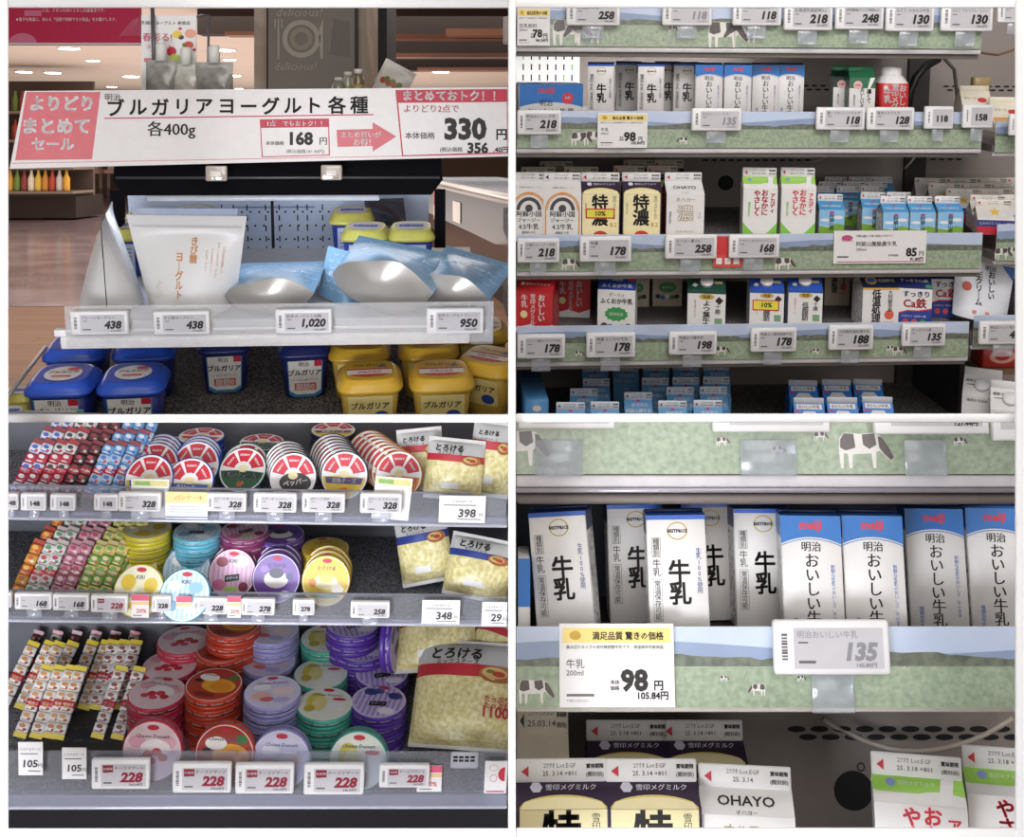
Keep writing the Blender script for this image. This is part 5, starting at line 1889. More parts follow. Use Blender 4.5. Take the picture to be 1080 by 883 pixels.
    stand(bp_, 703, .13, dk, -6, 'shaded white milk brick half hidden right of the bright one', 'milk carton', G1)
    stand(bp_, 722, .09, dk, -6, 'shaded white milk brick next to blue-topped bricks on second shelf', 'milk carton', G1)
    G2 = 'blue-topped bricks on second shelf of milk case'
    for i, (px, v) in enumerate(((746, .02), (776, .02), (805, .05), (831, .05))):
        stand(me_, px, v + hd, dk, -8, 'blue-topped milk brick, %s of four on second shelf' % ('first', 'second', 'third', 'last')[i], 'milk carton', G2)
    # three-pack
    r = empty('milk_multipack')
    wa, wb = b.u(546, .03, dk), b.u(615, .03, dk)
    hh = wz(b, 90, .03) - dk
    W = wb - wa - .004
    m = MB().rbox(0, W, 0, .1, 0, hh, BPW, .003, 1)
    fn = fr_front(0)
    up = [(W * i / 12, hh * (.34 + .14 * (1 - (i / 6 - 1) ** 2))) for i in range(13)]
    m.poly([(0, hh)] + up + [(W, hh)], fn, MEB)
    m.rect(fr_top(hh), 0, W, 0, .1, MEB)
    m.rect(fr_right(W), 0, .1, .4 * hh, hh, MEB)
    m.text('meiji', fn, .42 * W, .8 * hh, .26 * hh, mat('#d03a4a', .5), 'c', .03)
    m.text('明治', fn, .42 * W, .46 * hh, .2 * hh, INK, 'c', .02)
    m.text('おいしい牛乳', fn, .5 * W, .2 * hh, .24 * hh, INK, 'c', .02, w=.86 * W)
    m.ell(fn, .76 * W, .6 * hh, .09 * W, .09 * W, mat('#d8384a', .5), .0008)
    m.text('3本', fn, .76 * W, .62 * hh, .06 * W, PAPER, 'c', .03, l=.001)
    m.build('wrapper', r)
    b.put(r, wa + .003, .03, dk)
    tag(r, 'blue and white three-pack of milk at left of second shelf', 'milk pack')
    gl = lambda dark: gable('milk_carton', 27 * k, 20 * k, 44 * k, 7 * k, 5 * k, d_glico(dark), roof=mat('#2a6a48', .4), fin=mat('#2f7a50', .4), side=mat('#24503a', .4), findate=False)
    stand(gl(False), 906, .03 + 10 * k, dk, -8, 'green and white milk carton left of the red bottle', 'milk carton')
    stand(gl(True), 889, .09, dk, -8, 'dark green carton behind the green and white carton', 'milk carton')
    r = empty('milk_bottle')
    rr = 16.5 * k
    RB = mat('#c92f30', .35)
    m = MB()
    m.loft([sq_ring(rr * .95, rr * .95, 0, 32, 5), sq_ring(rr, rr, .004, 32, 5), sq_ring(rr, rr, 37 * k, 32, 5), sq_ring(rr * .98, rr * .98, 38 * k, 32, 4), sq_ring(rr * .75, rr * .75, 45 * k, 32, 2.4), sq_ring(rr * .6, rr * .6, 47 * k, 32, 2)], BPW,
           mats=[RB, RB, RB, BPW, BPW])
    fn = fr_front(-rr)
    m.text('おいしい', fn, .5 * rr, 22 * k, 8 * k, PAPER, 'c', .03, 0, True)
    m.text('雪印メグ', fn, .02 * rr, 24 * k, 7.5 * k, PAPER, 'c', .03, 0, True)
    m.text('牛乳', fn, -.45 * rr, 25 * k, 8.5 * k, PAPER, 'c', .03, 0, True)
    m.ell(fn, -.6 * rr, 33 * k, .16 * rr, .16 * rr, PAPER, .0005, 6)
    m.build('bottle_body', r)
    MB().lathe([(rr * .66, 46 * k), (rr * .68, 47 * k), (rr * .68, 54 * k), (rr * .6, 55.5 * k), (.0005, 55.5 * k)], mat('#e6e2e0', .4), 28).build('cap', r)
    stand(r, 938, .03 + rr, dk, -6, 'red and white milk bottle with white cap', 'milk bottle')
    # cream dessert cartons right
    CM = mat('#e6ddc8', .4)

    def cheesebox(lbl):
        q = empty('cream_carton')
        w, h = 32 * k, 26 * k
        mm = MB().add([(-w / 2, -.03, 0), (w / 2, -.03, 0), (w / 2, .05, 0), (-w / 2, .05, 0), (-w / 2, .01, h), (w / 2, .01, h), (w / 2, .02, h), (-w / 2, .02, h)],
                      [(0, 1, 5, 4), (1, 2, 6, 5), (2, 3, 7, 6), (3, 0, 4, 7), (4, 5, 6, 7), (3, 2, 1, 0)], CM)
        g = lambda x, t, l=0.0: Vector((x, -.03 + .04 * t / h - l, t + l * .5))
        mm.rect(g, -.48 * w, .48 * w, .1 * h, .4 * h, mat('#d8a05a', .5))
        mm.rect(g, -.48 * w, .48 * w, .05 * h, .16 * h, mat('#7aa03a', .5), .0006)
        mm.ell(g, .2 * w, .62 * h, .16 * w, .1 * h, mat('#c83a3a', .5), .0006, 12)
        mm.text('クリーミー', g, -.14 * w, .7 * h, .13 * w, INK, 'c', .02, w=.5 * w)
        mm.build('carton_body', q)
        MB().rbox(-w / 2, w / 2, .012, .018, h - .001, h + 6 * k, CM, .001, 1).build('top_seal', q)
        return q
    dkr = wz(b, 137, .03)
    for px, v, dz, t in ((1028, .12, .0, 'cream carton with brown band at right end of second shelf, rear one'), (1060, .07, .0, 'cream carton with red spot and green stripe at right edge')):
        stand(cheesebox(t), px, v, dkr if px > 1040 else dk, -10, t, 'cream carton', None, dz=.003)
    # ---- third shelf: gable cartons
    dk = decks[2]
    W = 41 * k
    H = wz(b, 205, .02) - dk
    sp = dict(d=34 * k, h=H, hr=12 * k, hf=9.5 * k)
    hv = .014 + 17 * k
    aso = Proto(lambda: gable('milk_carton', W * .97, draw=d_aso_jersey, side=mat('#d8862f', .5), finmark='#3a3634', **sp))
    stand(aso, 557, hv + .006, dk, -3, 'white carton with orange arch, leftmost on third shelf', 'milk carton', 'orange-arched cartons')
    stand(aso, 592, hv, dk, -4, 'white carton with orange arch beside discounted purple carton', 'milk carton', 'orange-arched cartons')
    o = gable('milk_carton', W, draw=sub_sticker, roof=PURP, side=PURP, **sp)
    stand(o, 632, hv, dk, -5, 'purple and cream carton with yellow discount sticker', 'milk carton')
    tk = Proto(lambda: gable('milk_carton', W, draw=d_tokuno, roof=PURP, side=PURP, **sp))
    stand(tk, 675, hv, dk, -6, 'purple and cream carton without sticker beside plain white carton', 'milk carton')
    stand(gable('milk_carton', W * .98, draw=d_ohayo, side=mat('#8f3a3a', .5), **sp), 719, hv, dk, -2, 'plain white carton with beige lettering on third shelf', 'milk carton')
    sp2 = dict(sp, h=H + 5 * k, d=27 * k)
    ak = Proto(lambda: gable('milk_carton', W * .88, draw=d_akadi, **sp2))
    stand(ak, 799, hv, dk, -9, 'left of the green and white cartons on third shelf', 'milk carton', 'green and white cartons on third shelf')
    stand(ak, 839, hv, dk, -10, 'right of the green and white cartons on third shelf', 'milk carton', 'green and white cartons on third shelf')
    sm = dict(w=27 * k, d=27 * k, h=30 * k, hr=8 * k, hf=7.5 * k)
    asm = Proto(lambda: gable('milk_carton', draw=d_asoyama, side=mat('#8d99a4', .5), sidem=SIDEPRINT, roof=mat('#4f9bd0', .4), **sm))
    GA = 'small landscape milk cartons on third shelf'
    for i, px in enumerate((940, 968, 997)):
        stand(asm, px, .016 + 13.5 * k, dk, -6, 'small blue landscape carton, %s of the front three' % ('left', 'middle', 'right')[i], 'milk carton', GA)
    stand(asm, 919, .10, dk, -10, 'small landscape carton set back just left of the front three', 'milk carton', GA)
    stand(asm, 946, .10, dk, -6, 'small landscape carton behind the left one of front three', 'milk carton', GA)
    stand(asm, 874, .075, dk, -9, 'small landscape carton beside the green and white cartons', 'milk carton', GA)
    for j, (v, pxs) in enumerate(((.20, (866, 893, 918)), (.27, (874, 899, 922)), (.35, (880, 905, 928)))):
        for i, px in enumerate(pxs):
            stand(asm, px, v, dk, -6, 'shadowed small landscape carton, %s row behind, %s' % (('first', 'second', 'third')[j], ('left', 'middle', 'right')[i]), 'milk carton', GA)
    # rear tops at left
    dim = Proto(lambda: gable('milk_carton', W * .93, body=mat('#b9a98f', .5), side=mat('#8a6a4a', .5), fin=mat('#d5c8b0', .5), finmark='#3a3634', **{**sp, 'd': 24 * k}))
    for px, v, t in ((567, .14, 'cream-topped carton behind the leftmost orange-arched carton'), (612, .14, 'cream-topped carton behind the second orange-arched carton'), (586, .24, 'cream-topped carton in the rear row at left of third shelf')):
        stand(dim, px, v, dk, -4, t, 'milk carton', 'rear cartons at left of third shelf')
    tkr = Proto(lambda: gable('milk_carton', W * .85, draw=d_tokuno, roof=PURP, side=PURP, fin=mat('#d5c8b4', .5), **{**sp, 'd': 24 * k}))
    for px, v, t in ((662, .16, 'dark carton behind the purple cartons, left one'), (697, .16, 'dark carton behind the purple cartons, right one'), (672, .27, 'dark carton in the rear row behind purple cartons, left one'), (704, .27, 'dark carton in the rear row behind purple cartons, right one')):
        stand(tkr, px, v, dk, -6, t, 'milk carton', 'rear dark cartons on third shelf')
    # cream-star cartons at right
    hk = Proto(lambda: gable('milk_carton', 38 * k, 30 * k, 18 * k, 12 * k, 7 * k, d_hokkaido, roof=mat('#d8d2cc', .4), side=mat('#d6c8c0', .5), sidem=SIDEPRINT, fin=mat('#e6dfd4', .5)))
    GH = 'cream cartons with yellow star at right of third shelf'
    stand(hk, 1046, .03 + 15 * k, dk, -14, 'cream carton with yellow star at front right of third shelf', 'milk carton', GH, dz=.006)
    n = 0
    for j, (v, pxs, dz) in enumerate(((.10, (1040, 1072), 14), (.18, (1014, 1046, 1078), 18), (.26, (995, 1027, 1059), 20), (.34, (980, 1012, 1044, 1076), 22))):
        for i, px in enumerate(pxs):
            stand(hk, px, v, dk, -14, 'cream-topped starred carton, %s row behind the front one, %s' % (('first', 'second', 'third', 'last')[j], ('leftmost', 'second from left', 'third from left', 'fourth from left')[i]), 'milk carton', GH, dz=dz * k * .35)
    # ---- fourth shelf
    dk = decks[3]
    H = wz(b, 306, .02) - dk
    sp = dict(w=40 * k, d=34 * k, h=H, hr=12.5 * k, hf=6.5 * k)
    hv = .014 + 17 * k
    red = Proto(lambda: gable('milk_carton', draw=d_red, body=mat('#c42c32', .4), side=mat('#a82228', .4), sidem=speckle('#b0262c', '#d8b0a8', 500, .5, (.55, .62)), **sp))
    stand(red, 567, hv, dk, -18, 'bright red milk carton at front left of fourth shelf', 'milk carton', 'red cartons')
    stand(red, 604, .16, dk, -10, 'red milk carton set back in shade, fourth shelf', 'milk carton', 'red cartons')
    fk = Proto(lambda: gable('milk_carton', draw=d_fukuoka, side=mat('#cfcac4', .5), sidem=SIDEPRINT, **sp))
    stand(fk, 651, hv, dk, -14, 'white carton with green splash and navy roof, front one', 'milk carton', 'green splash cartons')
    fr_ = Proto(lambda: gable('milk_carton', draw=d_fukuoka, body=mat('#cdbfa8', .5), side=mat('#a89a84', .5), **{**sp, 'w': 34 * k, 'd': 28 * k}))  # rear copy, shade put into its darker body and side colours
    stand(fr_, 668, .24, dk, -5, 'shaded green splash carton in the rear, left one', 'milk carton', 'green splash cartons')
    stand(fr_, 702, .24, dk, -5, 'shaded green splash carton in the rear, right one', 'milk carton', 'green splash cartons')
    DG = mat('#1f4a3c', .4)
    stand(gable('milk_carton', draw=mk_tokachi(DG, 'よつ葉牛乳', False), roof=DG, side=mat('#b9b5a8', .5), sidem=SIDEPRINT, cap=7 * k, **sp), 744, hv, dk, -12, 'white carton with dark green roof and white cap', 'milk carton')
    TB = mat('#2b55b0', .4)
    spt = dict(sp, w=36 * k)
    stand(gable('milk_carton', draw=mk_tokachi(TB, '低脂肪', True), roof=TB, side=mat('#b9bcc8', .5), cap=7 * k, **spt), 806, hv, dk, -10, 'blue-roofed capped carton with yellow discount sticker', 'milk carton')
    stand(gable('milk_carton', draw=mk_tokachi(TB, '低脂肪', False), roof=TB, side=mat('#b9bcc8', .5), cap=7 * k, **spt), 846, hv, dk, -10, 'blue-roofed capped carton without sticker', 'milk carton')
    te = Proto(lambda: gable('milk_carton', draw=d_teion, side=mat('#cfc8bd', .5), sidem=SIDEPRINT, **sp))
    stand(te, 922, hv + .01, dk, -2, 'white carton with large black lettering and dark roof', 'milk carton', 'black-lettered cartons')
    te2 = gable('milk_carton', draw=d_teion, body=mat('#c4b49e', .5), side=mat('#a8977f', .5), **{**sp, 'w': 30 * k})  # copy for the rear with shade painted in as beige
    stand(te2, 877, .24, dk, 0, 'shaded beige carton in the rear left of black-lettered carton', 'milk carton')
    ca = Proto(lambda: gable('milk_carton', draw=d_ca, side=mat('#3a4a90', .5), roof=mat('#252f66', .4), **dict(sp, w=36 * k)))
    stand(ca, 961, hv, dk, -16, 'navy, white and red carton at front of fourth shelf', 'milk carton', 'navy and red cartons')
    stand(ca, 991, .13, dk, -6, 'navy, white and red carton set back beside cream pouch', 'milk carton', 'navy and red cartons')
    WP = mat('#dfe0e4', .35, var=.03, bump=.2)

    def d_cream(m, fn, w, h):
        m.text('おいしい', fn, .12 * w, .62 * h, .13 * w, INK, 'c', .03, 0, True, l=.001)
        m.text('生クリーム', fn, -.1 * w, .55 * h, .13 * w, INK, 'c', .03, 0, True, l=.001)
        m.text('明治', fn, .1 * w, .9 * h, .1 * w, INK, 'c', .02, l=.001)
        m.ell(fn, -.3 * w, .55 * h, .08 * w, .08 * w, mat('#c8503a', .5), .001, 14)
        m.rect(fn, -.2 * w, .1 * w, .1 * h, .16 * h, mat('#d07a6a', .5), .001)
        m.poly([(.28 * w, h * .98), (.5 * w, h * .98), (.5 * w, .74 * h)], fn, mat('#3a6ab0', .5), .002)
    p = pouch('cream_pouch', 66 * k, 66 * k, .05, WP, d_cream, top_gap=.1, taper=.1)
    stand(p, 1033, .07, dk, -8, 'white pouch with black lettering at right of fourth shelf', 'cream pouch', pitch=-10)
    for ch in (p,):
        ch.matrix_world = b.M @ (Matrix.Translation((b.u(1032, .07, dk), .07, dk + .001)) @ Euler((R(-12), R(8), R(-8))).to_matrix().to_4x4())
    o = empty('jar')
    MB().lathe([(.03, 0), (.034, .005), (.034, .06), (.026, .075), (.026, .085), (.0005, .085)], mat('#4a4046', .3, coat=.3), 24).build('body', o)
    stand(o, 1079, .09, wz(b, 349, .05), 0, 'dark jar at the right edge beside the white pouch', 'jar')
    # ---- bottom deck
    low = wz(b, 482, 0)
    o = MB().box(b.u(545, 0, low) + .006, b.u(1100, 0, low), -.03, V - .003, low - .01, low, speckle('#4a4648', '#a39c96', 260, .75, (.45, .62))).build('shelf_deck')
    o.matrix_world = b.M
    tag(o, 'dark speckled bottom deck of the milk case', 'deck')
    LBc = mat('#6aa6d6', .4, var=.04)
    sb = dict(w=31 * k, d=28 * k, h=36 * k, hr=14 * k, hf=8 * k)
    lb = Proto(lambda: gable('milk_carton', draw=d_lightblue, body=LBc, roof=LBc, side=mat('#5a92c4', .4), fin=mat('#dfe6ee', .5), finmark='#8a3a6a', findate=True, **sb))
    GL = 'light blue cartons in the bottom of milk case'
    n = 0
    for j, (v, pxs) in enumerate(((.0, (601, 637, 708, 745)), (.055, (672,)), (.085, (615, 716, 751)), (.15, (628, 690, 722, 754)), (.25, (627, 659, 691, 722, 754)))):
        for i, px in enumerate(pxs):
            stand(lb, px, v + .03, low, -4, 'light blue carton at bottom left, %s row, %s' % (('front', 'second', 'third', 'fourth', 'rear')[j], ('leftmost' if len(pxs) > 1 else 'alone', 'second from left', 'third from left', 'fourth from left', 'rightmost')[i]), 'milk carton', GL)
    r = empty('milk_multipack')
    m = MB().rbox(0, 26 * k, 0, .2, 0, 60 * k, mat('#5a98cc', .4), .003, 1)
    fr = fr_right(26 * k)
    for i in range(4):
        m.rect(fr, .012 + .047 * i, .05 + .047 * i, 8 * k, 30 * k, mat('#8fb8da', .5))
        m.text('阿蘇', fr, .03 + .047 * i, 42 * k, 9 * k, PAPER, 'c', .02)
    m.rect(fr_front(0), 2 * k, 24 * k, 30 * k, 40 * k, mat('#d8e4ee', .5))
    m.ell(fr_front(0), 13 * k, 50 * k, 5 * k, 3.4 * k, mat('#e6ddd0', .5), .0005, 14)
    m.build('wrapper', r)
    b.put(r, b.u(551, .04, low) + .004, .04, low + .0005)
    tag(r, 'light blue wrapped milk pack at bottom left corner of milk case', 'milk pack')
    BC = mat('#2f7fd0', .38, var=.04)
    bl = Proto(lambda: gable('milk_carton', draw=d_bluediamond, body=BC, roof=BC, side=mat('#2468b4', .4), fin=mat('#c9ced6', .5), findate=False, **dict(sb, w=33 * k, hr=17 * k, hf=6 * k, h=36 * k)))
    GD = 'blue cartons with white diamond'
    for j, (v, pxs) in enumerate(((.0, (851, 886, 923)), (.115, (845, 880, 913)))):
        for i, px in enumerate(pxs):
            stand(bl, px, v + .03, low, -7, 'blue carton with white diamond, %s row, %s' % (('front', 'rear')[j], ('left', 'middle', 'right')[i]), 'milk carton', GD)
    wc = Proto(lambda: gable('milk_carton', 40 * k, 40 * k, 46 * k, 20 * k, 8 * k, d_simplewhite, cap=8 * k, side=mat('#d9d5d2', .5), findate=False))
    stand(wc, 1034, .1, low, -30, 'white capped carton at bottom right corner, rear one', 'milk carton', 'white capped cartons', dz=.006)
    stand(wc, 1062, .03, low, -24, 'white capped carton at bottom right corner, front one', 'milk carton', 'white capped cartons', dz=.0)
    r = empty('side_wall')
    o = MB().box(0, .012, 0, V - .23, low + .0, wz(b, 384, .05), mat('#38353a', .6)).build('divider_panel')
    bpy.data.objects.remove(r)
    b.put(o, b.u(988, .3, low), .2, 0)
    tag(o, 'dark divider panel in the bottom of milk case beside the white capped cartons', 'panel')
    o = MB().rbox(0, .09, 0, .06, 0, .05, mat('#c03a34', .45), .003, 1).ell(fr_front(0), .045, .026, .03, .016, mat('#e0a89a', .5), .0005, 16, inner=.6).build('red_box')
    p = b.at(1038, 386, .3)
    b.put(o, b.u(1036, .3, p.z), .3, wz(b, 392, .3))
    tag(o, 'red box on a ledge behind the white capped cartons', 'box')
    o = MB().box(0, .1, 0, .1, -.012, 0, mat('#8a6a50', .5)).build('ledge')
    b.put(o, b.u(1034, .3, p.z), .29, wz(b, 392, .3) - .0005)
    tag(o, 'brown ledge under the red box at bottom right of milk case', 'ledge')


build_p2()


# ================================================================ P3: cheese case (lower left)
def disc_box(name, r, t, rim, draw, top='#e9e6e4', lip=True, rimtext=None):
    q = empty(name)
    m = MB()
    m.lathe([(r * .975, 0), (r * .99, .04 * t), (r * .99, .43 * t), (r * .98, .44 * t)], rim, 36)
    m.build('base', q)
    L = MB()
    L.lathe([(r, .42 * t), (r, .93 * t), (r * .975, t), (.0005, t)], rim, 36)
    f = lambda x, y, l=0.0: Vector((x, y, t + .22 * l))
    L.ell(f, 0, 0, r * .955, r * .955, mat(top, .35), .0003, 36)
    draw(L, f, r)
    if rimtext:
        for a in range(0, 360, 30):
            A = R(a)
            g = lambda x, z, l=0.0, A=A: Vector(((r + l) * math.sin(A + x / r), -(r + l) * math.cos(A + x / r), z))
            L.text(rimtext, g, 0, .67 * t, .26 * t, PAPER, 'c', .01, w=.4 * r, l=.0006)
    L.build('lid', q)
    return q


def d_6p(low, band, text, kind=0):
    def d(m, f, r):
        m.ell(f, 0, 0, r * .9, r * .9, mat(low, .4), .0006, 28, 185, 355)
        rd = mat('#c8283c', .4)
        for a0 in (12, 68, 124):
            m.ell(f, 0, 0, r * .88, r * .88, rd, .0007, 10, a0, a0 + 46, inner=.42)
            am = R(a0 + 23)
            m.text('SNOW P', f, r * .66 * math.cos(am), r * .66 * math.sin(am), r * .15, PAPER, 'c', .03, w=r * .4, l=.001, rot=am - R(90))
        if kind == 0:
            m.poly([(-.8 * r, -.08 * r), (.8 * r, -.08 * r), (.72 * r, -.34 * r), (-.72 * r, -.34 * r)], f, mat(band, .4), .0009)
            m.text(text, f, 0, -.21 * r, .2 * r, PAPER, 'c', .03, w=1.2 * r, l=.0012)
            m.text('6P', f, 0, -.6 * r, .3 * r, mat('#d8602f', .5), 'c', .03, l=.001)
        else:
            m.ell(f, .12 * r, -.22 * r, .66 * r, .4 * r, mat(band, .4), .0009, 28)
            m.text(text, f, .12 * r, -.2 * r, .3 * r, PAPER, 'c', .03, .1, w=1.0 * r, l=.0012, rot=.2)
        m.ell(f, 0, .06 * r, .2 * r, .16 * r, mat('#e8d9a8', .5), .0011, 16)
    return d


def d_dessert(bg, blobs, text, plaque=None, stripes=None):
    def d(m, f, r):
        m.ell(f, 0, 0, r * .93, r * .93, mat(bg, .4), .0005, 36)
        if stripes:
            for i in range(-4, 5):
                x = i * .19 * r
                h = math.sqrt(max(0, (.9 * r) ** 2 - (abs(x) + .05 * r) ** 2))
                m.rect(f, x - .045 * r, x + .045 * r, -h, h, mat(stripes, .4), .0007)
        for i, (x, y, rx, ry, c) in enumerate(blobs):
            m.ell(f, x * r, y * r, rx * r, ry * r, mat(c, .4), .0009 + .0001 * i, 16)
        m.text(text, f, 0, .5 * r, .2 * r, mat('#5a5a6a' if not plaque else '#2f2a3a', .5), 'c', .02, .15, w=1.1 * r, l=.0026)
        m.ell(f, 0, .78 * r, .2 * r, .09 * r, mat('#c03040', .5), .0026, 14)
        if plaque:
            m.poly([(-.3 * r, -.08 * r), (.3 * r, .02 * r), (.32 * r, -.24 * r), (-.28 * r, -.34 * r)], f, mat(plaque, .5), .0027)
            m.text('デザート', f, .01 * r, -.16 * r, .13 * r, PAPER, 'c', .02, w=.48 * r, l=.003, rot=.16)
    return d


def stick_pack(w, L, t, cells, band, tip, n=5, text='ベビー', tray='#d9d2cf'):
    """a strip of small cheeses sealed side by side in printed film, standing on its lower end"""
    q = empty('cheese_strip')
    m = MB()
    e = .07 * L
    cl = (L - 2 * e) / n
    for i in range(n):
        z0 = e + i * cl
        m.rbox(-w / 2, w / 2, -t / 2, t / 2, z0 + .02 * cl, z0 + .98 * cl, mat(cells[i % len(cells)][0], .3, coat=.3), min(w, t) * .2, 1)
        f = fr_front(-t / 2)
        c1 = mat(cells[i % len(cells)][1], .4)
        m.ell(f, -.08 * w, z0 + .62 * cl, .26 * w, .2 * cl, c1, .0005, 10)
        m.ell(f, .18 * w, z0 + .3 * cl, .16 * w, .14 * cl, mat(cells[i % len(cells)][2], .4), .0007, 8)
        m.rect(f, -.34 * w, .2 * w, z0 + .1 * cl, z0 + .2 * cl, c1, .0005)
    m.build('cheese_cells', q)
    b = MB()
    z0 = e + (L - 2 * e) * .5
    b.rbox(-w * .515, w * .515, -t * .55, t * .55, z0 - .55 * cl, z0 + .1 * cl, mat(band, .35), .001, 1)
    b.text(text, fr_front(-t * .55), 0, z0 - .22 * cl, .3 * w, PAPER, 'c', .03, w=.8 * w)
    b.build('wrap_band', q)
    for z0 in (0, L - e):
        MB().box(-w * .5, w * .5, -t * .12, t * .12, z0, z0 + e, mat(tip, .35)).build('end_seal', q)
    return q


def pillow_bag(name, w, h, t, matfn, draw=None, n=24, back=None):
    q = empty(name)

    def half(x, z):
        a, c = 1 - (2 * x / w) ** 2, 1 - (2 * z / h - 1) ** 2
        return max(.0008, t / 2 * max(0, a) ** .6 * max(0, c) ** .55 * (1 + .07 * math.sin(11 * x / w + 5) * math.sin(13 * z / h)))

    def fn(x, z, l=0.0):
        return Vector((x, -half(x, z) - l, z))
    m = MB()
    for j in range(n):
        for i in range(n):
            x0, x1, z0, z1 = (i / n - .5) * w, ((i + 1) / n - .5) * w, j / n * h, (j + 1) / n * h
            m.add([fn(x0, z0), fn(x1, z0), fn(x1, z1), fn(x0, z1)], [(0, 1, 2, 3)], matfn((i + .5) / n - .5, (j + .5) / n), True)
    if draw:
        draw(m, fn, w, h)
    m.build('front_panel', q)
    m = MB()
    bk = lambda x, z: Vector((x, half(x, z), z))
    vs = [bk((i / n - .5) * w, j / n * h) for j in range(n + 1) for i in range(n + 1)]
    fs = [(j * (n + 1) + i, (j + 1) * (n + 1) + i, (j + 1) * (n + 1) + i + 1, j * (n + 1) + i + 1) for j in range(n) for i in range(n)]
    m.add(vs, fs, back or matfn(0, .3), True)
    m.build('back_panel', q)
    for z0 in (0, h):
        MB().box(-w / 2, w / 2, -.0012, .0012, z0 - .005, z0 + .005, mat('#cfccc8', .3)).build('end_seal', q)
    return q


CHEESE = speckle('#c9ba74', '#e6dcae', 130, .35, (.35, .65), stretch=(1, 3, 1))
BAGW = mat('#bdbbb8', .3, var=.05, scale=20, coat=.2)


def bag_cheese(w, h, t, red=True, big=False, sub='ミックスチーズ'):
    rd = mat('#b8323c', .4) if red else mat('#2f3f86', .4)

    def mf(x, z):
        if z > .74:
            return BAGW
        if z > .62:
            return rd
        return CHEESE

    def d(m, fn, w, h):
        m.text('とろける', fn, -.12 * w, .86 * h, .13 * w, INK, 'c', .035, .1, w=.5 * w, l=.0016)
        m.text(sub, fn, -.1 * w, .77 * h, .06 * w, INK, 'c', .02, w=.5 * w, l=.0016)
        for i, (x, z, rx, rz, c) in enumerate(((.28, .66, .17, .09, '#a86a3a'), (.26, .67, .12, .06, '#d8b07a'), (.3, .66, .06, .03, '#b5452f'), (.22, .68, .04, .02, '#6a7a34'))):
            m.ell(fn, x * w, z * h, rx * w, rz * h, mat(c, .4), .002 + .0004 * i, 14)
        if big:
            m.text('1100', fn, .3 * w, .3 * h, .13 * w, mat('#b8323c', .4), 'c', .03, l=.002)
            for i in range(2):
                m.text('たっぷり', fn, .3 * w, (.42 - .06 * i) * h, .06 * w, mat('#b8323c', .4), 'c', .03, l=.002)
        else:
            m.rect(fn, -.2 * w, .1 * w, .14 * h, .24 * h, PAPER, .0016)
    return pillow_bag('cheese_bag', w, h, t, mf, d)


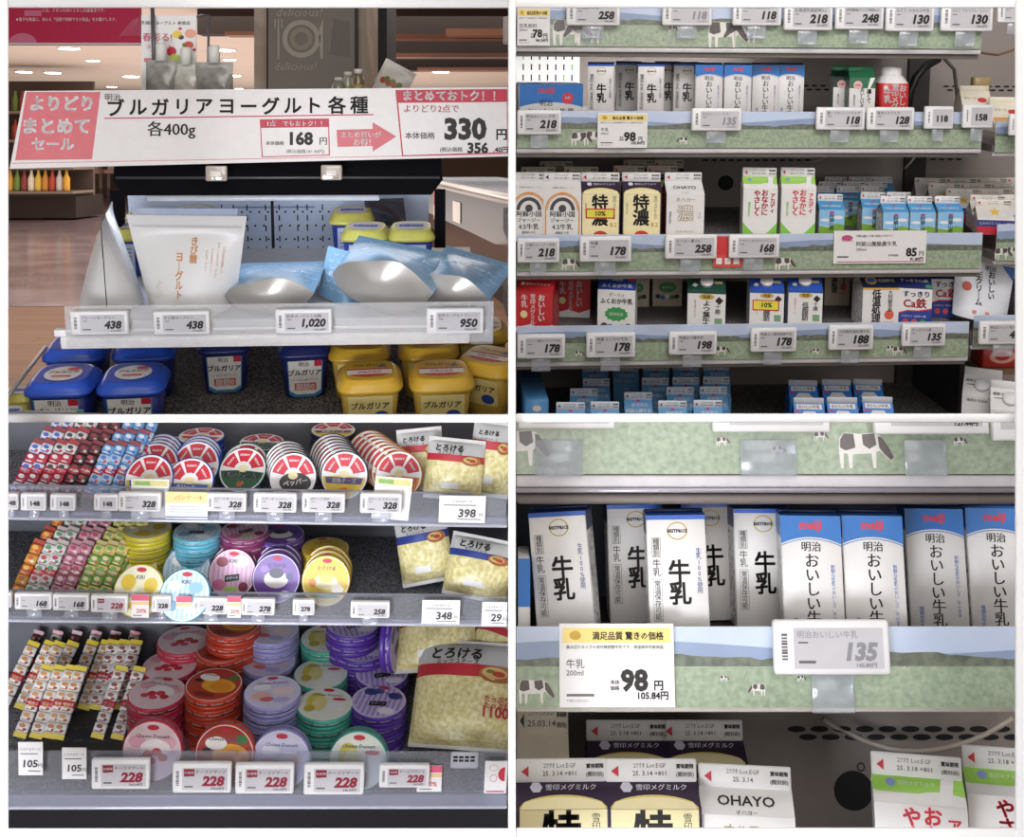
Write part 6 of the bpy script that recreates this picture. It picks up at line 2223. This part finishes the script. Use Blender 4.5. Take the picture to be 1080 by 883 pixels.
def build_p3():
    b = B3
    k = b.k()
    V = .32
    GREYP = mat('#66666c', .5, var=.04)
    RAIL = mat('#9d9da8', .35, .25)
    SPK = speckle('#4a4a50', '#8d8d94', 330, .7, (.45, .6))
    uL, uR = -.60, b.u(535.3, 0, -.1)
    # back wall
    r = empty('back_panel')
    top = wz(b, 438.8, V, -.2)
    MB().box(uL, b.u(536.6, V, 0), V, V + .006, wz(b, 900, V), top, GREYP).build('panel_sheet', r)
    m = MB()
    fn = fr_front(V)
    kk = b.k(V)
    bk = mat('#17161a', .7)
    for i in range(16):
        for py in (571, 575):
            px = 318 + i * 13.5 + (5 if py == 575 else 0)
            if px < 530:
                m.ell(fn, b.u(px, V, 0), wz(b, py, V, b.u(px, V, 0)), 4.5 * kk, 1.5 * kk, bk, .0006, 8)
    m.build('vent_slots', r)
    r.matrix_world = b.M
    tag(r, 'grey back panel with vent slots behind the cheese shelves', 'panel')
    rows = {1: dict(v=.09, d=541, t=515, e=551), 2: dict(v=.045, d=650, t=624, e=657), 3: dict(v=.0, d=836, t=789, e=851)}
    nm = {1: 'top', 2: 'middle', 3: 'bottom'}
    for i, q in rows.items():
        v = q['v']
        wd = q['w'] = wz(b, q['d'], v)
        we, wt = wz(b, q['e'], v), wz(b, q['t'], v)
        uE = b.u(535.2, v, wd)
        s = empty('shelf')
        MB().box(uL, uE, v + .004, V - .003, wd - .008, wd, SPK).build('deck', s)
        MB().rbox(uL, uE, v - .004, v + .004, we, wd - .002, RAIL, .002, 2).rbox(uL, uE, v - .008, v - .003, we - .0, we + .006, mat('#d5d5dc', .3, .3), .002, 1).build('front_rail', s)
        MB().box(uL, uE - .003, v - .008, v - .0065, we + .004, wt, clear('#eef0f6', .12, .12, .10)).build('clear_guard', s)
        if i < 3:
            MB().rbox(uL, uE - .06, v - .002, v + .002, wt - .004, wt - .001, RAIL, .001, 1).build('guard_rim', s)
        s.matrix_world = b.M
        tag(s, '%s shelf of the cheese case with clear front guard' % nm[i], 'shelf')
    o = MB().box(uL, b.u(535.2, .0, wz(b, 853, 0)), -.004, .05, wz(b, 905, 0), wz(b, 853.5, -.004, -.3), mat('#131217', .45)).build('plinth')
    o.matrix_world = b.M
    tag(o, 'black base plinth under the bottom cheese shelf', 'plinth')
    # ---- labels and cards
    v1, v2, v3 = rows[1]['v'] - .02, rows[2]['v'] - .02, -.02
    for x0, x1, y0, y1, v, ti, pr, kw, t in (
            (4, 20, 519, 537, v1, '', '148', {'mini': True}, 'leftmost small square tag on top cheese shelf rail'), (23, 49, 519, 538, v1, '', '148', {'mini': True}, 'second small square tag from left on top cheese rail'),
            (54, 80, 520, 538, v1, '', '148', {'mini': True}, 'third small square tag from left on top cheese rail'), (100, 125, 520, 538, v1, '', '148', {'mini': True}, 'small square tag touching the first wide tag on top cheese rail'),
            (126, 170, 518, 539, v1, '6Pチーズ', '328', {}, 'first wide tag on top cheese rail, below the yellow round boxes'), (219, 260, 519, 539, v1, '6Pチーズ 濃いクリーム', '328', {}, 'wide tag on top cheese rail below the green round box'),
            (268, 313, 519, 540, v1, '6Pチーズ ペッパー', '328', {}, 'wide tag on top cheese rail below the pepper round box'), (319, 364, 519, 540, v1, '6Pチーズ 超熟', '328', {}, 'wide tag on top cheese rail below the yellow-purple round box'),
            (380, 424, 519, 541, v1, '6Pチーズ スモーク味', '328', {}, 'wide tag on top cheese rail in front of a white card'),
            (-4, 13, 623, 640, v2, '', '148', {'mini': True}, 'tag cut by the left edge on middle cheese rail'), (17, 55, 624, 642, v2, '', '168', {}, 'first whole tag on middle cheese rail, below red and green strips'),
            (57, 94, 625, 643, v2, '', '168', {}, 'second whole tag on middle cheese rail, below pink strips'), (97, 135, 626, 645, v2, '', '228', {'red': True}, 'tag with red digits on middle cheese rail'),
            (161, 181, 627, 645, v2, '', '228', {'mini': True}, 'small square tag below the pale blue round boxes'), (205, 240, 629, 647, v2, '', '228', {}, 'tag on middle cheese rail between two red-topped cards'),
            (255, 290, 630, 648, v2, '', '278', {}, 'tag on middle cheese rail below the purple round boxes'), (309, 332, 631, 648, v2, '', '278', {'mini': True}, 'small square tag below the yellow round boxes'),
            (370, 411, 633, 651, v2, '', '258', {}, 'tag on middle cheese rail beside the empty grey gap'),
            (98, 158, 798, 832, v3, 'チーズデザート', '228', {'red': True, 'tab': False}, 'large tag with red digits below the strawberry boxes'), (183, 244, 802, 836, v3, 'チーズデザート', '228', {'red': True, 'tab': False}, 'large tag with red digits below the mango boxes'),
            (249, 310, 803, 837, v3, 'チーズデザート', '228', {'red': True, 'tab': False}, 'large tag with red digits below the lavender boxes'), (321, 384, 803, 838, v3, 'チーズデザート', '228', {'red': True, 'tab': False}, 'large tag with red digits below the banana boxes'),
            (400, 453, 804, 830, v3, 'チーズデザート', '228', {'red': True, 'tab': False}, 'smaller tag with red digits below the purple boxes')):
        put_esl(b, x0, x1, y0, y1, v, t, ti, pr, **kw)

    def d_price(pr, big=.42, red=False):
        def d(m, fn, w, h):
            m.text('とろけるチーズ', fn, 0, .3 * h, .1 * h, INK, 'c', 0, w=.84 * w)
            m.rect(fn, -.4 * w, .3 * w, .14 * h, .17 * h, GREYINK)
            m.text(pr, fn, .3 * w, -.14 * h, big * h, mat('#b03048', .5) if red else mat('#4a4648', .5), 'r', .03, .08, w=.7 * w)
            m.text('円', fn, .4 * w, -.2 * h, .14 * h, INK, 'c', .01)
            m.rect(fn, -.1 * w, .4 * w, -.38 * h, -.35 * h, GREYINK)
        return d

    def d_tags(m, fn, w, h):
        m.rect(fn, -.5 * w, .5 * w, .24 * h, .5 * h, mat('#d8607a', .5))
        m.rect(fn, -.5 * w, .5 * w, .06 * h, .2 * h, mat('#e8c890', .5))
        m.text('20%', fn, .08 * w, -.2 * h, .24 * h, mat('#c03048', .5), 'c', .02, w=.7 * w)
        m.rect(fn, -.4 * w, .1 * w, -.42 * h, -.38 * h, GREYINK)

    def d_pan(m, fn, w, h):
        m.rect(fn, -.5 * w, .5 * w, .1 * h, .5 * h, mat('#e6d698', .5))
        m.text('パンケーキ', fn, .05 * w, .3 * h, .2 * h, mat('#d0884a', .5), 'c', .02, .1, w=.7 * w)
        for j in range(3):
            m.rect(fn, -.4 * w, .3 * w, (-.05 - .1 * j) * h, (-.02 - .1 * j) * h, mat('#b9bccb', .5))
        m.rect(fn, -.5 * w, .5 * w, -.45 * h, -.41 * h, mat('#4a66a8', .5))

    def d_back(m, fn, w, h):
        m.rect(fn, -.46 * w, .46 * w, .32 * h, .46 * h, mat('#d8cf8a', .5))
        m.rect(fn, -.4 * w, .0 * w, .34 * h, .44 * h, mat('#8ab060', .5), .0005)
    card(b, 175, 219, 518, 548, v1 + .004, 'pale yellow and white promotion card on top cheese rail', d_pan, 'promotion_card', 'card')
    card(b, 394, 433, 502, 549, v1 + .012, 'tall white card behind a wide tag on top cheese rail', d_back, 'promotion_card', 'card', yaw=0, roll=4)
    card(b, 139, 178, 504, 547, v1 + .014, 'white card with green heading behind the first wide tag on top cheese rail', d_back, 'promotion_card', 'card')
    card(b, 463, 512, 522, 552, v1 + .004, 'white price card reading 398 on top cheese rail', d_price('398'))
    for x0, x1, y0, y1, t in ((139, 157, 626, 652, 'red-topped card in front of the lemon boxes'), (186, 202, 628, 653, 'red-topped card below the pale blue boxes'), (240, 254, 628, 652, 'red-topped card below the pink boxes')):
        card(b, x0, x1, y0, y1, v2 - .004, t, d_tags, 'promotion_card', 'card')
    card(b, 445, 485, 632, 659, v2, 'white price card reading 348 on middle cheese rail', d_price('348'))
    card(b, 508, 534.6, 634, 661, v2, 'white price card cut by the right edge on middle cheese rail', d_price('29'))
    card(b, 20, 45, 781, 819, v3, 'hanging price card reading 105, left one on bottom shelf', d_price('105', .3))
    card(b, 66, 91, 787, 823, v3, 'hanging price card reading 105, right one on bottom shelf', d_price('105', .3))
    card(b, 440, 466, 806, 836, v3 + .008, 'red-topped card behind the smaller red-digit tag', d_tags, 'promotion_card', 'card')

    def d_r(m, fn, w, h):
        m.ell(fn, .4 * w, .1 * h, .3 * w, .22 * h, mat('#c03040', .5), .0005, 20, 90, 270)
        m.ell(fn, -.1 * w, .3 * h, .2 * w, .1 * h, mat('#b59a5a', .5), .0005, 18, inner=.85)
        m.ell(fn, -.1 * w, -.02 * h, .17 * w, .12 * h, mat('#d090a0', .5), .0005, 18, inner=.8)
        m.rect(fn, -.4 * w, .4 * w, -.46 * h, -.42 * h, mat('#c03060', .5))
    card(b, 511, 534.6, 801, 838, v3, 'white card with red circle at bottom right of cheese case', d_r)
    pz = b.at(490, 803, -.012)
    o = MB().rbox(-.022, .022, 0, .006, -.014, .014, mat('#b9b9bf', .4), .002, 1)
    for i in range(4):
        for j in range(2):
            o.rect(fr_front(0), -.018 + .009 * i, -.011 + .009 * i, -.001 + .006 * j, .003 + .006 * j, bk)
    o = o.build('rail_bracket')
    b.put(o, pz.x, pz.y, pz.z)
    tag(o, 'slotted grey bracket on bottom shelf rail below the big cheese bag', 'bracket')

    # ---- round boxes
    def on_deck(row, px, py, h):
        return b.on(px, py, rows[row]['w'] + h)

    def lean(P, row, px, py, r, th, label, grp, n=1, step=.017, t=.014, dx=0.0, names=None):
        """boxes standing on edge, leaning back one behind the other; th is the tilt of the face from lying flat"""
        p = on_deck(row, px, py, r * math.sin(R(th)))
        for i in range(n):
            o = P()
            v = p.y + i * step
            if v > V - .03:
                break
            b.put(o, p.x + dx * i, v, rows[row]['w'] + r * math.sin(R(th)) + .0012 + .5 * t * math.cos(R(th)) * 0, -4 - 0 * i, th)
            tag(o, (label + (', front one' if n > 1 else '')) if i == 0 else label + ', %s from the front' % ORD[i], 'cheese box', grp)

    def pile(P, row, px, py, n, t, label, grp, tilt=6, lift=0.0):
        """a stack lying flat; (px, py) is the middle of the topmost lid"""
        p = on_deck(row, px, py, n * t)
        while p.y > V - .05 and n < 9:
            n += 1
            p = on_deck(row, px, py, n * t)
        v = min(max(p.y, rows[row]['v'] + .045), V - .05)
        for i in range(n):
            o = P()
            j = n - 1 - i
            b.put(o, p.x + random.uniform(-.0012, .0012), v + .0015 * j, rows[row]['w'] + i * t * 1.06 + .001 + lift, random.uniform(-20, 20), 0)
            tag(o, label + (', topmost' if i == n - 1 else ', %s below the top' % ('just', 'second', 'third', 'fourth', 'fifth', 'sixth', 'seventh', 'eighth')[min(7, n - 2 - i)]), 'cheese box', grp)

    k1 = b.k(.15)
    r1, t1 = 25 * k1, 7 * k1
    mk = lambda rim, low, band, text, kind=0: Proto(lambda: disc_box('cheese_box', r1, t1, mat(rim, .35, coat=.2), d_6p(low, band, text, kind)))
    yb = mk('#2a3f9c', '#e0c64a', '#3a62b0', 'クリーミー')
    bl = mk('#2f49a8', '#d8d0a0', '#c8283c', '6Pチーズ')
    gr = mk('#1f5f52', '#2f5a40', '#1d3c2c', '濃いクリーム')
    pp = mk('#2a2a34', '#e0dcd8', '#2a2624', 'ペッパー', 1)
    ye = mk('#2b2c40', '#e0bf3a', '#4a3a78', '超熟チーズ')
    org = mk('#c07a28', '#d88a30', '#b8603a', 'スモーク味')
    lean(yb, 1, 159, 507, r1, 60, 'blue-rimmed round box with yellow lower half at left', 'yellow and blue round boxes', 1)
    lean(bl, 1, 165, 494, r1, 58, 'blue-rimmed round box behind the yellow and blue one', 'blue round boxes', 4, .0132)
    lean(yb, 1, 201, 511, r1 * .98, 52, 'blue-rimmed yellow round box in front, cut by the promotion card', 'yellow and blue round boxes', 1)
    lean(bl, 1, 208, 492, r1, 62, 'blue-rimmed round box right of the first leaning row', 'blue round boxes', 3, .0125)
    lean(gr, 1, 257, 499, r1, 46, 'dark green round box leaning alone', 'green round boxes', 2, .02)
    lean(pp, 1, 310, 504, r1, 66, 'black-rimmed round box with a dark oval label', 'pepper round boxes', 5, .0125, dx=-.004)
    lean(ye, 1, 364, 502, r1 * 1.05, 68, 'black-rimmed round box with yellow lower half', 'yellow and black round boxes', 7, .0125, dx=-.0045)
    lean(org, 1, 421, 502, r1 * 1.05, 66, 'orange-rimmed round box at right of top shelf', 'orange round boxes', 8, .0125, dx=-.0075)
    pile(bl, 1, 213, 462, 4, t1, 'flat blue box in the pile behind blue leaning boxes', 'blue round boxes')
    pile(bl, 1, 170, 470, 2, t1, 'flat blue box in the pile behind the left leaning row', 'blue round boxes')
    pile(ye, 1, 352, 456, 4, t1, 'flat dark-rimmed box in the pile behind yellow and black row', 'yellow and black round boxes')
    pile(gr, 1, 276, 468, 3, t1, 'flat green box in the pile behind the dark green one', 'green round boxes')
    k2 = b.k(.1)
    r2, t2 = 25.5 * k2, 9.5 * k2
    mk2 = lambda rim, dr, rt='Cheese Dessert', top='#e9e6e4': Proto(lambda: disc_box('cheese_box', r2, t2, mat(rim, .35, coat=.2), dr, top, rimtext=rt))
    le = mk2('#d0c030', d_dessert('#e2dfc0', ((-.45, .3, .3, .3, '#d8b83a'), (.45, .2, .28, .3, '#dcc04a'), (0, -.5, .4, .25, '#d4b43a'), (-.4, -.35, .2, .2, '#f0ead0'), (.5, -.4, .2, .2, '#e0c860')), 'KIRI', None))
    sb = mk2('#5aa8c0', d_dessert('#c8dcea', ((-.4, .35, .25, .2, '#f0f0ee'), (.4, .3, .3, .22, '#8fb8d0'), (.35, -.45, .3, .2, '#e8ecee'), (-.45, -.4, .25, .2, '#7aa0ba')), 'KIRI', '#2a3340', '#a8c8dc'))
    pk = mk2('#7a2f5a', d_dessert('#d8b4cc', ((-.45, .45, .25, .2, '#8a3a4a'), (.3, .5, .35, .25, '#e0d0cc'), (-.5, -.45, .28, .22, '#c06a8a'), (.5, -.5, .2, .2, '#7a2a3a'), (0, -.6, .3, .12, '#a8c06a')), 'KIRI', '#26222c', '#c898b8'))
    pu = mk2('#4f2f80', d_dessert('#6a4498', ((0, -.05, .5, .34, '#e0dcd8'), (0, .2, .3, .2, '#2a2440'), (-.5, .35, .18, .14, '#8a6ab8'), (.55, .1, .16, .14, '#3a3a70'), (.4, -.6, .2, .14, '#d8ccd8')), 'とろける'))
    y2 = mk2('#c8a820', d_dessert('#d8b832', ((0, -.05, .5, .3, '#ece2b8'), (0, .1, .3, .16, '#e0c860'), (-.55, -.1, .16, .16, '#d8883a'), (.5, -.3, .25, .2, '#ece6d0'), (0, -.6, .6, .08, '#3f8a5a')), 'とろける'))
    lean(le, 2, 149, 624, r2, 60, 'lemon-coloured round box in front on middle shelf', 'lemon round boxes', 1)
    lean(le, 2, 142, 604, r2, 44, 'lemon-coloured round box leaning behind the front one', 'lemon round boxes', 4, .0205)
    pile(le, 2, 155, 560, 6, t2, 'yellow-rimmed box in the tall pile behind lemon boxes', 'lemon round boxes')
    lean(sb, 2, 197, 629, r2, 60, 'pale blue round box in front on middle shelf', 'pale blue round boxes', 1)
    lean(sb, 2, 199, 603, r2, 58, 'pale blue round box leaning behind the front one', 'pale blue round boxes', 3, .0175)
    pile(sb, 2, 208, 563, 6, t2, 'pale blue box in the pile behind the leaning ones', 'pale blue round boxes')
    lean(pk, 2, 247, 605, r2, 68, 'pink and plum round box with dark plaque', 'pink round boxes', 4, .016)
    pile(pk, 2, 258, 562, 6, t2, 'plum-rimmed box in the pile behind pink boxes', 'pink round boxes')
    lean(pu, 2, 293, 609, r2 * .97, 72, 'purple round box on middle shelf', 'purple round boxes', 3, .017)
    pile(pu, 2, 297, 566, 5, t2, 'purple box in the pile behind the purple leaning ones', 'purple round boxes')
    lean(y2, 2, 345, 612, r2 * .97, 70, 'bright yellow round box on middle shelf', 'bright yellow round boxes', 3, .017)
    pile(y2, 2, 343, 580, 4, t2, 'bright yellow box in the pile behind the yellow leaning ones', 'bright yellow round boxes')
    # bottom shelf: piles of dessert boxes
    k3 = b.k(.08)
    r3, t3 = 31 * k3, 12.5 * k3
    mk3 = lambda rim, dr, top='#e9e6e4': Proto(lambda: disc_box('cheese_box', r3, t3, mat(rim, .35, coat=.2), dr, top, rimtext='Cheese Dessert'))
    st = mk3('#b8304a', d_dessert('#e2c8cc', ((-.5, .3, .3, .2, '#d89aa8'), (.5, .3, .3, .22, '#dca8b0'), (.1, .1, .5, .3, '#ece4e2'), (-.15, -.1, .16, .14, '#c02a3a'), (.15, -.02, .17, .14, '#c83a44'), (.36, -.18, .16, .13, '#b8283a'), (-.34, -.26, .15, .12, '#c83a4a'), (0, -.3, .15, .12, '#d0485a')), 'Cheese Dessert'))
    mg = mk3('#b83a20', d_dessert('#a83a2a', ((.2, -.05, .62, .4, '#e0a030'), (.3, -.1, .4, .28, '#d8882a'), (-.3, .35, .36, .22, '#ece8e2'), (-.6, .1, .16, .1, '#2a2a2c'), (.55, .5, .2, .16, '#3f7a3a'), (-.1, -.62, .4, .14, '#7a2a1c')), 'Cheese Dessert'))
    lv = mk3('#8f8cc0', d_dessert('#ccc8e0', ((-.4, -.2, .35, .24, '#e0b0a8'), (.35, .0, .4, .26, '#e2cfd0'), (-.35, .3, .3, .2, '#e6e4ec'), (-.2, -.42, .25, .14, '#c86a70'), (.3, -.5, .3, .16, '#b0a8d0')), 'Cheese Dessert'))
    bn = mk3('#3f9a84', d_dessert('#dcdfd2', ((-.35, .1, .34, .5, '#cdbf4a'), (-.2, .0, .26, .42, '#ddd28a'), (-.5, -.3, .2, .2, '#b8a83a'), (.4, -.1, .36, .3, '#e4e4e0'), (.45, .3, .25, .08, '#c03a4a')), 'Cheese Dessert'))
    pb = mk3('#54309a', d_dessert('#c4b8dc', ((-.4, .45, .26, .2, '#3a4488'), (-.15, .55, .2, .16, '#4a5498'), (.5, .4, .26, .2, '#2f3a7a'), (.4, -.5, .3, .2, '#e2dce8')), 'Cheese Dessert', '#24222a', '#9c88c4'))
    for P, nmx, spots, front in ((st, 'strawberry', ((165, 733, 4), (180, 704, 4), (194, 678, 4)), (163, 790)), (mg, 'mango', ((226, 725, 5), (235, 686, 5), (246, 662, 4)), (239, 793)), (lv, 'lavender', ((287, 733, 5), (284, 700, 4), (288, 668, 4)), (298, 799)),
                                 (bn, 'banana', ((342, 745, 4), (338, 713, 4), (345, 676, 4)), (379, 803)), (pb, 'purple-striped', ((399, 742, 4), (402, 712, 4), (382, 686, 4), (372, 662, 4)), None)):
        for i, (px, py, n) in enumerate(spots):
            pile(P, 3, px, py, n, t3, '%s dessert box in the %s pile' % (nmx, ('front', 'second', 'third', 'rear')[i]), nmx + ' dessert boxes')
        if front:
            p = b.at(front[0], front[1], .014)
            o = P()
            b.put(o, p.x, .022, max(p.z, rows[3]['w'] + r3 + .001), -4, 80)
            tag(o, '%s dessert box standing upright against the clear guard' % nmx, 'cheese box', 'dessert boxes standing against the guard')
    o = pb()
    p = b.at(404, 688, .15)
    b.put(o, p.x + .002, .19, p.z - .008, 80, 84)
    tag(o, 'purple-striped dessert box standing edge-on beside the cheese bags', 'cheese box')

    # ---- cheese strips
    def strips(P, row, items, label, grp, len_px, deep=3, step=.022, lean_=34, roll=17):
        kq = b.k(rows[row]['v'] + .08)
        for ci, px in enumerate(items):
            for d in range(deep):
                v = rows[row]['v'] + .03 + step * d
                o = P()
                b.put(o, b.u(px, rows[row]['v'] + .03, rows[row]['w']) + .010 * d, v, rows[row]['w'] + .006 + .012 * d, -2, -lean_, roll)
                tag(o, '%s cheese strip, %s column, %s' % (label, ('left', 'right', 'third')[ci] if len(items) > 1 else 'single', ('in front', 'second layer', 'third layer', 'fourth layer')[d]), 'cheese strip', grp)
    ks = b.k(.15)
    W1, L1, T1 = 11.5 * ks, 60 * ks, 6 * ks
    mks = lambda cells, band, tip, w=W1, L=L1, n=5: Proto(lambda: stick_pack(w, L, T1, cells, band, tip, n))
    A = mks((('#d8d4dc', '#3a5ab0', '#b83a4a'), ('#a8324a', '#e0dcd8', '#c8283c')), '#b02a40', '#8a2a38')
    Bq = mks((('#d8d4d2', '#3a3436', '#c8283c'), ('#b83444', '#d8d0cc', '#8a2430')), '#b42a3c', '#a02a36')
    Cq = mks((('#54343a', '#8a2a34', '#c8b0a0'), ('#3a2a2e', '#b8404a', '#d0c8c0')), '#a82a3a', '#7a2430')
    D = mks((('#6fa0d4', '#d8dce4', '#3a5ab0'), ('#b8cfe4', '#4a7ac0', '#c83a4a')), '#b82a44', '#8a2a3c')
    strips(A, 1, (14, 26), 'blue and white', 'blue and white cheese strips on top shelf', 60)
    strips(Bq, 1, (40, 52), 'white and black printed', 'white and black cheese strips on top shelf', 60)
    strips(Cq, 1, (66, 78), 'dark brown', 'dark brown cheese strips on top shelf', 60)
    strips(D, 1, (92, 104), 'light blue', 'light blue cheese strips on top shelf', 60)
    strips(D, 1, (118,), 'pale light blue right-hand', 'light blue cheese strips on top shelf', 60)
    E1 = mks((('#c86a34', '#d8b04a', '#b83a2a'), ('#d09a3a', '#b8502a', '#d8d0b0')), '#b04a2a', '#a83a2a')
    Fq = mks((('#d8d4d0', '#4a8a5a', '#b83a4a'), ('#d0ccc8', '#b03a48', '#3f8058')), '#b42a38', '#b8a8a4')
    G = mks((('#c890a0', '#a83a50', '#d8c8c8'), ('#b07080', '#d8b8c0', '#8a3a48')), '#8a4a50', '#b08088')
    H = mks((('#d8c878', '#6a9a4a', '#c8a04a'), ('#7aa04a', '#d8d0a0', '#b8503a')), '#8a8a4a', '#b8a868')
    strips(E1, 2, (14,), 'orange', 'orange cheese strips on middle shelf', 60)
    strips(Fq, 2, (28, 40), 'white, green and red', 'white and green cheese strips on middle shelf', 60)
    strips(G, 2, (55, 67), 'pink', 'pink cheese strips on middle shelf', 60)
    strips(H, 2, (82, 94), 'yellow and green', 'yellow and green cheese strips on middle shelf', 60)
    strips(H, 2, (107,), 'pale yellow and green right-hand', 'yellow and green cheese strips on middle shelf', 60)
    # yellow-tipped strips of the bottom shelf
    kt = b.k(.12)
    mkt = lambda c: Proto(lambda: stick_pack(13.5 * kt, 73 * kt, 6 * kt, c, '#b83040', '#d2b93a', 6, 'ベビーチーズ'))
    al = mkt((('#ddd8d2', '#b8783a', '#8a4a3a'), ('#d8d2cc', '#c08a4a', '#a85a4a')))
    al2 = mkt((('#ddd8d4', '#7a3a30', '#b05a4a'), ('#d8d4d0', '#8a4a3a', '#6a3028')))
    for P, x0, y0, x1, y1, t in ((al, 20, 778, 42, 709, 'first from left in front'), (al, 37, 779, 55, 708, 'second from left in front'), (al, 51, 779, 67, 708, 'third from left in front'), (al, 60, 780, 77, 707, 'fourth from left in front'),
                                 (al, 14, 727, 40, 667, 'leftmost of the row behind'), (al, 36, 722, 58, 666, 'second in the row behind'), (al, 54, 706, 72, 664, 'third in the row behind'), (al, 68, 706, 86, 663, 'fourth in the row behind'),
                                 (al, 80, 730, 98, 672, 'fifth, standing free in the middle'), (al, 96, 731, 113, 671, 'sixth, beside the free-standing one'),
                                 (al2, 102, 779, 122, 708, 'dark-spotted, left of the front pair'), (al2, 123, 780, 141, 709, 'dark-spotted, right of the front pair'),
                                 (al2, 119, 706, 126, 671, 'dark-spotted, left of the rear three'), (al2, 132, 705, 138, 673, 'dark-spotted, middle of the rear three'), (al2, 144, 704, 150, 671, 'dark-spotted, right of the rear three')):
        p = b.on(x0, y0, rows[3]['w'] + .006)
        o = P()
        b.put(o, p.x, min(p.y, .2), rows[3]['w'] + .006, -2, -40, math.degrees(math.atan2(x1 - x0, y0 - y1)) * .95 - 2)
        tag(o, 'yellow-tipped cheese strip, %s' % t, 'cheese strip', 'yellow-tipped cheese strips on bottom shelf')
    for j, (py, n) in enumerate(((672, 6),)):
        for i in range(n):
            px = 18 + 20 * i
            o = (Bq if i % 2 else Cq)()
            p = b.on(px, 700, rows[3]['w'] + .006)
            b.put(o, p.x + .03, .268, rows[3]['w'] + .006, -2, -20, 14)
            tag(o, 'dark cheese strip in the rear row of bottom shelf, %s from left' % ('first', 'second', 'third', 'fourth', 'fifth', 'sixth')[i], 'cheese strip', 'rear cheese strips on bottom shelf')
    # dark tray liners with printing under the strips
    w3 = rows[3]['w']
    m = MB().box(b.u(4, .03, w3), b.u(150, .03, w3), .03, .2, w3 + .0012, w3 + .003, mat('#26262b', .5))
    for i in range(6):
        for j in range(4):
            m.text('ベビーチーズ' if (i + j) % 2 else 'QBB', fr_top(w3 + .003), b.u(16 + 26 * i, .05, w3), .05 + .035 * j, .008, GREYINK, 'c', .01, .2, rot=.12)
    o = m.build('tray_liner')
    o.matrix_world = b.M
    tag(o, 'black printed tray liner under the yellow-tipped cheese strips', 'tray')
    o = MB().box(0, .002, .02, .2, 0, .05, clear('#ffffff', .12, .1, .05)).build('shelf_divider')
    b.put(o, b.u(152, .02, w3), 0, w3 + .0005)
    tag(o, 'clear divider between cheese strips and round boxes on bottom shelf', 'divider')

    # ---- cheese bags
    def bag(o, row, px, py_bot, v, pitch, roll, yaw, t, dz=.0):
        p = b.u(px, v, rows[row]['w'])
        b.put(o, p, v, rows[row]['w'] + dz, yaw, pitch, roll)
        tag(o, t, 'cheese bag')
        return o
    kb = b.k(.1)
    bag(bag_cheese(116 * kb, 106 * kb, .065, True, True), 3, 486, 795, .055, -50, -3, -10, 'large bag of shredded cheese with red band, front on bottom shelf', .040)
    bag(bag_cheese(92 * kb, 70 * kb, .05, True), 3, 456, 700, .17, -50, -6, -4, 'shredded cheese bag lying behind the large front bag, left one', .105)
    bag(bag_cheese(64 * kb, 70 * kb, .05, True), 3, 514, 720, .16, -46, 14, -14, 'shredded cheese bag tilted behind the large front bag, right one', .095)
    bag(bag_cheese(58 * kb, 66 * kb, .04, False, False, 'モッツァレラ'), 2, 452, 620, .13, -24, -14, -4, 'mozzarella bag with blue band, left one on middle shelf', .018)
    bag(bag_cheese(68 * kb, 58 * kb, .04, False, False, 'モッツァレラ'), 2, 499, 635, .085, -34, 8, -6, 'mozzarella bag with blue band, right one on middle shelf', .016)
    bag(bag_cheese(62 * kb, 58 * kb, .035, True), 1, 476, 520, .13, -26, 3, -4, 'cheese bag with red band in front on top shelf', .014)
    bag(bag_cheese(50 * kb, 60 * kb, .03, True), 1, 446, 505, .17, -22, -8, -2, 'cheese bag in the second rank left on top shelf', .012)
    bag(bag_cheese(46 * kb, 74 * kb, .03, True), 1, 513, 520, .15, -22, 4, -6, 'cheese bag at the right edge of top shelf', .012)


build_p3()
bpy.data.objects.remove(_to)
